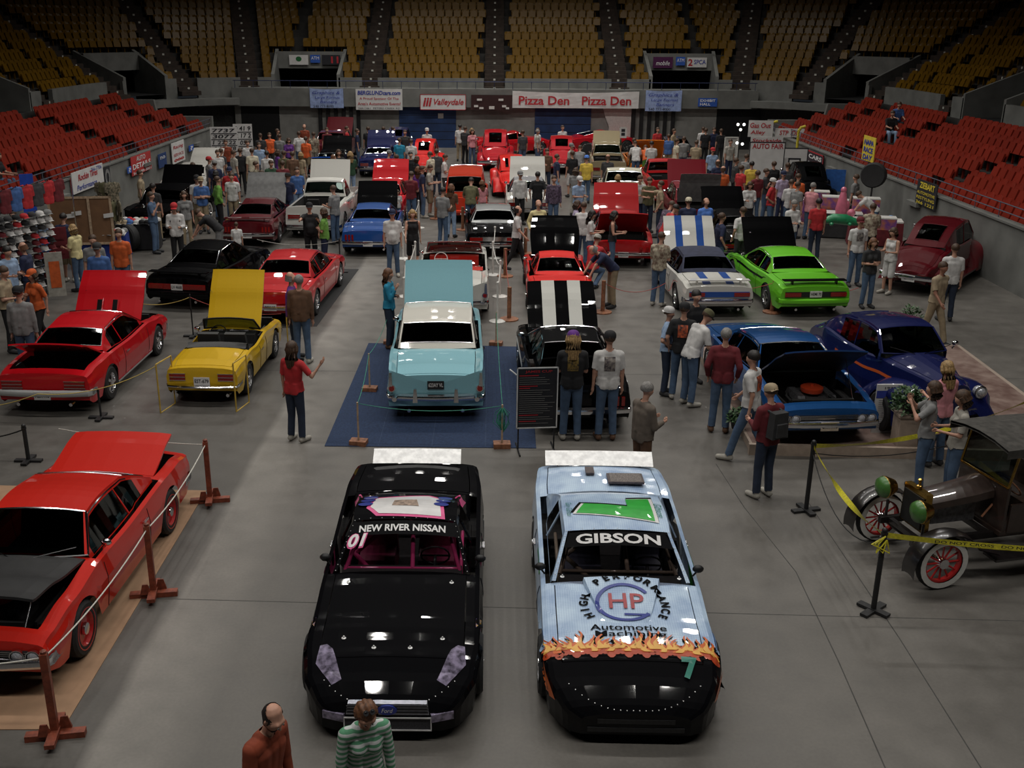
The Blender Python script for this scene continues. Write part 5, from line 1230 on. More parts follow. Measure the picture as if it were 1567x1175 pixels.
POSES = dict(
 stand=pose(), look=pose(lean=.12, nod=.45), hips=pose(L=((.55, -.25, -.9), (-.6, .5, -.5)), R=((.55, -.25, -.9), (-.6, .5, -.5))),
 pockets=pose(L=((.35, -.3, -1), (-.1, .45, -.7)), R=((.35, -.3, -1), (-.1, .45, -.7))), cross=pose(L=((.2, .1, -1), (-1, .75, .25)), R=((.2, .1, -1), (-1, .75, .05))),
 walk=pose(stride=.42, lean=.04, L=((.15, -.45, -1), (.05, .1, -1)), R=((.15, .35, -1), (.05, .8, -.8))), walk2=pose(stride=-.36, lean=.05, R=((.15, -.4, -1), (.05, .1, -1)), L=((.15, .3, -1), (.05, .7, -.8))),
 bend=pose(lean=.75, nod=.25, L=((.1, .9, -.8), (.0, .5, -.9)), R=((.12, .8, -.9), (-.1, .6, -.8))), leanin=pose(lean=.35, nod=.3, L=((.25, .2, -1), (-.2, .9, -.3)), R=((.25, .1, -1), (-.2, .7, -.6))),
 hold=pose(L=((.15, .15, -1), (-.35, 1, .1)), R=((.15, .15, -1), (-.35, 1, .1)), nod=.3), camera=pose(L=((.4, .7, -.6), (-.7, .5, 1)), R=((.4, .7, -.6), (-.7, .5, 1)), nod=.05),
 point=pose(R=((.35, .9, -.1), (.2, 1, .05)), L=((.3, -.3, -1), (-.1, .45, -.7))), chin=pose(R=((.1, .35, -1), (-.35, .5, 1)), L=((.2, .1, -1), (-1, .7, .2))), wave=pose(R=((.7, .15, -.8), (.5, .5, .9)), L=((.16, -.05, -1), (.05, .15, -1))),
 kneel=pose(kneel=.42, lean=.3, nod=.1, L=((.2, .7, -.7), (-.1, 1, 0)), R=((.2, .7, -.7), (-.1, 1, 0))), sit=pose(sit=1, lean=.15, L=((.1, .5, -1), (-.2, 1, -.1)), R=((.1, .5, -1), (-.2, 1, -.1))))
def capsule(mb, p0, p1, r0, r1, n=10):
    p0, p1 = Vector(p0), Vector(p1); d = p1 - p0; L = d.length
    if L < 1e-5: d = Vector((0, 0, 1))
    d = d.normalized(); a = d.orthogonal().normalized(); b = d.cross(a); rings = []
    for c, r, sg in ((p0, r0, -1), (p1, r1, 1)):
        for q in ((80, 50, 20) if sg < 0 else (20, 50, 80)):
            rr = r * math.cos(R(q)); h = r * math.sin(R(q)) * sg; rings.append([c + d * h + a * (rr * math.cos(2 * math.pi * i / n)) + b * (rr * math.sin(2 * math.pi * i / n)) for i in range(n)])
    mb.add([v for r in rings for v in r], [(k * n + i, k * n + (i + 1) % n, (k + 1) * n + (i + 1) % n, (k + 1) * n + i) for k in range(5) for i in range(n)] + [tuple(range(n - 1, -1, -1)), tuple(range(5 * n, 6 * n))])
def bones(J, fem, hero=False, fat=1.0):
    w = .90 if fem else 1.0; B = []; add = lambda t, a, b, r0, r1: B.append((t, Vector(a), Vector(b), r0, r1))
    X = Vector((1, 0, 0))
    for sx in (-1, 1):
        add('torso', J['ch'] + X * .085 * sx * w, J['wst'] + X * .065 * sx * w * fat, .115 * w, .105 * w * fat); add('hip', J['wst'] + X * .06 * sx, J['pel'] + X * .065 * sx, .10 * w * fat, .118)
    up = (J['nk'] - J['ch']).normalized()
    add('torso', J['ch'], J['wst'], .115 * w, .115 * w * fat); add('torso', J['sL'] - X * .03, J['sR'] + X * .03, .072 * w, .072 * w); add('torso', J['ch'] + up * .12 - X * .05, J['ch'] + up * .12 + X * .05, .075, .075)
    if fem:
        fwd = up.cross(X) * -1 if up.cross(X).y > 0 else up.cross(X)
        for sx in (-1, 1): add('torso', J['ch'] + X * .07 * sx + fwd * .07 - up * .01, J['ch'] + X * .07 * sx + fwd * .075 - up * .02, .062, .062)
    elif fat > 1.05:
        add('torso', J['wst'] + Vector((0, -.05, .02)), J['wst'] + Vector((0, -.05, -.06)), .12 * fat, .12 * fat)
    add('neck', J['nk'] - up * .03, J['hd'] - (J['hd'] - J['nk']).normalized() * .05, .055 * w, .052 * w)
    for s in 'LR':
        add('uarm' + s, J['s' + s], J['e' + s], .058 * w, .045 * w); add('farm' + s, J['e' + s], J['w' + s], .042 * w, .029 * w); add('hand' + s, J['w' + s], J['p' + s], .028, .034)
        add('thigh' + s, J['h' + s], J['k' + s], .098, .066); add('shin' + s, J['k' + s], J['a' + s] + Vector((0, 0, .02)), .062, .043); add('foot' + s, J['a' + s] + Vector((0, .03, -.03)), J['t' + s], .045, .038)
    # head: skull, face, jaw, nose, ears
    a = J['_hd']; M = Matrix.Rotation(a, 3, 'X'); h = J['hd']; q = lambda x, y, z: h + M @ Vector((x, y, z))
    add('head', q(0, .022, .035), q(0, .01, .02), .088, .088); add('head', q(-.02, -.03, -.005), q(.02, -.03, -.005), .066, .066); add('head', q(0, -.045, -.072), q(0, -.02, -.05), .038, .052)
    add('head', q(0, -.088, .005), q(0, -.104, -.028), .010, .016)
    add('head', q(-.04, -.078, .028), q(.04, -.078, .028), .018, .018)
    for sx in (-1, 1): add('head', q(.088 * sx, .012, .012), q(.084 * sx, .012, -.02), .014, .011)
    return B
PM = {}
def body_set(pn, fem, fat=1.0, hero=False):
    key = (pn, fem, fat, hero)
    if key in PM: return PM[key]
    J = POSES[pn]; B = bones(J, fem, hero, fat); mb = MB()
    for t, a, b, r0, r1 in B: capsule(mb, a, b, r0, r1)
    me = mb.mesh('b', []); o = bpy.data.objects.new('b', me); COL.objects.link(o)
    md = o.modifiers.new('r', 'REMESH'); md.mode = 'VOXEL'; md.voxel_size = .0095 if hero else .021
    sm = o.modifiers.new('s', 'SMOOTH'); sm.factor = .6; sm.iterations = 4 if hero else 2
    dg = bpy.context.evaluated_depsgraph_get(); ev = o.evaluated_get(dg); m2 = ev.to_mesh()
    vs = [v.co.copy() for v in m2.vertices]; fs = [tuple(p.vertices) for p in m2.polygons]; ns = [v.normal.copy() for v in m2.vertices]; ev.to_mesh_clear(); bpy.data.objects.remove(o)
    def near(v):
        best = None; bd = 9
        for t, a, b, r0, r1 in B:
            d = b - a; l2 = d.length_squared; u = max(0, min(1, (v - a).dot(d) / l2)) if l2 > 1e-9 else 0
            q = (v - (a + d * u)).length - (r0 + (r1 - r0) * u)
            if q < bd: bd = q; best = (t, u)
        return best
    tg = [near(v) for v in vs]
    hands = MB(); hands.add(vs, fs)
    for s, sx in (('L', 1), ('R', -1)):     # five fingers rooted in each palm
        d = (J['p' + s] - J['w' + s]).normalized(); side = d.cross(Vector((sx, 0, 0))); side = side.normalized() if side.length > .2 else Vector((0, 1, 0)); nrm = d.cross(side).normalized()
        for k in range(4):
            b0 = J['p' + s] + side * (-.024 + .016 * k) + d * .012; ln = (.062, .072, .068, .052)[k]; mid = b0 + d * ln * .55 + nrm * (-sx) * .006; tip = mid + (d * .8 + nrm * -sx * .6).normalized() * ln * .5
            hands.path([b0, mid, tip], [.0095, .0085, .0065], n=5)
        b0 = J['w' + s] - side * .026 + d * .03; hands.path([b0, b0 - side * .022 + d * .03, b0 - side * .026 + d * .06], [.011, .010, .007], n=5)
    out = {'J': J, 'B': B, 'body': hands.mesh('body', SKIN, 70)}
    def sub(nm, ok, off, key2=None):
        keep = [i for i, f in enumerate(fs) if all(ok(tg[v], vs[v]) for v in f)]
        if not keep: return None
        ids = sorted({v for i in keep for v in fs[i]}); mp = {v: k for k, v in enumerate(ids)}; m = MB()
        m.add([vs[v] + ns[v] * (off(tg[v], vs[v]) if callable(off) else off) for v in ids], [tuple(mp[v] for v in fs[i]) for i in keep]); return m.mesh(nm, SKIN, 70)
    zp = J['pel'].z; up0 = (J['wst'] - J['pel']).normalized()
    tors = lambda t, v: t[0] in ('torso',) or (t[0] == 'hip' and (v - J['pel']).dot(up0) > -.06) or (t[0] == 'neck' and t[1] < .12)
    soff = lambda t, v: .016 if t[0] == 'torso' else (.028 if t[0] == 'hip' else .018)
    out['short'] = sub('shirt', lambda t, v: tors(t, v) or (t[0][:4] == 'uarm' and t[1] < .85), soff)
    out['long'] = sub('shirt', lambda t, v: tors(t, v) or t[0][:4] in ('uarm',) or (t[0][:4] == 'farm' and t[1] < .96), soff)
    out['tank'] = sub('shirt', lambda t, v: (t[0] == 'torso' and abs(v.x) < .17 and (v - J['ch']).dot(up0) < .15) or (t[0] == 'hip' and (v - J['pel']).dot(up0) > -.06), soff)
    tr = lambda t, v: t[0] == 'hip' or t[0][:5] == 'thigh' or (t[0] == 'torso' and (v - J['wst']).dot(up0) < -.02)
    out['pants'] = sub('trousers', lambda t, v: tr(t, v) or (t[0][:4] == 'shin') or (t[0][:4] == 'foot' and v.z > .10), lambda t, v: .011 if t[0] != 'shinL' and t[0] != 'shinR' else .014 + .012 * t[1])
    out['shorts'] = sub('trousers', lambda t, v: tr(t, v) or (t[0][:4] == 'shin' and t[1] < .1), lambda t, v: .014 + (.016 * t[1] if t[0][:5] == 'thigh' else 0))
    out['skirt'] = out['shorts']
    Mi = Matrix.Rotation(-J['_hd'], 3, 'X'); hl = lambda v: Mi @ (v - J['hd'])
    if hero:
        out['beard'] = sub('beard', lambda t, v: t[0] == 'head' and hl(v).z < -.030 and hl(v).y < .03 and not (hl(v).y < -.085 and hl(v).z > -.045) and abs(hl(v).x) < .085, .007)
        out['bobhair'] = sub('hair', lambda t, v: t[0] in ('head', 'neck') and hl(v).z > -.085 and (hl(v).y > -.025 or hl(v).z > .05) and not (hl(v).z < -.05 and hl(v).y < .0), lambda t, v: .020 + .005 * math.sin(v.x * 130 + v.z * 40) + (.012 if hl(v).y > .02 and hl(v).z < .03 else 0))
        out['rimhair'] = sub('hair', lambda t, v: t[0] in ('head', 'neck') and -.075 < hl(v).z < .062 + .3 * hl(v).y and hl(v).y > -.03 + .3 * (.05 - hl(v).z) * (hl(v).z < 0) and not (abs(hl(v).x) > .086 and abs(hl(v).y - .012) < .014 and abs(hl(v).z) < .025), .008)
    for s in 'LR': out['shoe' + s] = sub('shoe', lambda t, v: t[0] == 'foot' + s or (t[0] == 'shin' + s and t[1] > .93), lambda t, v: .012)
    PM[key] = out; return out
def lump(name, build, smooth=60):
    m = MB(); build(m); return m.mesh(name, BLACK, smooth)
def hairshape(m, kind):      # head frame: face towards -Y, skull centre near (0,.02,.03)
    n = 14; rows = []
    for k in range(9):
        a = math.pi * .5 * k / 6.2; r = []
        for i in range(n):
            t = 2 * math.pi * i / n; back = (1 + math.sin(t)) / 2; lim = a * (0.62 + .48 * back ** .6)
            if kind in ('long', 'bob'): lim = a * (0.62 + .52 * back ** .5)
            rr = (.101 if kind == 'short' else .106) * (1 + .022 * math.sin(5 * t + k * 1.3) + .012 * math.sin(11 * t + k))
            r.append((rr * math.sin(lim) * math.cos(t) * .96, .022 + rr * math.sin(lim) * math.sin(t) * 1.08, .035 + rr * math.cos(lim)))
        rows.append(r + [r[0]])
    m.grid(rows)
    if kind in ('long', 'bob'):
        ln = .30 if kind == 'long' else .12
        for j in (range(-3, 4) if kind == 'long' else range(-4, 5)):
            x = (.028 if kind == 'long' else .0235) * j; y0 = .10 - (.0108 if kind == 'long' else .0072) * j * j
            m.path([(x, y0 - .01, .05), (x * 1.15, y0 + .018, -.03), (x * 1.2, y0 + .02, -.03 - ln * .5), (x * 1.0, y0 + .0, -.03 - ln)], [.034, .042, .038, .016], n=8)
def capshape(m, kind):
    m.lathe([(.107, .03), (.108, .065), (.10, .10), (.075, .128), (.04, .142), (0, .147)], (0, .015, 0), n=16)
    m.v = [(x * .95, y * 1.07, z) for x, y, z in m.v]; k = MB(); rows = []
    sg = 1 if kind == 'capback' else -1
    for u in (-1, -.66, -.33, 0, .33, .66, 1):
        rows.append([(u * .075, sg * (.085 + .075 * v * (1 - .45 * u * u)) , .052 - .012 * v - .016 * u * u) for v in (0, .5, 1)])
    m.grid(rows); m.grid([[(x, y, z - .007) for x, y, z in r] for r in reversed(rows)])
HM = {k: lump('hair', (lambda kk: lambda m: hairshape(m, kk))(k)) for k in ('short', 'long', 'bob', 'buzz')}
HM['cap'] = lump('cap', lambda m: capshape(m, 'cap')); HM['capback'] = lump('cap', lambda m: capshape(m, 'capback'))
def baldshape(m):
    rows = []
    for k in range(4):
        z = .035 - .028 * k; r = []
        for i in range(11):
            t = R(-25 + 23 * i); r.append((.099 * math.cos(t) * .95, .022 + .099 * math.sin(t) * 1.06, z + .012 - .01 * k))
        rows.append(r)
    m.grid(rows); m.grid([[(x * .9, y * .9, z) for x, y, z in r] for r in rows])
HM['balding'] = lump('hair', baldshape)
CC = dict(white=(.56, .55, .54), black=(.008, .008, .01), grey=(.20, .20, .20), darkgrey=(.045, .045, .05), navy=(.012, .018, .055), blue=(.05, .12, .32), lightblue=(.26, .36, .52), teal=(.015, .22, .36), red=(.42, .02, .025), maroon=(.13, .012, .018), orange=(.55, .10, .02), bright_orange=(.80, .13, .03), yellow=(.60, .42, .06), pale_yellow=(.62, .54, .28), green=(.13, .30, .05), olive=(.09, .085, .04), brown=(.11, .055, .03), tan=(.33, .26, .17), purple=(.12, .03, .22), pink=(.60, .25, .28), denim=(.065, .11, .19), darkdenim=(.018, .028, .055), khaki=(.28, .22, .14), cream=(.55, .50, .38), rust=(.24, .045, .018), lavender=(.40, .34, .48), greybrown=(.13, .105, .085), plaid=(.06, .05, .10), floral=(.45, .40, .30), camo=(.14, .13, .08), darkgreen=(.02, .06, .03), skyblue=(.08, .20, .60), charcoal=(.03, .03, .032), stone=(.36, .34, .30))
NAMES = dict(darkgrey='dark grey', lightblue='light blue', bright_orange='bright orange', pale_yellow='pale yellow', denim='blue jeans', darkdenim='dark jeans', greybrown='grey-brown', darkgreen='dark green', skyblue='bright blue', floral='cream floral', camo='camouflage')
def cloth(c):
    if c == 'floral': return mat('cloth_floral', CC['floral'], .85, col2=(.12, .07, .05), nscale=13)
    if c == 'plaid': return mat('cloth_plaid', (.03, .02, .03), .85, col2=(.14, .10, .16), nscale=22)
    if c == 'camo': return mat('cloth_camo', (.05, .05, .03), .85, col2=(.24, .20, .14), nscale=16)
    return mat('cloth_' + c, CC[c], .85, noise=.16, nscale=9, bump=.12)
USED = {}
PEOPLE = []
def pname(c): return NAMES.get(c, c.replace('_', ' '))
POSEW = dict(stand='', look='looking down', hips='hands on hips', pockets='hands in pockets', cross='arms folded', walk='walking', walk2='walking', bend='bending over', leanin='leaning in', hold='hands held in front', camera='holding hands to face', point='pointing', chin='hand at chin', wave='one hand raised', kneel='crouching', sit='sitting')
def person(hx, hy, face, sp, top, bot, *fl, h=None, pos=None, name=None, z0=0.0, lab=None, near=None, fat=1.0, hero=False):
    """hx, hy: pixel of the crown of the head; face: degrees, 0 towards the lens, 180 away, 90 looks to +X"""
    fem = 'w' in fl; child = 'child' in fl; H = h or (1.30 if child else (1.84 if fem else 1.96))
    P = pos or at(hx, hy, z0 + H * (1.0 if sp not in ('bend', 'leanin', 'kneel', 'sit') else {'bend': .80, 'leanin': .95, 'kneel': .72, 'sit': .73}[sp])); k = H / 1.79
    S = body_set(sp, fem, 1.2 if 'fat' in fl else fat, hero); J = S['J']
    if sp in ('bend', 'leanin') and not pos: P = P - Matrix.Rotation(R(face), 3, 'Z') @ Vector((0, J['hd'].y * k, 0))
    root = bpy.data.objects.new('person', S['body']); link(root, None, (P.x, P.y, z0)); root.rotation_euler = (0, 0, R(face)); root.scale = (k * (.96 if not child else .92), k * .96, k)
    sk = SKIN2 if 'dk' in fl else SKIN
    def part(nm, me, m_, loc=None, rot=None, sc=None):
        if me is None: return None
        o = bpy.data.objects.new(nm, me); link(o, root, loc)
        if rot is not None: o.rotation_euler = rot
        if sc: o.scale = sc
        o.material_slots[0].link = 'OBJECT'; o.material_slots[0].material = m_; return o
    root.material_slots[0].link = 'OBJECT'; root.material_slots[0].material = sk
    slv = 'long' if 'long' in fl else ('tank' if 'tank' in fl else 'short')
    sh = part('shirt', S[slv], cloth(top) if isinstance(top, str) else top)
    part('trousers', S['shorts' if 'shorts' in fl else 'pants'], cloth(bot))
    shoe = cloth('stone') if 'ws' in fl else (cloth('brown') if 'bs' in fl else cloth('charcoal'))
    part('shoe', S['shoeL'], shoe); part('shoe', S['shoeR'], shoe)
    hr = next((q for q in fl if q in HAIRC), 'brown'); hk = 'long' if 'lh' in fl else ('bob' if fem else ('balding' if 'bald' in fl else 'short'))
    rot = (J['_hd'], 0, 0)
    if hero and 'bald' in fl: part('hair', S['rimhair'], HAIRC[hr])
    elif hero: part('hair', S['bobhair'], HAIRC[hr])
    else: part('hair', HM[hk], HAIRC[hr], J['hd'], rot)
    cap = next((q for q in fl if q.startswith('cap')), None)
    if cap:
        kind, _, cc = cap.partition('_'); part('cap', HM[kind], cloth(cc or 'black'), J['hd'], rot)
    if 'pack' in fl:
        m = MB(); m.box((0, 0, 0), (.30, .16, .40), taper=.85); m.box((0, .09, -.06), (.22, .06, .2), taper=.9)
        for sx in (-1, 1): m.path([(sx * .1, -.05, .19), (sx * .12, -.17, .2), (sx * .13, -.31, .08), (sx * .13, -.26, -.08)], .018, n=5)
        part('backpack', m.mesh('backpack', BLACK), cloth('charcoal'), J['ch'] + Vector((0, .20, -.08)))
    if 'print' in fl or any(q.startswith('print_') for q in fl):
        q = next((q for q in fl if q.startswith('print_')), 'print_grey')[6:]; dirn = -1 if 'front' in fl else 1
        bv = BVHTree.FromPolygons([v.co for v in S[slv].vertices], [tuple(p.vertices) for p in S[slv].polygons]); rows = []
        for j in range(7):
            r = []
            for i in range(7):
                x, z = -.09 + .03 * i, J['ch'].z - .13 + .038 * j; hh = bv.ray_cast(Vector((x, dirn * .6 + J['ch'].y, z)), Vector((0, -dirn, 0)))[0]; r.append((x, (hh.y if hh else dirn * .13) + dirn * .008, z))
            rows.append(r if dirn < 0 else r[::-1])
        m = MB(); m.grid(rows); pm = dict(gold=mat('tee_gold', (.25, .16, .03), .7, col2=(.01, .01, .01), nscale=24), orange=mat('tee_orange', (.55, .10, .03), .7, col2=(.03, .02, .02), nscale=16), grey=mat('tee_grey', (.30, .27, .24), .7, col2=(.05, .04, .05), nscale=20)).get(q, INK)
        part('shirt_print', m.mesh('shirt_print', pm, 60), pm)
    if 'eyes' in fl or hero:
        M = Matrix.Rotation(J['_hd'], 3, 'X')
        for sx in (-1, 1):
            m = MB(); m.ball((0, 0, 0), (.013, .007, .008), n=8); part('eye', m.mesh('eye', BLACK, 60), mat('eye_white', (.5, .48, .46), .3, noise=.05), J['hd'] + M @ Vector((sx * .034, -.093, .004)))
            m = MB(); m.ball((0, 0, 0), (.006, .004, .006), n=6); part('iris', m.mesh('iris', BLACK, 60), mat('iris_dark', (.03, .02, .01), .3), J['hd'] + M @ Vector((sx * .034, -.1, .004)))
        m = MB(); m.ball((0, 0, 0), (.024, .008, .006), n=8); part('mouth', m.mesh('mouth', BLACK, 60), mat('lips', (.28, .07, .06), .5, noise=.1), J['hd'] + M @ Vector((0, -.083, -.058)))
    PEOPLE.append([root, fem, child, top if isinstance(top, str) else 'green and white striped', bot, slv, sp, fl, Vector((P.x, P.y, 0)), lab, face])
    return root, J, S, part
def separate_people():
    obb = []
    for sh, p, L, rt in CARS: obb.append((rt.location.copy(), rt.rotation_euler.z, L / 2 + .25, 1.0 + .25, sh))
    for it in range(25):
        for i, a in enumerate(PEOPLE[AUTO0:], AUTO0):
            if a[6] in ('sit',): continue
            pa = a[0].location
            for b in PEOPLE:
                if b is a or b[6] == 'sit': continue
                d = pa - b[0].location; d.z = 0; l = d.length
                if l < .50: d = d / l if l > 1e-3 else Vector((1, .3, 0)).normalized(); pa += d * (.51 - l)
            for c, rz, hl, hw_, sh in obb:
                d = pa - c; x, y = d.x * math.cos(rz) + d.y * math.sin(rz), -d.x * math.sin(rz) + d.y * math.cos(rz)
                if abs(x) < hw_ and abs(y) < hl:
                    if hw_ - abs(x) < hl - abs(y): x = math.copysign(hw_ + .01, x)
                    else: y = math.copysign(hl + .01, y)
                    pa.x = c.x + x * math.cos(rz) - y * math.sin(rz); pa.y = c.y + x * math.sin(rz) + y * math.cos(rz)
            pa.x = max(-14.6, min(14.1, pa.x)); pa.y = min(63.8, pa.y); pa.z = 0
    for a in PEOPLE: a[8] = Vector((a[0].location.x, a[0].location.y, 0))
def finish_people():
    used = {}
    for rt, fem, child, top, bot, slv, sp, fl, P, lab, face in PEOPLE:
        if not lab:
            who = ('girl' if fem else 'boy') if child else 'person'
            gar = {'short': 'tee', 'long': 'long-sleeved shirt', 'tank': 'sleeveless top'}[slv]
            leg = ('shorts' if 'shorts' in fl else 'trousers'); bt = pname(bot) + ('' if 'jeans' in pname(bot) and 'shorts' not in fl else ' ' + leg)
            cap = next((q for q in fl if q.startswith('cap')), None); ex = POSEW[sp]
            near = sorted(CARS, key=lambda c: (c[1] - P).length)
            def rel(c): 
                d = P - c[1]; r = 'behind' if d.y > c[2] * .42 else ('in front of' if d.y < -c[2] * .42 else 'beside')
                return r + ' ' + c[0]
            capw = (pname(cap.partition('_')[2] or 'black') + '-capped ') if cap else ('long-haired ' if 'lh' in fl else ('balding ' if 'bald' in fl else ''))
            base = '%s%s in %s %s, %s' % (capw, who, pname(top), gar, bt)
            opts = []
            for c in near[:4]:
                opts.append('%s, %s' % (base, rel(c)))
            for c in near[:3]:
                opts.append('%s, %s, %s' % (base, ex or 'upright', rel(c)))
                opts.append('%s, %s, %s' % (base, 'seen from behind' if 120 < face % 360 < 240 else 'facing forward' if abs((face + 180) % 360 - 180) < 60 else 'seen side-on', rel(c)))
            lab = None
            for q in opts:
                q = q.replace('pale yellow', 'pale-yellow')
                if q not in used and len(q.replace(',', ' ').split()) <= 16: lab = q; break
            if not lab:
                lab = opts[0]; print('DUPLABEL', lab)
        used[lab] = 1; rt['label'] = lab; rt['category'] = 'child' if child else 'person'; rt['group'] = 'visitors to the car show'
# ================================================================== THE VISITORS
def stripes_mat():
    m = bpy.data.materials.new('cloth_green_stripes'); m.use_nodes = True; nt = m.node_tree; b = nt.nodes['Principled BSDF']; N = nt.nodes
    tc = N.new('ShaderNodeTexCoord'); wv = N.new('ShaderNodeTexWave'); wv.bands_direction = 'Z'; wv.inputs['Scale'].default_value = 6.0; wv.inputs['Distortion'].default_value = .6; wv.inputs['Detail'].default_value = 1
    r = N.new('ShaderNodeValToRGB'); e = r.color_ramp.elements; e[0].position = .42; e[0].color = (.58, .60, .60, 1); e[1].position = .5; e[1].color = (.10, .30, .17, 1)
    nt.links.new(tc.outputs['Object'], wv.inputs['Vector']); nt.links.new(wv.outputs['Fac'], r.inputs[0]); nt.links.new(r.outputs[0], b.inputs['Base Color']); b.inputs['Roughness'].default_value = .85; return m
r_, J, S, part = person(393, 1070, 62, 'look', 'rust', 'khaki', 'long', 'bald', 'dark', h=1.84, hero=True, lab='balding bearded man in rust-coloured shirt walking past the black stock car')
part('beard', S['beard'], HAIRC['dark'])
r_, J, S, part = person(553, 1060, 22, 'look', stripes_mat(), 'denim', 'long', 'w', 'red', h=1.72, hero=True, lab='woman in green and white striped top with sunglasses on her auburn hair')
M_ = Matrix.Rotation(J['_hd'], 3, 'X'); m = MB()
for sx in (-1, 1): m.ball((sx * .030, 0, 0), (.026, .008, .015), n=12)
m.tube((-.03, 0, .004), (.03, 0, .004), .004, n=5); part('sunglasses', m.mesh('sunglasses', BLACK, 60), mat('sunglass_dark', (.01, .01, .012), .08, coat=1.0), J['hd'] + M_ @ Vector((0, -.035, .138)), (J['_hd'] - 1.25, 0, 0))
m = MB()
for sx in (-1, 1): m.lathe([(.024, 0), (.026, .002), (.024, .004)], (sx * .030, 0, 0), n=12, axis='Y')
part('sunglass_rims', m.mesh('sunglass_rims', BLACK), BLACK, J['hd'] + M_ @ Vector((0, -.040, .143)), (J['_hd'] - 1.25, 0, 0))
P = person
P(988, 588, 120, 'hold', 'greybrown', 'brown', 'long', 'grey', 'fat', 'eyes', h=1.86)
P(1183, 592, 205, 'hold', 'maroon', 'darkdenim', 'long', 'capback_tan', 'pack', 'ws', h=1.86)
P(1157, 540, 235, 'walk', 'white', 'denim', 'print_orange', 'dark', 'ws')
P(1112, 505, 168, 'pockets', 'maroon', 'denim', 'long', 'grey', 'bs')
P(1084, 478, 115, 'leanin', 'white', 'denim', 'cap_olive', 'ws')
P(1048, 466, 168, 'pockets', 'black', 'denim', 'cap_black', 'print_orange', 'ws')
P(1066, 446, 20, 'stand', 'black', 'black', 'dark', 'eyes')
P(1024, 472, 75, 'hips', 'lightblue', 'darkdenim', 'capback_white', h=1.80)
P(874, 505, 180, 'hold', 'black', 'denim', 'cap_purple', 'lh', 'blonde', 'print_gold', 'ws', h=2.0, pos=at(872, 673))
P(916, 511, 182, 'stand', 'white', 'denim', 'cap_black', 'print_grey', 'bs', h=2.0, pos=at(926, 673))
P(594, 413, 80, 'chin', 'teal', 'darkdenim', 'w', 'lh', 'red', 'long', 'bs')
P(446, 525, 155, 'wave', 'red', 'darkdenim', 'w', 'lh', 'ws')
P(457, 423, 178, 'stand', 'brown', 'denim', 'long', 'grey', 'ws', 'fat')
P(444, 418, 95, 'stand', 'purple', 'darkdenim', 'bald', 'grey', 'long', 'fat')
P(600, 322, 5, 'stand', 'white', 'denim', 'cap_navy', 'fat', 'ws', 'eyes')
P(631, 322, 8, 'walk', 'black', 'black', 'w', 'tank', 'shorts', 'blonde', 'eyes')
P(791, 316, 80, 'walk', 'white', 'black', 'bald', 'dark')
P(824, 307, 15, 'pockets', 'pale_yellow', 'darkdenim', 'long', 'bald', 'eyes')
P(848, 270, 5, 'stand', 'plaid', 'denim', 'long')
P(823, 264, 180, 'pockets', 'black', 'darkdenim', 'dark')
P(796, 263, 20, 'stand', 'white', 'black', 'long', 'cap_grey')
P(721, 274, 178, 'leanin', 'olive', 'denim', 'dark')
P(677, 288, 150, 'hold', 'grey', 'denim', 'dark')
P(690, 283, 165, 'hold', 'brown', 'lightblue', 'w', 'lh', 'red')
P(738, 277, 200, 'hold', 'pink', 'stone', 'w', 'lh', 'red', h=1.6)
AUTO0 = len(PEOPLE)
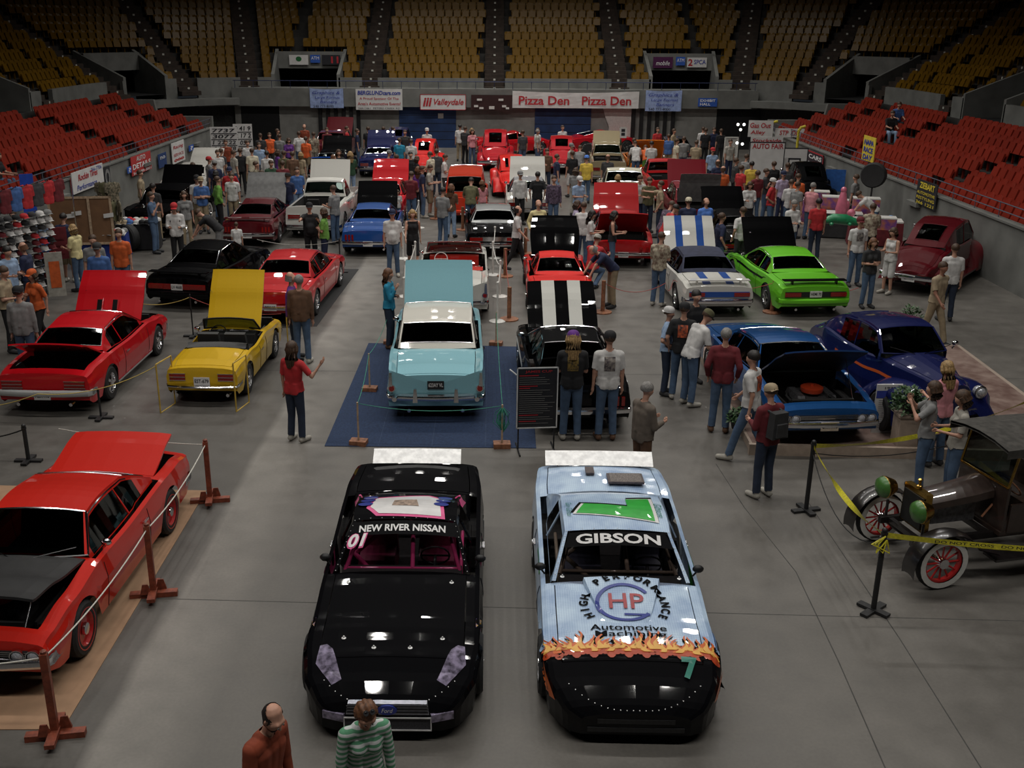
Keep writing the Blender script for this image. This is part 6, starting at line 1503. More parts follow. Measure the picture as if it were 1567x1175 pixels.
D = """611,212,180,stand,teal,charcoal|629,214,175,hold,white,black|590,196,90,stand,maroon,darkdenim|610,200,0,pockets,charcoal,denim|651,199,10,stand,white,denim,cap_white|704,191,180,stand,white,khaki,dark|716,194,150,hold,charcoal,black|722,197,170,stand,black,black,w,blonde,tank|594,231,100,hold,grey,denim,cap_grey|606,238,170,hold,lightblue,denim|628,233,20,stand,black,black,dark|637,240,120,hold,black,darkdenim,w|659,233,240,hold,cream,black|668,229,180,stand,darkgrey,darkdenim|680,237,90,hold,white,charcoal|656,253,80,hold,stone,khaki,shorts,ws|646,255,100,stand,navy,denim,ws|630,256,170,stand,purple,black,w,lh,red|617,263,160,hold,maroon,denim|609,290,20,hold,white,denim,child,w
826,199,90,stand,stone,denim,grey|846,197,120,stand,white,denim|861,193,20,stand,white,navy|914,205,10,stand,pink,black,w|928,203,30,camera,white,stone|935,209,180,stand,black,olive|879,221,60,stand,stone,denim,cap_grey|888,224,170,leanin,grey,denim|876,232,200,stand,black,white,shorts|898,239,180,stand,yellow,denim,cap_skyblue|886,271,30,hold,lightblue,black,cap_white|881,258,160,hold,grey,stone,w|851,237,100,stand,navy,lightblue|837,228,10,hold,brown,darkdenim|931,238,160,stand,charcoal,maroon,bald|979,217,185,leanin,white,denim|989,216,175,hold,white,denim,dark|982,226,180,bend,orange,green|1020,196,20,stand,red,black|1030,197,60,stand,tan,khaki|1036,213,100,stand,cream,khaki|1047,210,170,hold,grey,denim|1062,195,170,hold,white,grey|1072,197,180,stand,black,black
1093,196,15,stand,navy,charcoal|1104,198,190,stand,black,charcoal|1066,216,160,hold,tan,denim|1091,227,10,stand,lightblue,darkdenim,cap_red|1099,245,200,stand,navy,charcoal,bald|1107,255,190,stand,orange,greybrown,bald|1127,243,100,stand,charcoal,black|1135,254,120,stand,red,black|945,267,200,stand,white,denim,w,blonde,lh|982,270,20,hold,white,navy|994,272,10,hold,olive,darkdenim|1012,278,260,point,tan,darkdenim|1027,311,120,leanin,plaid,denim|1034,315,100,leanin,red,black,dark|1054,304,180,stand,navy,denim,cap_cream|1081,304,20,stand,skyblue,denim,bald|882,308,90,hold,lavender,darkdenim,w|901,311,170,hold,white,denim|905,323,80,hold,white,denim,w,dark,lh|939,324,80,hold,black,denim,w,tank,dark
1012,357,150,hold,floral,denim,ws|906,383,285,bend,navy,khaki,bald,grey|1126,325,100,pockets,navy,denim|1138,318,200,pockets,white,charcoal|1142,237,120,hold,grey,denim|1151,248,180,stand,yellow,charcoal,dark|1148,279,0,hold,white,black,w,long|1173,259,70,chin,charcoal,denim|1185,248,190,stand,black,black|1183,274,60,hips,red,denim,cap_white|1199,263,20,stand,lavender,navy,cap_navy|1212,276,175,hold,white,denim,long|1222,267,150,hold,orange,denim|1215,307,20,hold,white,denim,long,grey|1231,280,120,stand,grey,navy|1244,281,130,hold,pink,denim,long,grey|1254,305,180,stand,red,darkdenim,dark|1314,298,250,bend,white,denim|1337,313,160,hold,floral,black|1317,334,5,stand,white,denim,cap_maroon,print_grey,front|1337,366,10,cross,charcoal,denim,w,red|1378,346,300,hold,white,white,w,tank,shorts,ws|1463,375,170,stand,white,darkdenim|1442,402,30,walk,tan,khaki,dk|1311,268,230,stand,grey,charcoal
1436,588,250,camera,grey,denim,w,eyes|1453,556,200,hold,pink,denim,w,lh,blonde|1478,600,260,hold,stone,denim,w|270,269,15,stand,white,khaki,cap_black|255,262,100,stand,tan,khaki|245,277,170,stand,charcoal,khaki,dark|230,295,90,chin,denim,denim|281,294,20,stand,grey,khaki,w|266,312,10,hold,white,black,cap_red,pack,long|95,328,175,hold,navy,khaki,shorts,ws,dark|112,345,250,hold,pale_yellow,denim,w,blonde|141,361,15,stand,grey,khaki|148,374,10,stand,blue,khaki,cap_charcoal,long|181,352,5,stand,orange,denim,eyes|36,372,270,hold,navy,darkdenim,bald,red|8,378,60,hold,lightblue,denim,dark|2,409,90,hold,tan,black|50,414,330,walk,orange,black,cap_orange,w|34,441,185,stand,grey,denim,capback_black,long,fat,bs|19,323,20,stand,white,navy
319,241,120,stand,grey,denim,cap_red|328,247,200,stand,navy,denim,cap_grey|304,271,15,cross,blue,khaki,shorts,cap_khaki|346,257,5,pockets,red,denim,long,cap_navy|292,251,60,stand,rust,navy|320,262,140,stand,black,denim,w,tank,dark|332,271,120,pockets,green,black,long|372,266,0,stand,white,khaki,pack|355,287,190,stand,navy,black,child|357,231,130,stand,stone,denim|368,228,190,stand,black,black,long|378,216,40,stand,white,khaki|396,219,20,stand,lightblue,denim|408,232,180,stand,white,denim,long,dark|391,248,90,stand,camo,olive|399,263,240,leanin,lightblue,denim|424,230,120,hold,purple,denim,w|437,232,170,stand,olive,black|447,233,200,stand,brown,olive|460,234,150,stand,tan,stone,w,blonde|427,206,175,hold,grey,grey|441,212,30,hold,purple,navy,w
457,202,200,pockets,white,denim|469,210,160,stand,bright_orange,khaki|481,203,175,stand,floral,stone|412,204,10,stand,bright_orange,charcoal|424,198,100,stand,charcoal,black|459,257,20,stand,blue,lightblue|446,269,160,hold,navy,denim,cap_black|474,312,15,point,black,black,cap_black,fat|495,320,265,chin,green,navy,w,fat|511,285,240,hold,grey,denim|510,238,100,stand,maroon,denim,w,lh,red|518,230,20,stand,black,black,lh|536,233,200,hold,darkgreen,lightblue,lh,blonde|477,191,0,stand,rust,black,bald|527,194,90,stand,red,denim|573,198,100,stand,navy,denim|563,195,190,stand,black,darkdenim|303,326,270,bend,black,grey|361,341,190,stand,white,grey,child|585,197,180,stand,blue,black|500,196,10,stand,maroon,black|345,215,10,stand,rust,navy|385,228,200,stand,cream,denim|414,246,30,hold,darkgreen,khaki|398,205,190,stand,charcoal,black|432,247,190,stand,maroon,denim|740,199,20,stand,pink,denim,w|800,200,200,stand,darkgrey,denim|962,203,180,stand,darkgreen,denim|1010,206,170,stand,blue,khaki|1118,214,20,stand,stone,navy|1160,262,200,stand,maroon,denim|1206,250,180,stand,darkgrey,khaki|335,229,30,stand,white,denim|310,228,150,stand,darkgrey,denim"""
for ln in D.replace('\n', '|').split('|'):
    q = ln.split(','); person(float(q[0]), float(q[1]), float(q[2]), *q[3:])
separate_people()
P(890, 398, 150, 'kneel', 'red', 'denim', 'cap_stone', pos=at(905, 440))
P(1235, 166, 0, 'sit', 'blue', 'black', pos=Vector((14.7 + .2 + .85 * 4.1, 48.8, 1.38 + .27 * 4)), z0=2.44, lab='seated person in blue tee alone in the red seats behind toy stall')
P(1243, 170, 0, 'sit', 'black', 'lightblue', pos=Vector((14.7 + .2 + .85 * 3.1, 47.2, 0)), z0=2.17, lab='person in black lounging in red seats below the corner tunnel')
P(5, 244, 90, 'sit', 'black', 'denim', pos=Vector((-15.2 - .2 - .85 * 1.1, 34.1, 0)), z0=1.63, lab='person in black sitting in the red seats above the cap stall')
finish_people()
# ================================================================== PROPS ROUND THE CARS
def slab(name, pts, z0, z1, m, **k):
    s = MB(); n = len(pts); s.add([(p[0], p[1], z) for z in (z0, z1) for p in pts], [tuple(range(n - 1, -1, -1)), tuple(range(n, 2 * n))] + [(i, (i + 1) % n, n + (i + 1) % n, n + i) for i in range(n)])
    return s.obj(name, m, **k)
ca = slab('carpet', [(-2.95, 16.9), (.8, 16.9), (.84, 23.0), (-2.9, 23.2)], 0, .012, mat('navy_carpet', (.014, .030, .075), .95, noise=.2, nscale=30, bump=.2), label='navy blue carpet square under the light blue fifties sedan', cat='carpet')
s = MB()
for x in (-2.0, -1.05, -.1): s.box((x, 20, .0125), (.012, 6.1, .003))
s.obj('carpet_seams', mat('carpet_seam', (.03, .05, .10), .95, noise=.2), ca)
slab('floor_mat', [(-10.5, 8.9), (-4.5, 9.06), (-4.55, 15.0), (-10.5, 15.2)], 0, .01, mat('tan_mat', (.33, .20, .12), .9, noise=.12, nscale=3), label='tan mat laid under the orange-red muscle coupe', cat='mat')
slab('floor_mat', [(-7.3, 24.6), (-4.35, 24.6), (-4.1, 31), (-7.1, 31)], 0, .008, mat('black_mat', (.010, .010, .011), .8, noise=.2), label='black floor mat under the plain red hardtop', cat='mat')
# rope posts
def catenary(a, b, sag, n=12): return [a.lerp(b, i / n) - Vector((0, 0, sag * 4 * (i / n) * (1 - i / n))) for i in range(n + 1)]
def rope(name, pts, r, m, label, cat, sag=.12, group=None):
    P_ = []
    for a, b in zip(pts, pts[1:]): P_ += catenary(Vector(a), Vector(b), sag)[(1 if P_ else 0):]
    s = MB(); s.path(P_, r, n=6); return s.obj(name, m, label=label, cat=cat, group=group, smooth=60)
ROPEW = mat('rope_white', (.55, .53, .48), .8, noise=.2, nscale=60); ROPER = mat('rope_red', (.30, .05, .04), .8, noise=.2, nscale=60); ROPEY = mat('rope_yellow', (.45, .33, .08), .8, noise=.2, nscale=60); CHAIN = mat('chain_black', (.02, .02, .02), .5, .5, noise=.2)
tops = []
for px, py, lab in ((322, 768, 'stained wooden rope post with cross feet at the rear of the orange-red coupe'), (236, 912, 'stained wooden rope post with cross feet beside the orange-red coupe door'), (86, 1128, 'stained wooden rope post with cross feet nearest the orange-red coupe front bumper')):
    p = at(px, py); e_ = empty('rope_post', p, lab, 'post', R(10)); s = MB(); s.box((0, 0, .53), (.075, .075, .98)); s.obj('post', REDWOOD, e_)
    s = MB(); s.box((0, 0, .035), (.60, .10, .07)); s.obj('foot', REDWOOD, e_); s = MB(); s.box((0, 0, .085), (.10, .55, .05)); s.obj('foot', REDWOOD, e_)
    for sx in (-1, 1): s = MB(); s.box((sx * .09, sx * .06, .14), (.14, .03, .14), taper=.5); s.obj('brace', REDWOOD, e_)
    s = MB(); s.lathe([(.03, 0), (.035, .03), (0, .05)], (0, 0, 1.02), n=8); s.obj('cap', REDWOOD, e_)
    tops.append(p + Vector((0, 0, .97)))
rope('rope', [tops[0], tops[1], tops[2], tops[2] + Vector((-2.2, -.1, .0))], .009, ROPEW, 'white rope strung between the stained wooden posts', 'rope', .1)
rope('rope', [tops[0], tops[0] + Vector((-2.5, .6, 0))], .006, ROPEW, 'thin white rope running behind the orange-red coupe', 'rope', .05)
def black_post(px, py, h, lab, rz=0.0, r=.035):
    p = at(px, py); e_ = empty('barrier_post', p, lab, 'post', rz); s = MB(); s.tube((0, 0, .04), (0, 0, h), r, n=12); s.obj('post', BLACK, e_, smooth=40)
    s = MB(); s.box((0, 0, .02), (.46, .10, .04)); s.obj('foot', BLACK, e_); s = MB(); s.box((0, 0, .03), (.10, .42, .035)); s.obj('foot', BLACK, e_)
    s = MB(); s.ball((0, 0, h + .03), r * 1.1, n=10); s.tube((0, 0, h - .02), (0, 0, h + .01), r * 1.25, n=12); s.obj('knob', BLACK, e_, smooth=60); return p + Vector((0, 0, h - .03))
q = black_post(44, 706, .62, 'short black post holding a black chain by the red open-trunk coupe')
rope('chain', [q, q + Vector((-1.6, .1, -.1))], .012, CHAIN, 'black chain from short post running beside the orange-red coupe', 'chain', .15)
black_post(155, 640, .55, 'short thin black post behind the orange-red coupe roof', r=.02)
t1 = black_post(1233, 782, 1.12, 'black barrier post with yellow tape by the man with backpack', R(15)); t2 = black_post(1336, 935, 1.12, 'black barrier post with yellow tape bow beside the vintage truck wheel', R(40))
t0 = black_post(1560, 700, 1.1, 'black barrier post holding yellow tape behind the vintage truck', R(20)); t3 = t2 + Vector((2.6, -.25, -.08))
def tape(a, b, sag, lab, tw=1.0):
    pts = catenary(a, b, sag, 26); s = MB(); rows = []; d = (b - a).normalized(); sd = d.cross(Vector((0, 0, 1))).normalized()
    for i, p in enumerate(pts):
        an = tw * math.sin(i * .35) * .8; v = Vector((0, 0, math.cos(an))) + sd * math.sin(an); rows.append([p - v * .037, p + v * .037])
    s.grid(rows); s.grid([[v + sd * .002 for v in reversed(r)] for r in rows]); o = s.obj('barrier_tape', mat('tape_yellow', (.62, .56, .04), .35, noise=.15, nscale=30), label=lab, cat='tape', smooth=60); return o, pts
tape(t1, t0, .22, 'yellow barrier tape running from the backpack man post behind the truck'); tape(t1, t2, .16, 'yellow barrier tape sagging between the two black posts')
o_, pts = tape(t2, t3, .04, 'yellow lettered barrier tape running past the vintage truck wheel', .15)
tv, tf = text_geo('DO NOT CROSS   DO NOT CROSS', .05, 0, .001); d = (t3 - t2).normalized(); L_ = (t3 - t2).length; x0 = min(v.x for v in tv); k_ = 1.5 / (max(v.x for v in tv) - x0)
s = MB(); s.add([t2 + d * (.6 + (v.x - x0) * k_) + Vector((0, -.03, v.y - .02 - .005)) for v in tv], tf); s.obj('lettering', INK, o_)
s = MB()
for a_ in (0, 2.1, 4.2): s.path([t2 + Vector((0, -.045, 0)), t2 + Vector((-.08 - .02 * a_, -.06, -.10)), t2 + Vector((-.10 + .04 * a_, -.07, -.22)), t2 + Vector((.02, -.05, -.05))], .012, n=4)
s.obj('tape_bow', MC['tape_yellow'], o_)
rope('cord', [t1 - Vector((0, 0, .12)), t2 - Vector((0, 0, .1))], .008, CHAIN, 'black cord sagging below the tape between two black posts', 'cord', .45); rope('cord', [t1 - Vector((0, 0, .12)), t0 - Vector((0, 0, .3))], .008, CHAIN, 'black cord sagging below the tape behind the truck', 'cord', .3)
# little wooden posts with blocks round the carpet
G = mat('cord_green', (.03, .22, .15), .7, noise=.2); tp = []
for px, py, lab in ((566, 598, 'dowel post on wood block beside rear wheel of the light blue sedan'), (549, 680, 'dowel post on wood block at the carpet corner nearest the black stock car'), (768, 684, 'dowel post with a green net bundle on wood block by black board'), (759, 528, 'dowel post on wood block beside the ivory-roofed sedan right flank'), (597, 526, 'dowel post on wood block behind the person in teal')):
    p = at(px, py); e_ = empty('carpet_post', p, lab, 'post', R(RND.uniform(-12, 12))); s = MB(); s.box((0, 0, .045), (.30, .20, .09)); s.obj('block', WOOD, e_); s = MB(); s.tube((0, 0, .09), (0, 0, .80), .017, n=8); s.obj('dowel', PALEWOOD, e_, smooth=40); tp.append(p + Vector((0, 0, .78)))
rope('cord', [tp[4], tp[0], tp[1], tp[2], tp[3]], .006, G, 'thin green cord strung round the navy carpet on dowel posts', 'cord', .12)
s = MB(); b_ = tp[2]
for i in range(26):
    a = RND.uniform(0, 6.28); rr = RND.uniform(.04, .15); s.path([b_ + Vector((0, 0, -.02)), b_ + Vector((rr * math.cos(a), rr * math.sin(a), -.15)), b_ + Vector((rr * 1.1 * math.cos(a + .5), rr * math.sin(a + .5), -.32)), b_ + Vector((.02, .02, -.5))], .006, n=4)
s.obj('net_bundle', G, label='bundle of green cord hanging on the dowel post by black board', cat='cord', kind='stuff')
# white stanchions and wooden disc-foot posts
wt = []
for px, py, lab in ((617, 396, 'white stanchion post beside the person in white tee and black cap'), (621, 454, 'white stanchion post between teal-shirted person and convertible'), (636, 421, 'white stanchion post at the convertible left rear wheel'), (754, 421, 'white stanchion post at the convertible right front'), (765, 454, 'white stanchion post beside a wooden post and convertible'), (761, 492, 'white stanchion post beside the raised sky-blue hood'), (641, 349, 'white stanchion post behind the person in black sleeveless top'), (619, 484, 'white stanchion post beside the ivory roof'), (575, 300, 'white stanchion post beside quilted red hood'), (521, 345, 'white stanchion post by the blue pony coupe'), (528, 300, 'white stanchion post near the white pickup tailgate'), (757, 395, 'white stanchion post next to the black silver-roofed coupe')):
    p = at(px, py); e_ = empty('stanchion', p, lab, 'post'); s = MB(); s.tube((0, 0, .03), (0, 0, .98), .028, n=10); s.obj('post', WHITE, e_, smooth=40); s = MB(); s.lathe([(.21, 0), (.21, .02), (.12, .045), (.03, .055)], n=18); s.obj('base', WHITE, e_, smooth=40)
    s = MB(); s.ball((0, 0, 1.0), .04, n=8); s.obj('knob', WHITE, e_, smooth=60); wt.append(p + Vector((0, 0, .9)))
CW = mat('chain_white', (.5, .49, .46), .6, noise=.3, nscale=60)
rope('chain', [wt[7], wt[1], wt[2], wt[0], wt[6]], .012, CW, 'white plastic chain along the left side of the convertible', 'chain', .15); rope('chain', [wt[5], wt[4], wt[3], wt[11]], .012, CW, 'white plastic chain along the right side of the convertible', 'chain', .15)
bt = []
for px, py, lab in ((779, 489, 'brown wooden disc-foot post beside the navy carpet corner'), (773, 423, 'brown wooden disc-foot post before the bright red sports coupe'), (804, 388, 'brown wooden disc-foot post beside the person in pale yellow'), (922, 478, 'brown wooden disc-foot post behind the black striped hood'), (1181, 478, 'brown wooden disc-foot post between white convertible and lime coupe'), (708, 352, 'brown wooden disc-foot post behind the orange-red wagon'), (667, 335, 'brown wooden disc-foot post in the aisle beside the wagon')):
    p = at(px, py); e_ = empty('wooden_post', p, lab, 'post'); s = MB(); s.tube((0, 0, .03), (0, 0, .85), .055, n=10); s.obj('post', WOOD, e_, smooth=40); s = MB(); s.lathe([(.24, 0), (.24, .03), (.10, .045)], n=16); s.obj('base', WOOD, e_, smooth=40); bt.append(p + Vector((0, 0, .8)))
rope('rope', [bt[0], bt[1], bt[2]], .008, ROPER, 'faded red rope between brown wooden posts beside the sports coupe', 'rope', .2)
rope('rope', [bt[3], bt[3] + Vector((1.6, 0, 0)), bt[4] + Vector((-2.6, .2, 0)), bt[4], bt[4] + Vector((2.0, -.5, 0))], .008, ROPER, 'faded red rope crossing behind the white convertible and lime coupe', 'rope', .25)
# chrome diagonal tripod beside black fastback
e_ = empty('tripod', at(960, 585), 'silver slanted tripod leg propped beside the black striped fastback', 'tripod'); s = MB(); s.tube((0, 0, 0), (-.9, 1.6, 1.25), .018, n=6); s.obj('leg', mat('rivet_silver'), e_); s = MB(); s.tube((-.9, 1.6, 1.25), (-1.15, 1.9, 1.25), .018, n=6); s.tube((-1.15, 1.9, 1.25), (-1.2, 2.1, .0), .015, n=6); s.obj('leg', mat('rivet_silver'), e_)
e_ = empty('tripod', at(806, 600), 'thin silver folding stand behind the black lettered board', 'tripod'); s = MB(); s.tube((0, 0, 0), (-.22, .3, 1.1), .014, n=6); s.obj('leg', mat('rivet_silver'), e_); s = MB(); s.tube((-.35, .1, .45), (.15, -.1, .1), .018, n=6); s.obj('leg', mat('rivet_silver'), e_)
# yellow frame round the roadster
YF_ = mat('frame_yellow', (.50, .33, .05), .5, noise=.15); e_ = empty('frame_fence', at(310, 560), 'thin yellow square-tube frame fence standing round the yellow roadster', 'fence'); o0 = e_.location
cn = [at(246, 632), at(362, 630), at(441, 530), at(335, 520)]
for i, c in enumerate(cn):
    s = MB(); c = c - o0; s.tube(c, c + Vector((0, 0, .98)), .016, n=5); s.tube(c + Vector((0, 0, .98)), c + Vector((.12, .55, .98)), .014, n=5); s.tube(c, c + Vector((.12, .55, 0)), .014, n=5); s.tube(c + Vector((.12, .55, 0)), c + Vector((.12, .55, .98)), .014, n=5); s.obj('frame_end', YF_, e_)
rope('rope', [cn[0] + Vector((0, 0, .95)), cn[0] + Vector((-2.0, -.7, .62)), cn[0] + Vector((-4.4, -.4, .3))], .008, ROPEY, 'yellowish rope sagging behind the red open-trunk coupe', 'rope', .18)
q3 = black_post(296, 515, 1.0, 'slim black post with rope tied behind the yellow roadster', r=.016)
rope('rope', [q3, at(430, 480, .9)], .008, ROPER, 'red rope tied to slim black post behind yellow roadster', 'rope', .15); rope('rope', [q3, q3 + Vector((-1.2, -.2, -.1))], .008, ROPEY, 'pale rope from slim black post to the red coupe nose', 'rope', .1)
q4 = black_post(521, 417, 1.0, 'slim black post at the nose of the plain red hardtop', r=.02); rope('rope', [q4, q4 + Vector((-2.6, .6, -.1))], .006, ROPEW, 'pale rope at the nose of the plain red hardtop', 'rope', .15)
# black lettered board on stand
def board(name, label, cat, pbl, w_, h_, z0, face, mb_, lines=(), bars=(), border=None, stand=None, lean=0.0, smat=None):
    c, sn = math.cos(R(face)), math.sin(R(face)); P_ = Vector(pbl) + Vector((0, 0, z0)); Q = P_ + Vector((c * w_, sn * w_, 0)); S_ = P_ + Vector((-sn * lean * h_, c * lean * h_, h_))
    o, M, W, H = sign(name, label, cat, P_, Q, S_, None, lines, mb_, border=border)
    if bars:
        for bm_, lst in bars:
            s = MB()
            for u0, u1, v, t in lst: s.add([M @ Vector(q) for q in ((u0 * W, v * H - t, .012), (u1 * W, v * H - t, .012), (u1 * W, v * H + t, .012), (u0 * W, v * H + t, .012))], [(0, 1, 2, 3)])
            s.obj('text_lines', bm_, o)
    if stand:
        s = MB()
        for u in (0.06, .94):
            b = M @ Vector((u * W, .02, -.03)); s.tube((b.x, b.y, 0), b + Vector((0, 0, H * .9)), .014, n=6); s.tube((b.x + sn * .3, b.y - c * .3, .015), (b.x - sn * .3, b.y + c * .3, .015), .016, n=6)
        s.obj('stand', smat or BLACK, o)
    return o, M, W, H
rr = random.Random(3); bl = at(789, 690)
board('display_board', 'black display board with red and white text lines on black stand', 'board', bl, .72, 1.12, .42, 6, mat('board_black', (.012, .012, .016), .4, noise=.1), lines=(('JAMES CUP', (.2, .85), .93, .05, INKR, .01, 0),),
      bars=((mat('ink_dimgrey', (.14, .14, .14), .7), [(.06, rr.uniform(.6, .93), .87 - .034 * i, .006) for i in range(24) if i not in (0, 5, 6, 19, 22)]), (INKR, [(.06, rr.uniform(.3, .6), .87 - .034 * i, .008) for i in (0, 5, 6, 19, 22)])), border=(.02, mat('rivet_silver')), stand=True)
# show platform
pf = slab('show_platform', [(4.55, 16.75), (10.6, 16.5), (10.8, 23.0), (4.7, 23.2)], 0, .15, mat('platform_beige', (.34, .27, .22), .6, noise=.12, nscale=2), label='low beige show platform under the blue muscle coupe and midnight coupe', cat='platform')
slab('platform_top', [(4.6, 16.85), (10.5, 16.6), (10.7, 22.9), (4.75, 23.1)], .15, .16, mat('platform_marble', (.16, .10, .085), .3, col2=(.30, .22, .19), nscale=3), parent=pf)
slab('front_board', [(4.5, 16.70), (10.6, 16.45), (10.6, 16.52), (4.5, 16.78)], 0, .2, mat('beige_board', (.38, .30, .24), .6, noise=.1), parent=pf)
LEAFM = mat('leaf_green', (.03, .075, .022), .5, noise=.5, nscale=9)
def plant(pos, rad, n, label, ht=.35, pot=True):
    e_ = empty('potted_ivy', pos, label, 'plant'); s = MB()
    for i in range(n):
        a = RND.uniform(0, 6.28); ph = RND.uniform(-.5, 1.3); rr_ = rad * RND.uniform(.55, 1.05); c = Vector((rr_ * math.cos(a) * math.cos(ph), rr_ * math.sin(a) * math.cos(ph), ht * .7 + rr_ * math.sin(ph) * .9))
        M = Matrix.Rotation(a, 3, 'Z') @ Matrix.Rotation(RND.uniform(-1.2, .6), 3, 'Y') @ Matrix.Rotation(RND.uniform(-.6, .6), 3, 'X'); k = RND.uniform(.035, .06)
        s.add([c + M @ Vector(v) * k for v in ((-1, 0, 0), (-.2, -.6, .1), (1, 0, -.15), (-.2, .6, .1), (0, 0, .12))], [(0, 1, 4), (1, 2, 4), (2, 3, 4), (3, 0, 4)])
    s.obj('foliage', LEAFM, e_, kind='stuff'); s = MB(); s.lathe([(.09, 0), (.13, .2), (.14, .22), (.12, .22), (.1, .18)], n=14); s.obj('pot', BLACK, e_, smooth=40)
    s = MB()
    for i in range(7): a = i * .9; s.path([(0, 0, .15), (rad * .4 * math.cos(a), rad * .4 * math.sin(a), ht * .8), (rad * .8 * math.cos(a), rad * .8 * math.sin(a), ht * .6)], .006, n=4)
    s.obj('stems', LEAFM, e_); return e_
cp = at(1380, 692); e_ = empty('pedestal', cp, 'square beige pedestal carrying dark ivy beside the 1970 board', 'pedestal'); s = MB(); s.box((0, 0, .36), (.34, .34, .72)); s.obj('column', MC['beige_board'], e_); s = MB(); s.box((0, 0, .74), (.42, .42, .04)); s.obj('top_plate', MC['beige_board'], e_); s = MB(); s.box((0, 0, .03), (.4, .4, .06)); s.obj('plinth', MC['beige_board'], e_)
plant(cp + Vector((0, 0, .76)), .34, 420, 'dark green ivy on the square beige pedestal', .22)
plant(at(1127, 655, .16), .22, 160, 'small leafy plant on platform beside man in white tee', .3); plant(at(1392, 505, .16), .3, 160, 'small dark plant behind the midnight blue coupe', .5)
board('info_board', 'white board headed 1970 with a blue band before midnight coupe', 'board', at(1333, 662, .16), .46, .92, 0, 2, VINYL, lines=(('1970', (.3, .72), .93, .05, INK, .01, 0),), bars=((INKB, [(.0, 1, .80, .07)]), (INK, [(.12, .88, .68 - .04 * i, .003) for i in range(15)])), stand=None)
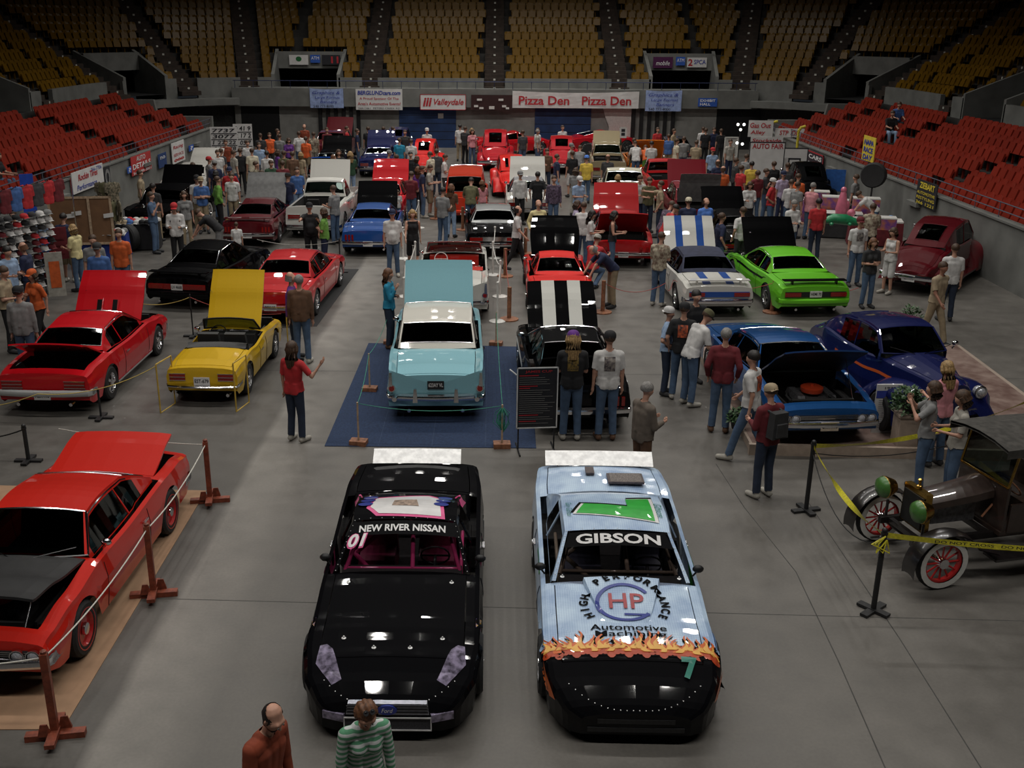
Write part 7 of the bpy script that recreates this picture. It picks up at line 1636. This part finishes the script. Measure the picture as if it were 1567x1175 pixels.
# ================================================================== VINTAGE TRUCK
def vintage():
    e_ = empty('vintage_truck', (7.02, 13.2, 0), 'vintage black open truck with green-covered headlamps and red spoked whitewall wheels', 'truck', R(104)); e_['_k'] = 'vt'
    BR = mat('old_brown_paint', (.035, .022, .018), .35, coat=.5, noise=.2); BRASS = mat('brass', (.45, .28, .07), .25, 1.0, noise=.2); GREEN = mat('lamp_green', (.05, .15, .03), .35, coat=.6, noise=.2); FB = mat('old_black_paint', (.012, .010, .010), .3, coat=.7, noise=.2)
    s = MB()
    for sx in (-.36, .36): s.box((sx, -.3, .52), (.07, 3.6, .09))
    for y in (1.35, .3, -.8, -1.9): s.box((0, y, .52), (.72, .07, .07))
    s.obj('frame', FB, e_)
    s = MB(); s.tube((-.62, 1.25, .38), (.62, 1.25, .38), .03); s.tube((-.62, -1.35, .38), (.62, -1.35, .38), .045); s.ball((0, -1.35, .38), .14); s.obj('axles', FB, e_)
    for sx in (-1, 1):
        for y in (1.25, -1.35):
            t = MB(); r = .38; t.lathe([(r * .72, -.05), (r * .92, -.055), (r, -.02), (r, .02), (r * .92, .055), (r * .72, .05)], n=26, axis='X', cap=False); w_ = t.obj('wheel', RUBBER, e_, (sx * .70, y, r), smooth=40)
            for zz in (-.057, .057):
                t = MB(); t.lathe([(r * .73, zz), (r * .93, zz * 1.02)], n=26, axis='X', cap=False); t.obj('whitewall', WHITE, w_)
            t = MB(); t.lathe([(r * .66, -.03), (r * .74, -.035), (r * .74, .035), (r * .66, .03), (r * .66, -.03)], n=26, axis='X', cap=False); t.obj('rim', paint('wheelred', (.42, .02, .02)), w_)
            for i in range(12): a = math.pi * i / 6; t = MB(); t.tube((0, 0, 0), (0, r * .68 * math.cos(a), r * .68 * math.sin(a)), .014, n=5); t.obj('spoke', MC['paint_wheelred'], w_)
            t = MB(); t.lathe([(.07, -.06), (.08, 0), (.06, .07), (0, .09)], n=12, axis='X'); t.obj('hub', CHROME, w_, smooth=40)
    for sx in (-1, 1):
        for y, a0, a1 in ((1.25, -10, 150), (-1.35, 10, 170)):
            s = MB(); rows = []
            for i in range(13):
                a = R(a0 + (a1 - a0) * i / 12); rr_ = .50; c = Vector((sx * .70, y + rr_ * math.cos(a) , .38 + rr_ * math.sin(a) * .98)); rows.append([c + Vector((dx * sx, 0, -.04 * abs(dx / .13) ** 2)) for dx in (-.13, -.07, 0, .07, .13)])
            last = rows[-1]; 
            if y > 0: rows.append([v + Vector((0, -.35, -.12)) for v in last])
            s.grid(rows); s.grid([[v + Vector((0, 0, -.012)) for v in reversed(r)] for r in rows]); s.obj('fender', FB, e_, smooth=50)
        s = MB(); s.box((sx * .68, -.1, .36), (.26, 1.2, .035)); s.obj('running_board', FB, e_)
        s = MB(); s.lathe([(.0, -.13), (.10, -.10), (.155, .02), (.16, .05), (.15, .06)], (sx * .40, 1.42, 1.0), n=18, axis='Y'); h_ = s.obj('headlamp', BRASS, e_, smooth=40); s = MB(); s.lathe([(.155, 0), (.14, .05), (.08, .085), (0, .10)], (sx * .40, 1.48, 1.0), n=18, axis='Y'); s.obj('green_cover', GREEN, h_, smooth=60)
        s = MB(); s.tube((sx * .40, 1.38, .52), (sx * .40, 1.38, .80), .02, n=6); s.obj('lamp_bracket', FB, h_)
    s = MB(); s.box((0, 1.22, .86), (.50, .10, .56), taper=.96); ra_ = s.obj('radiator', BRASS, e_); s = MB(); s.box((0, 1.28, .84), (.42, .02, .46)); s.obj('radiator_core', mat('radiator_dark'), ra_); s = MB(); s.lathe([(.04, 0), (.04, .04), (.02, .05), (.02, .11), (.035, .13), (0, .15)], (0, 1.22, 1.14), n=10); s.obj('radiator_cap', BRASS, ra_)
    s = MB(); rows = []
    for y, k in ((1.17, .92), (.85, .97), (.5, 1.03), (.25, 1.1)): rows.append([(x * k, y, z * k + (1 - k) * .3) for x, z in ((-.26, .98), (-.25, 1.06), (-.12, 1.14), (0, 1.16), (.12, 1.14), (.25, 1.06), (.26, .98))])
    s.grid(rows[::-1]); s.grid([[(x, y, z - .015) for x, y, z in r] for r in rows]); s.obj('hood', BR, e_, smooth=40)
    s = MB(); s.box((0, .72, .78), (.26, .68, .28)); s.box((0, .72, .95), (.18, .60, .08)); s.tube((.18, 1.0, .82), (.18, .4, .80), .035, n=8)
    for y in (.5, .65, .8, .95): s.tube((.12, y, .92), (.20, y, .84), .018, n=6)
    s.obj('engine', mat('engine_grey', (.16, .16, .17), .4, .6), e_); s = MB(); s.path([(.22, .3, .7), (.26, .6, .62), (.24, 1.0, .66), (.18, 1.15, .8)], .025, n=6); s.obj('copper_pipe', mat('pipe_copper', (.25, .09, .04), .35, .8, noise=.2), e_); s = MB(); s.ball((.30, .45, .78), (.07, .09, .08), n=10); s.obj('carburettor', BRASS, e_, smooth=60)
    s = MB(); s.box((0, .20, .92), (.98, .04, .70)); s.box((0, -.15, .58), (1.0, .8, .06)); s.obj('cab_tub', BR, e_)
    s = MB()
    for sx in (-1, 1): s.box((sx * .50, -.30, .80), (.03, .9, .42))
    s.box((0, -.78, .86), (1.02, .03, .62)); s.obj('cab_side', BR, e_)
    s = MB(); s.box((0, -.42, .86), (.94, .48, .16)); s.box((0, -.66, 1.08), (.94, .12, .42)); s.obj('seat', mat('old_leather', (.05, .03, .02), .5, noise=.4, nscale=20), e_)
    s = MB()
    for sx in (-.48, .48): s.tube((sx, .22, 1.25), (sx, .12, 1.80), .018, n=6); s.tube((sx, -.78, 1.1), (sx, -.80, 1.84), .018, n=6)
    s.tube((-.48, .12, 1.80), (.48, .12, 1.80), .018, n=6); s.tube((-.48, .22, 1.25), (.48, .22, 1.25), .018, n=6); s.obj('windscreen_frame', BRASS, e_)
    s = MB(); s.grid([[(-.47, .22, 1.26), (.47, .22, 1.26)], [(-.47, .125, 1.79), (.47, .125, 1.79)]]); s.obj('windscreen', GLASS, e_)
    s = MB(); rows = [[(u * .58, y, 1.86 + .07 * (1 - u * u) - .02 * abs(y + .3)) for u in (-1, -.5, 0, .5, 1)] for y in (.42, .1, -.3, -.6, -.95)]; s.grid(rows[::-1]); s.grid([[(x, y, z - .04) for x, y, z in r] for r in rows])
    for ii in (0, 4): s.grid([[r[ii] for r in rows], [(r[ii][0], r[ii][1], r[ii][2] - .12) for r in rows]])
    s.obj('canvas_top', mat('canvas_grey', (.05, .047, .042), .9, noise=.3, nscale=10), e_, smooth=40)
    s = MB(); cc = Vector((-.24, .0, 1.18)); tl = Matrix.Rotation(R(50), 3, 'X'); s.path([cc + tl @ Vector((.19 * math.cos(a), .19 * math.sin(a), 0)) for a in [i * math.pi / 8 for i in range(17)]], .012, n=5); s.tube(cc, cc + Vector((0, .35, -.45)), .016, n=6); s.obj('steering_wheel', WOOD, e_)
    s = MB(); s.box((0, -1.45, .72), (1.1, 1.25, .05))
    for sx in (-1, 1): s.box((sx * .56, -1.45, .88), (.03, 1.25, .28))
    s.box((0, -2.07, .88), (1.1, .03, .28)); s.obj('load_bed', WOOD, e_)
    s = MB(); s.tube((0, 1.3, .38), (0, 1.62, .38), .014, n=6); s.tube((0, 1.62, .38), (.14, 1.62, .38), .014, n=6); s.tube((.14, 1.62, .38), (.14, 1.76, .38), .016, n=6); s.obj('crank_handle', FB, e_)
vintage()
# ================================================================== STALLS AND BOARDS BY THE STANDS
def table(px, py, w_, d_, h_, label, cm_, rz=0.0, z=None):
    p = at(px, py); e_ = empty('stall_table', p, label, 'table', rz); s = MB(); s.box((0, 0, h_), (w_, d_, .04)); s.obj('tabletop', WHITE, e_)
    s = MB(); n = 18; rows = []
    per = [(-1, -1), (1, -1), (1, 1), (-1, 1), (-1, -1)]; P_ = []
    for (ax_, ay), (bx, by) in zip(per, per[1:]):
        for i in range(6): P_.append((ax_ + (bx - ax_) * i / 6, ay + (by - ay) * i / 6))
    P_.append(per[0])
    for zz, k in ((h_ + .025, 1.0), (h_ * .5, 1.02), (.04, 1.05)): rows.append([(x * w_ / 2 * (k + .02 * math.sin(i * 2.1) * (k > 1)), y * d_ / 2 * (k + .03 * math.sin(i * 2.1) * (k > 1)), zz) for i, (x, y) in enumerate(P_)])
    s.grid(rows[::-1]); s.obj('table_skirt', cm_, e_, smooth=60)
    for sx in (-1, 1):
        for sy in (-1, 1): s = MB(); s.tube((sx * (w_ / 2 - .06), sy * (d_ / 2 - .06), 0), (sx * (w_ / 2 - .06), sy * (d_ / 2 - .06), h_), .018, n=5); s.obj('leg', CHROME, e_)
    return p
capm = lump('cap', lambda m: capshape(m, 'cap'))
def put_cap(p, rz, c, lab, grp):
    o = bpy.data.objects.new('baseball_cap', capm); link(o, None, p - Vector((0, 0, .03)), lab, 'cap', grp); o.rotation_euler = (0, 0, rz); o.material_slots[0].link = 'OBJECT'; o.material_slots[0].material = cloth(c); o.scale = (1.05,) * 3
p1 = table(148, 396, 2.0, .8, .8, 'stall table with royal blue skirt heaped with caps', mat('royal_blue', (.01, .03, .22), .8, noise=.2), R(12)); p2 = table(212, 380, 1.4, .8, .85, 'dark-skirted table covered with caps beside the black raised hood', cloth('black'), R(8))
for p_, w_, lab, grp in ((p1, 1.8, 'cap lying in the heap on the royal blue stall table', 'caps on the blue stall table'), (p2, 1.3, 'cap lying on the dark table beside the black raised hood', 'caps on the dark stall table')):
    for i in range(24):
        cc_ = RND.choice(('white', 'black', 'red', 'navy', 'white', 'grey', 'tan', 'blue')); put_cap(p_ + Vector((-w_ / 2 + w_ * (i % 8) / 7 + RND.uniform(-.03, .03), -.25 + .25 * (i // 8), .83 + (.05 if p_ is p2 else 0))), RND.uniform(-.5, .5), cc_, cc_ + ' ' + lab, grp)
# wall of caps
rk = empty('cap_rack', (-12.9, 26.6, 0), 'tall wire rack covered in white, black and red caps by the stand wall', 'rack', R(-62)); s = MB()
for i in range(9): s.tube((-1.6 + .4 * i, 0, 0), (-1.6 + .4 * i, 0, 2.3), .012, n=5)
for i in range(12): s.tube((-1.6, 0, .2 + .19 * i), (1.6, 0, .2 + .19 * i), .009, n=5)
s.obj('wire_grid', mat('wire_dark', (.05, .05, .05), .5, .5, noise=.1), rk)
Mr = Matrix.Rotation(R(-62) + 0, 3, 'Z')
for i in range(13):
    for j in range(11):
        c_ = RND.choice(('white', 'white', 'black', 'grey', 'red', 'charcoal', 'white', 'maroon')); put_cap(Vector((-12.9, 26.6, .28 + .19 * j)) + Matrix.Rotation(R(62), 3, 'Z') @ Vector((-1.5 + .25 * i, -.10, 0)), R(62), c_, c_ + ' cap hanging in the rows of the tall cap rack', 'caps on the tall rack')
rk.rotation_euler = (0, 0, R(62))
shm = body_set('stand', False)['short']
def hang(p, c, rz, lab, grp):
    e = bpy.data.objects.new('hanging_shirt', shm); link(e, None, p - Vector((0, 0, 1.5)), lab, 'shirt', grp); e.rotation_euler = (0, 0, rz); e.scale = (1, .5, 1.05); e.material_slots[0].link = 'OBJECT'; e.material_slots[0].material = cloth(c)
for i in range(12):
    hang(Vector((-13.9 + .12 * i, 25.2 + .42 * i, 2.75)), ('white', 'red', 'white', 'maroon', 'white', 'black', 'maroon', 'blue', 'red', 'darkgrey', 'red', 'maroon')[i], R(62), ('white', 'red', 'white', 'maroon', 'white', 'black', 'maroon', 'blue', 'red', 'dark grey', 'red', 'maroon')[i] + ' racing tee hanging on the rail above the cap rack', 'tees above the cap rack')
rl = empty('garment_rail', (-13.2, 27.6, 0), 'garment rail of hanging tees over the cap rack', 'rail', R(0)); s = MB(); s.tube((-.75, -2.6, 2.82), (.8, 2.8, 2.82), .02); s.obj('rail', CHROME, rl); s = MB(); s.tube((-.75, -2.6, 0), (-.75, -2.6, 2.82), .02); s.tube((.8, 2.8, 0), (.8, 2.8, 2.82), .02); s.obj('uprights', CHROME, rl)
board('flag', 'royal blue upright flag hanging at the cap stall', 'flag', at(46, 392), .4, 1.3, 1.3, 30, mat('flag_blue', (.01, .06, .42), .7, noise=.1)); 
for i, (px, py, c_, lab) in enumerate(((66, 430, 'blue', 'leaning blue and red poster at the end of the cap stall'), (76, 460, 'orange', 'leaning poster with an orange figure beside the cap stall'), (86, 440, 'maroon', 'maroon hanging poster beside the pegboard booth'))):
    board('poster', lab, 'poster', at(px, py), .45, 1.5 - .3 * i, .1 + .7 * (i == 2), 25, cloth('lightblue' if i == 0 else ('stone' if i == 1 else 'maroon')), bars=((cloth(c_), [(.2, .8, .3 + .2 * k, .12) for k in range(3)]),))
# pegboard booth
pb = at(84, 402); o, M, W, H = board('pegboard_booth', 'brown pegboard booth wall framed in pale wood behind the caps table', 'booth', pb, 1.9, 1.5, .55, 8, mat('hardboard', (.17, .085, .04), .8, noise=.12, nscale=3), border=(.07, PALEWOOD))
s = MB(); s.add([M @ Vector(q) for q in ((W * .62, 0, .03), (W * .66, 0, .03), (W * .66, H, .03), (W * .62, H, .03))], [(0, 1, 2, 3)]); s.obj('centre_batten', PALEWOOD, o)
for u, v in ((.25, .55), (.36, .6), (.86, .55)): s = MB(); s.add([M @ Vector(q) for q in ((u * W, v * H, .03), (u * W + .3, v * H + .04, .03), (u * W + .3, v * H + .17, .03), (u * W, v * H + .13, .03))], [(0, 1, 2, 3)]); s.obj('price_card', VINYL, o)
for i in range(9):
    hang(at(158 + 8 * (i % 5), 388 - 10 * (i // 5), 0) * 1.0 + Vector((0, 0, 1.15 + .45 * (i // 3))), ('camo', 'tan', 'camo', 'olive')[i % 4], R(20 + 25 * i), ('camouflage', 'tan', 'camouflage', 'olive')[i % 4] + ' shirt on the crowded hanger display beside pegboard booth', 'camouflage shirts on the display')
# number boards
for i, (px, pw, rows_, lab) in enumerate(((326, 1.35, ('7737', '3077', '1 22122', '4 10078', '1 30217', '2 33317', '5 10203'), 'tall white board of large hand-painted numbers beside left stand end'), (361, .95, ('0 41 9', '2 17 2', '3 05 7', '1 27 1', '6 23 4', '8 11 9'), 'narrower white board of painted numbers beside the tall number board'))):
    b0 = at(px, 262 - 2 * i); n_ = len(rows_)
    board('number_board', lab, 'board', b0, pw, 2.15 + .1 * i, .05, 8, VINYL, lines=[(t_, (.08, .92), 1 - (j + .6) / (n_ + .3), .62 / (n_ + .3), INK, .02, .1) for j, t_ in enumerate(rows_)], bars=((INK, [(.03, .97, 1 - (j + .12) / (n_ + .3), .02) for j in range(1, n_ + 1)]),), stand=True)
# right-hand side boards
board('stall_board', 'white stall board with red lettering along its top edge', 'board', at(1141, 292), 1.6, 1.9, .3, -2, VINYL, lines=(('AUTO FAIR', (.08, .95), .9, .12, INKR, .02, 0),), border=(.04, INK), stand=True)
board('stall_board', 'plain white stall board beside the red-lettered white board', 'board', at(1180, 290), 1.5, 1.5, .4, -4, VINYL, border=(.04, INK), stand=True)
board('stall_banner', 'small red and white banner over stall boards under far stand', 'banner', at(1139, 268), 1.2, .8, 1.9, -6, VINYL, lines=(('Gas Out', (.06, .9), .7, .3, INKR, .02, .1), ('Alley', (.1, .7), .25, .3, INKR, .02, .1)))
board('stall_banner', 'long narrow white banner with red lettering beneath the small banner', 'banner', at(1143, 280), 1.5, .32, 1.85, -4, VINYL, lines=(('Stockside', (.05, .95), .5, .5, INKR, .02, .1),))
board('stall_banner', 'white banner with red lettering strung between two yellow posts', 'banner', at(1180, 268), 1.4, .42, 1.9, -12, VINYL, lines=(('STP  OIL', (.15, .85), .5, .55, INKR, .02, .1),))
for px, py, lab in ((1173, 268, 'yellow wrapped post at the near end of the strung white banner'), (1214, 280, 'yellow wrapped post by the framed car picture')):
    e_ = empty('wrapped_post', at(px, py), lab, 'post'); s = MB(); s.tube((0, 0, .05), (0, 0, 2.5), .07, .06, n=10); s.path([(0, 0, 2.45), (.1, 0, 2.6), (.3, 0, 2.66)], .07, n=8); s.obj('post', mat('tape_yellow2', (.5, .42, .03), .6, noise=.4, nscale=12), e_); s = MB(); s.lathe([(.25, 0), (.25, .04), (.08, .06)], n=14); s.obj('base', BLACK, e_)
board('framed_picture', 'framed drawing of a car on an easel by the stall', 'picture', at(1201, 296), .55, .62, .95, -4, VINYL, lines=(('\u25cf', (.2, .8), .5, .4, INK, 0, .3),), border=(.06, INK), stand=True)
board('framed_poster', 'pale framed poster on black stand beside the dark red hood', 'poster', at(1105, 262), .72, 1.05, .7, 2, mat('pale_grey', (.40, .39, .37), .6, noise=.05), border=(.05, WHITE), bars=((INK, [(.16, .84, .9, .008), (.16, .84, .1, .008)]),), stand=True)
board('easel_sign', 'small white sign with two dark blocks on easel near the white sheet', 'sign', at(946, 243), .42, .6, 1.15, 5, VINYL, bars=((INK, [(.25, .75, .7, .08), (.25, .75, .35, .08)]),), border=(.04, WHITE), stand=True)
board('info_board', 'blank white sign on thin easel beside the blue pony coupe hood', 'board', at(534, 338), .62, .75, .55, 8, mat('pale_grey', (.40, .39, .37), .6), border=(.03, WHITE), stand=True, smat=CHROME)
o, M, W, H = board('window_poster', 'white data poster propped in the open trunk of the maroon car', 'poster', at(1056, 342), .62, .62, .75, 0, VINYL, lines=(('57 FORD FAIRLANE', (.08, .92), .88, .09, INKR, .01, 0),), bars=((INK, [(.1, .9, .72 - .08 * i, .012) for i in range(8)]),))
# floodlit white parts display
e_ = empty('parts_display', at(522, 354), 'slanted white parts display rack lit by a work lamp', 'rack'); s = MB()
for i in range(4): s.box((-.3 + .3 * i, .1 + .25 * i, .55 + .28 * i), (.34, .5, .05), mtx=Matrix.Rotation(R(-35), 3, 'Y'))
s.obj('shelf', WHITE, e_); s = MB(); s.tube((-.5, 0, 0), (-.5, 0, .5), .02); s.tube((.8, .9, 0), (.8, .9, 1.5), .02); s.tube((-.5, 0, .4), (.8, .9, 1.5), .025); s.obj('frame', WHITE, e_)
e_ = empty('work_lamp', at(524, 342), 'bright round work lamp on a stand beside the blank white easel sign', 'lamp'); s = MB(); s.tube((0, 0, 0), (0, 0, 1.35), .015); s.obj('pole', BLACK, e_); s = MB(); s.lathe([(.17, .0), (.14, .05), (0, .08)], (0, 0, 0), n=14, axis='Y'); s.obj('lamp_glass', mat('work_lamp_glow', (.9, .9, .9), emit=((1, .97, .9), 3)), e_, (0, -.05, 1.45)); s = MB(); s.lathe([(.18, 0), (.12, .12), (0, .16)], n=14, axis='Y'); s.obj('lamp_shell', BLACK, e_, (0, -.03, 1.45))
e_ = empty('lamp_stand', at(1127, 268), 'black stand with clusters of chrome lamps near the framed pale poster', 'lamp'); s = MB(); s.tube((0, 0, 0), (0, 0, 2.6), .02); s.lathe([(.3, 0), (.3, .03)], n=12); s.obj('pole', BLACK, e_)
for i, (x, z) in enumerate(((-.15, 2.5), (.15, 2.5), (0, 2.25), (-.12, 1.6), (.15, 1.55))): s = MB(); s.ball((x, -.05, z), (.07, .05, .07), n=12); s.obj('lamp', mat('work_lamp_glow'), e_, smooth=60)
# toy and balloon stall
OR = mat('toy_orange', (.5, .16, .05), .6, col2=(.15, .05, .25), nscale=5); PKM = mat('vinyl_pink', (.60, .16, .24), .3, coat=.5, noise=.1); GRM = mat('vinyl_green', (.02, .22, .09), .3, coat=.6, noise=.2)
for px, py, w_, lab, c_ in ((1264, 340, 1.8, 'toy stall table with bright patterned boxes and white cover', OR), (1336, 374, 1.7, 'toy stall table nearest the maroon sedan with red cloth', cloth('maroon')), (1284, 362, 1.4, 'charcoal-skirted toy stall table at the aisle corner', cloth('charcoal'))): table(px, py, w_, .8, .85, lab, c_, R(-14))
def toybox(px, py, z, d, c, lab):
    e_ = empty('goods_box', at(px, py, z), lab, 'box', R(-14)); s = MB(); s.box((0, 0, d[2] / 2), d); s.obj('carton', c, e_); s = MB(); s.box((0, 0, d[2] + .02), (d[0] * 1.02, d[1] * 1.02, .04)); s.obj('lid', WHITE if c is OR else cloth('lightblue'), e_)
for a in ((1252, 312, .88, (.7, .5, .45), OR, 'orange patterned goods box with white top on back toy table'), (1270, 318, .88, (.6, .5, .40), OR, 'orange and purple goods box beside the pink inflatable'), (1322, 338, .5, (.9, .5, .8), OR, 'wide orange patterned goods box behind person in floral shirt'), (1352, 350, .88, (.7, .5, .35), OR, 'orange goods box with pale blue balls nearest maroon sedan')): toybox(*a)
e_ = empty('inflatable', at(1287, 328, .85), 'tall pink inflatable toy standing on the toy stall', 'inflatable'); s = MB(); s.lathe([(.20, 0), (.22, .2), (.16, .5), (.10, .75), (.05, .88), (0, .9)], n=14); s.obj('body', PKM, e_, smooth=60); s = MB(); s.ball((.16, -.05, .3), (.09, .08, .2)); s.obj('arm', PKM, e_, smooth=60); s = MB(); s.ball((0, 0, .85), (.11, .10, .12)); s.obj('head', PKM, e_, smooth=60)
e_ = empty('inflatable', at(1283, 345, .88), 'heap of shiny green inflatable alligator toy on the aisle-corner table', 'inflatable'); s = MB(); s.path([(-.5, 0, .15), (-.2, .05, .22), (.2, 0, .2), (.55, -.05, .12), (.8, -.1, .1)], [.08, .17, .18, .12, .05], n=10); s.obj('body', GRM, e_, smooth=60); s = MB()
for x in (-.3, .3):
    for y in (-.2, .2): s.ball((x, y, .08), (.07, .1, .06))
s.obj('feet', GRM, e_, smooth=60); s = MB(); s.ball((-.6, 0, .2), (.2, .1, .09)); s.obj('snout', GRM, e_, smooth=60)
for px, py, c_, lab in ((1302, 332, PKM, 'pink ball on toy stall beside the green inflatable'), (1362, 342, mat('ball_blue', (.12, .25, .5), .4, coat=.5), 'pale blue ball on the toy table nearest the maroon sedan')):
    s = MB(); s.ball((0, 0, .14), .14, n=14); o = s.obj('toy_ball', c_, None, at(px, py, .9), smooth=60); o['label'] = lab; o['category'] = 'ball'
def tyre(px, py, z, r, lab):
    e_ = empty('tyre_display', at(px, py, 0) + Vector((0, 0, z)) if px != 1337 else atX(1337, 268, 13.7), lab, 'tyre', R(-35)); s = MB(); s.lathe([(r * .55, -.13), (r * .9, -.14), (r, -.09), (r, .09), (r * .9, .14), (r * .55, .13)], n=24, axis='Y'); s.obj('tread', RUBBER, e_, smooth=40); s = MB(); s.lathe([(r * .55, -.10), (r * .5, -.05), (r * .2, -.08), (0, -.09)], n=20, axis='Y'); s.obj('rim', CHROME, e_, smooth=40); s = MB(); s.box((0, 0, -z * .5 - r * .5 + .0), (.05, .05, max(.05, z - r))); s.obj('stand', BLACK, e_)
tyre(1337, 335, 1.75, .45, 'large chrome-rimmed display tyre raised on stand by the stand wall'); tyre(1308, 352, .62, .40, 'chrome-rimmed display tyre under the large raised one'); tyre(200, 384, .45, .43, 'black display tyre standing by the dark caps table')
board('blue_banner', 'blue hanging sheet beside the raised display tyre', 'banner', at(1258, 314), .8, .9, .6, -14, mat('sheet_blue', (.02, .10, .35), .6, noise=.15))
# hot-rod grille and loose wheel near far white sheet
tyre(903, 246, .5, .48, 'big chrome-hubbed wheel standing near far crowd by the white sheet')
for o in bpy.data.objects:
    if '_k' in o.keys(): del o['_k']
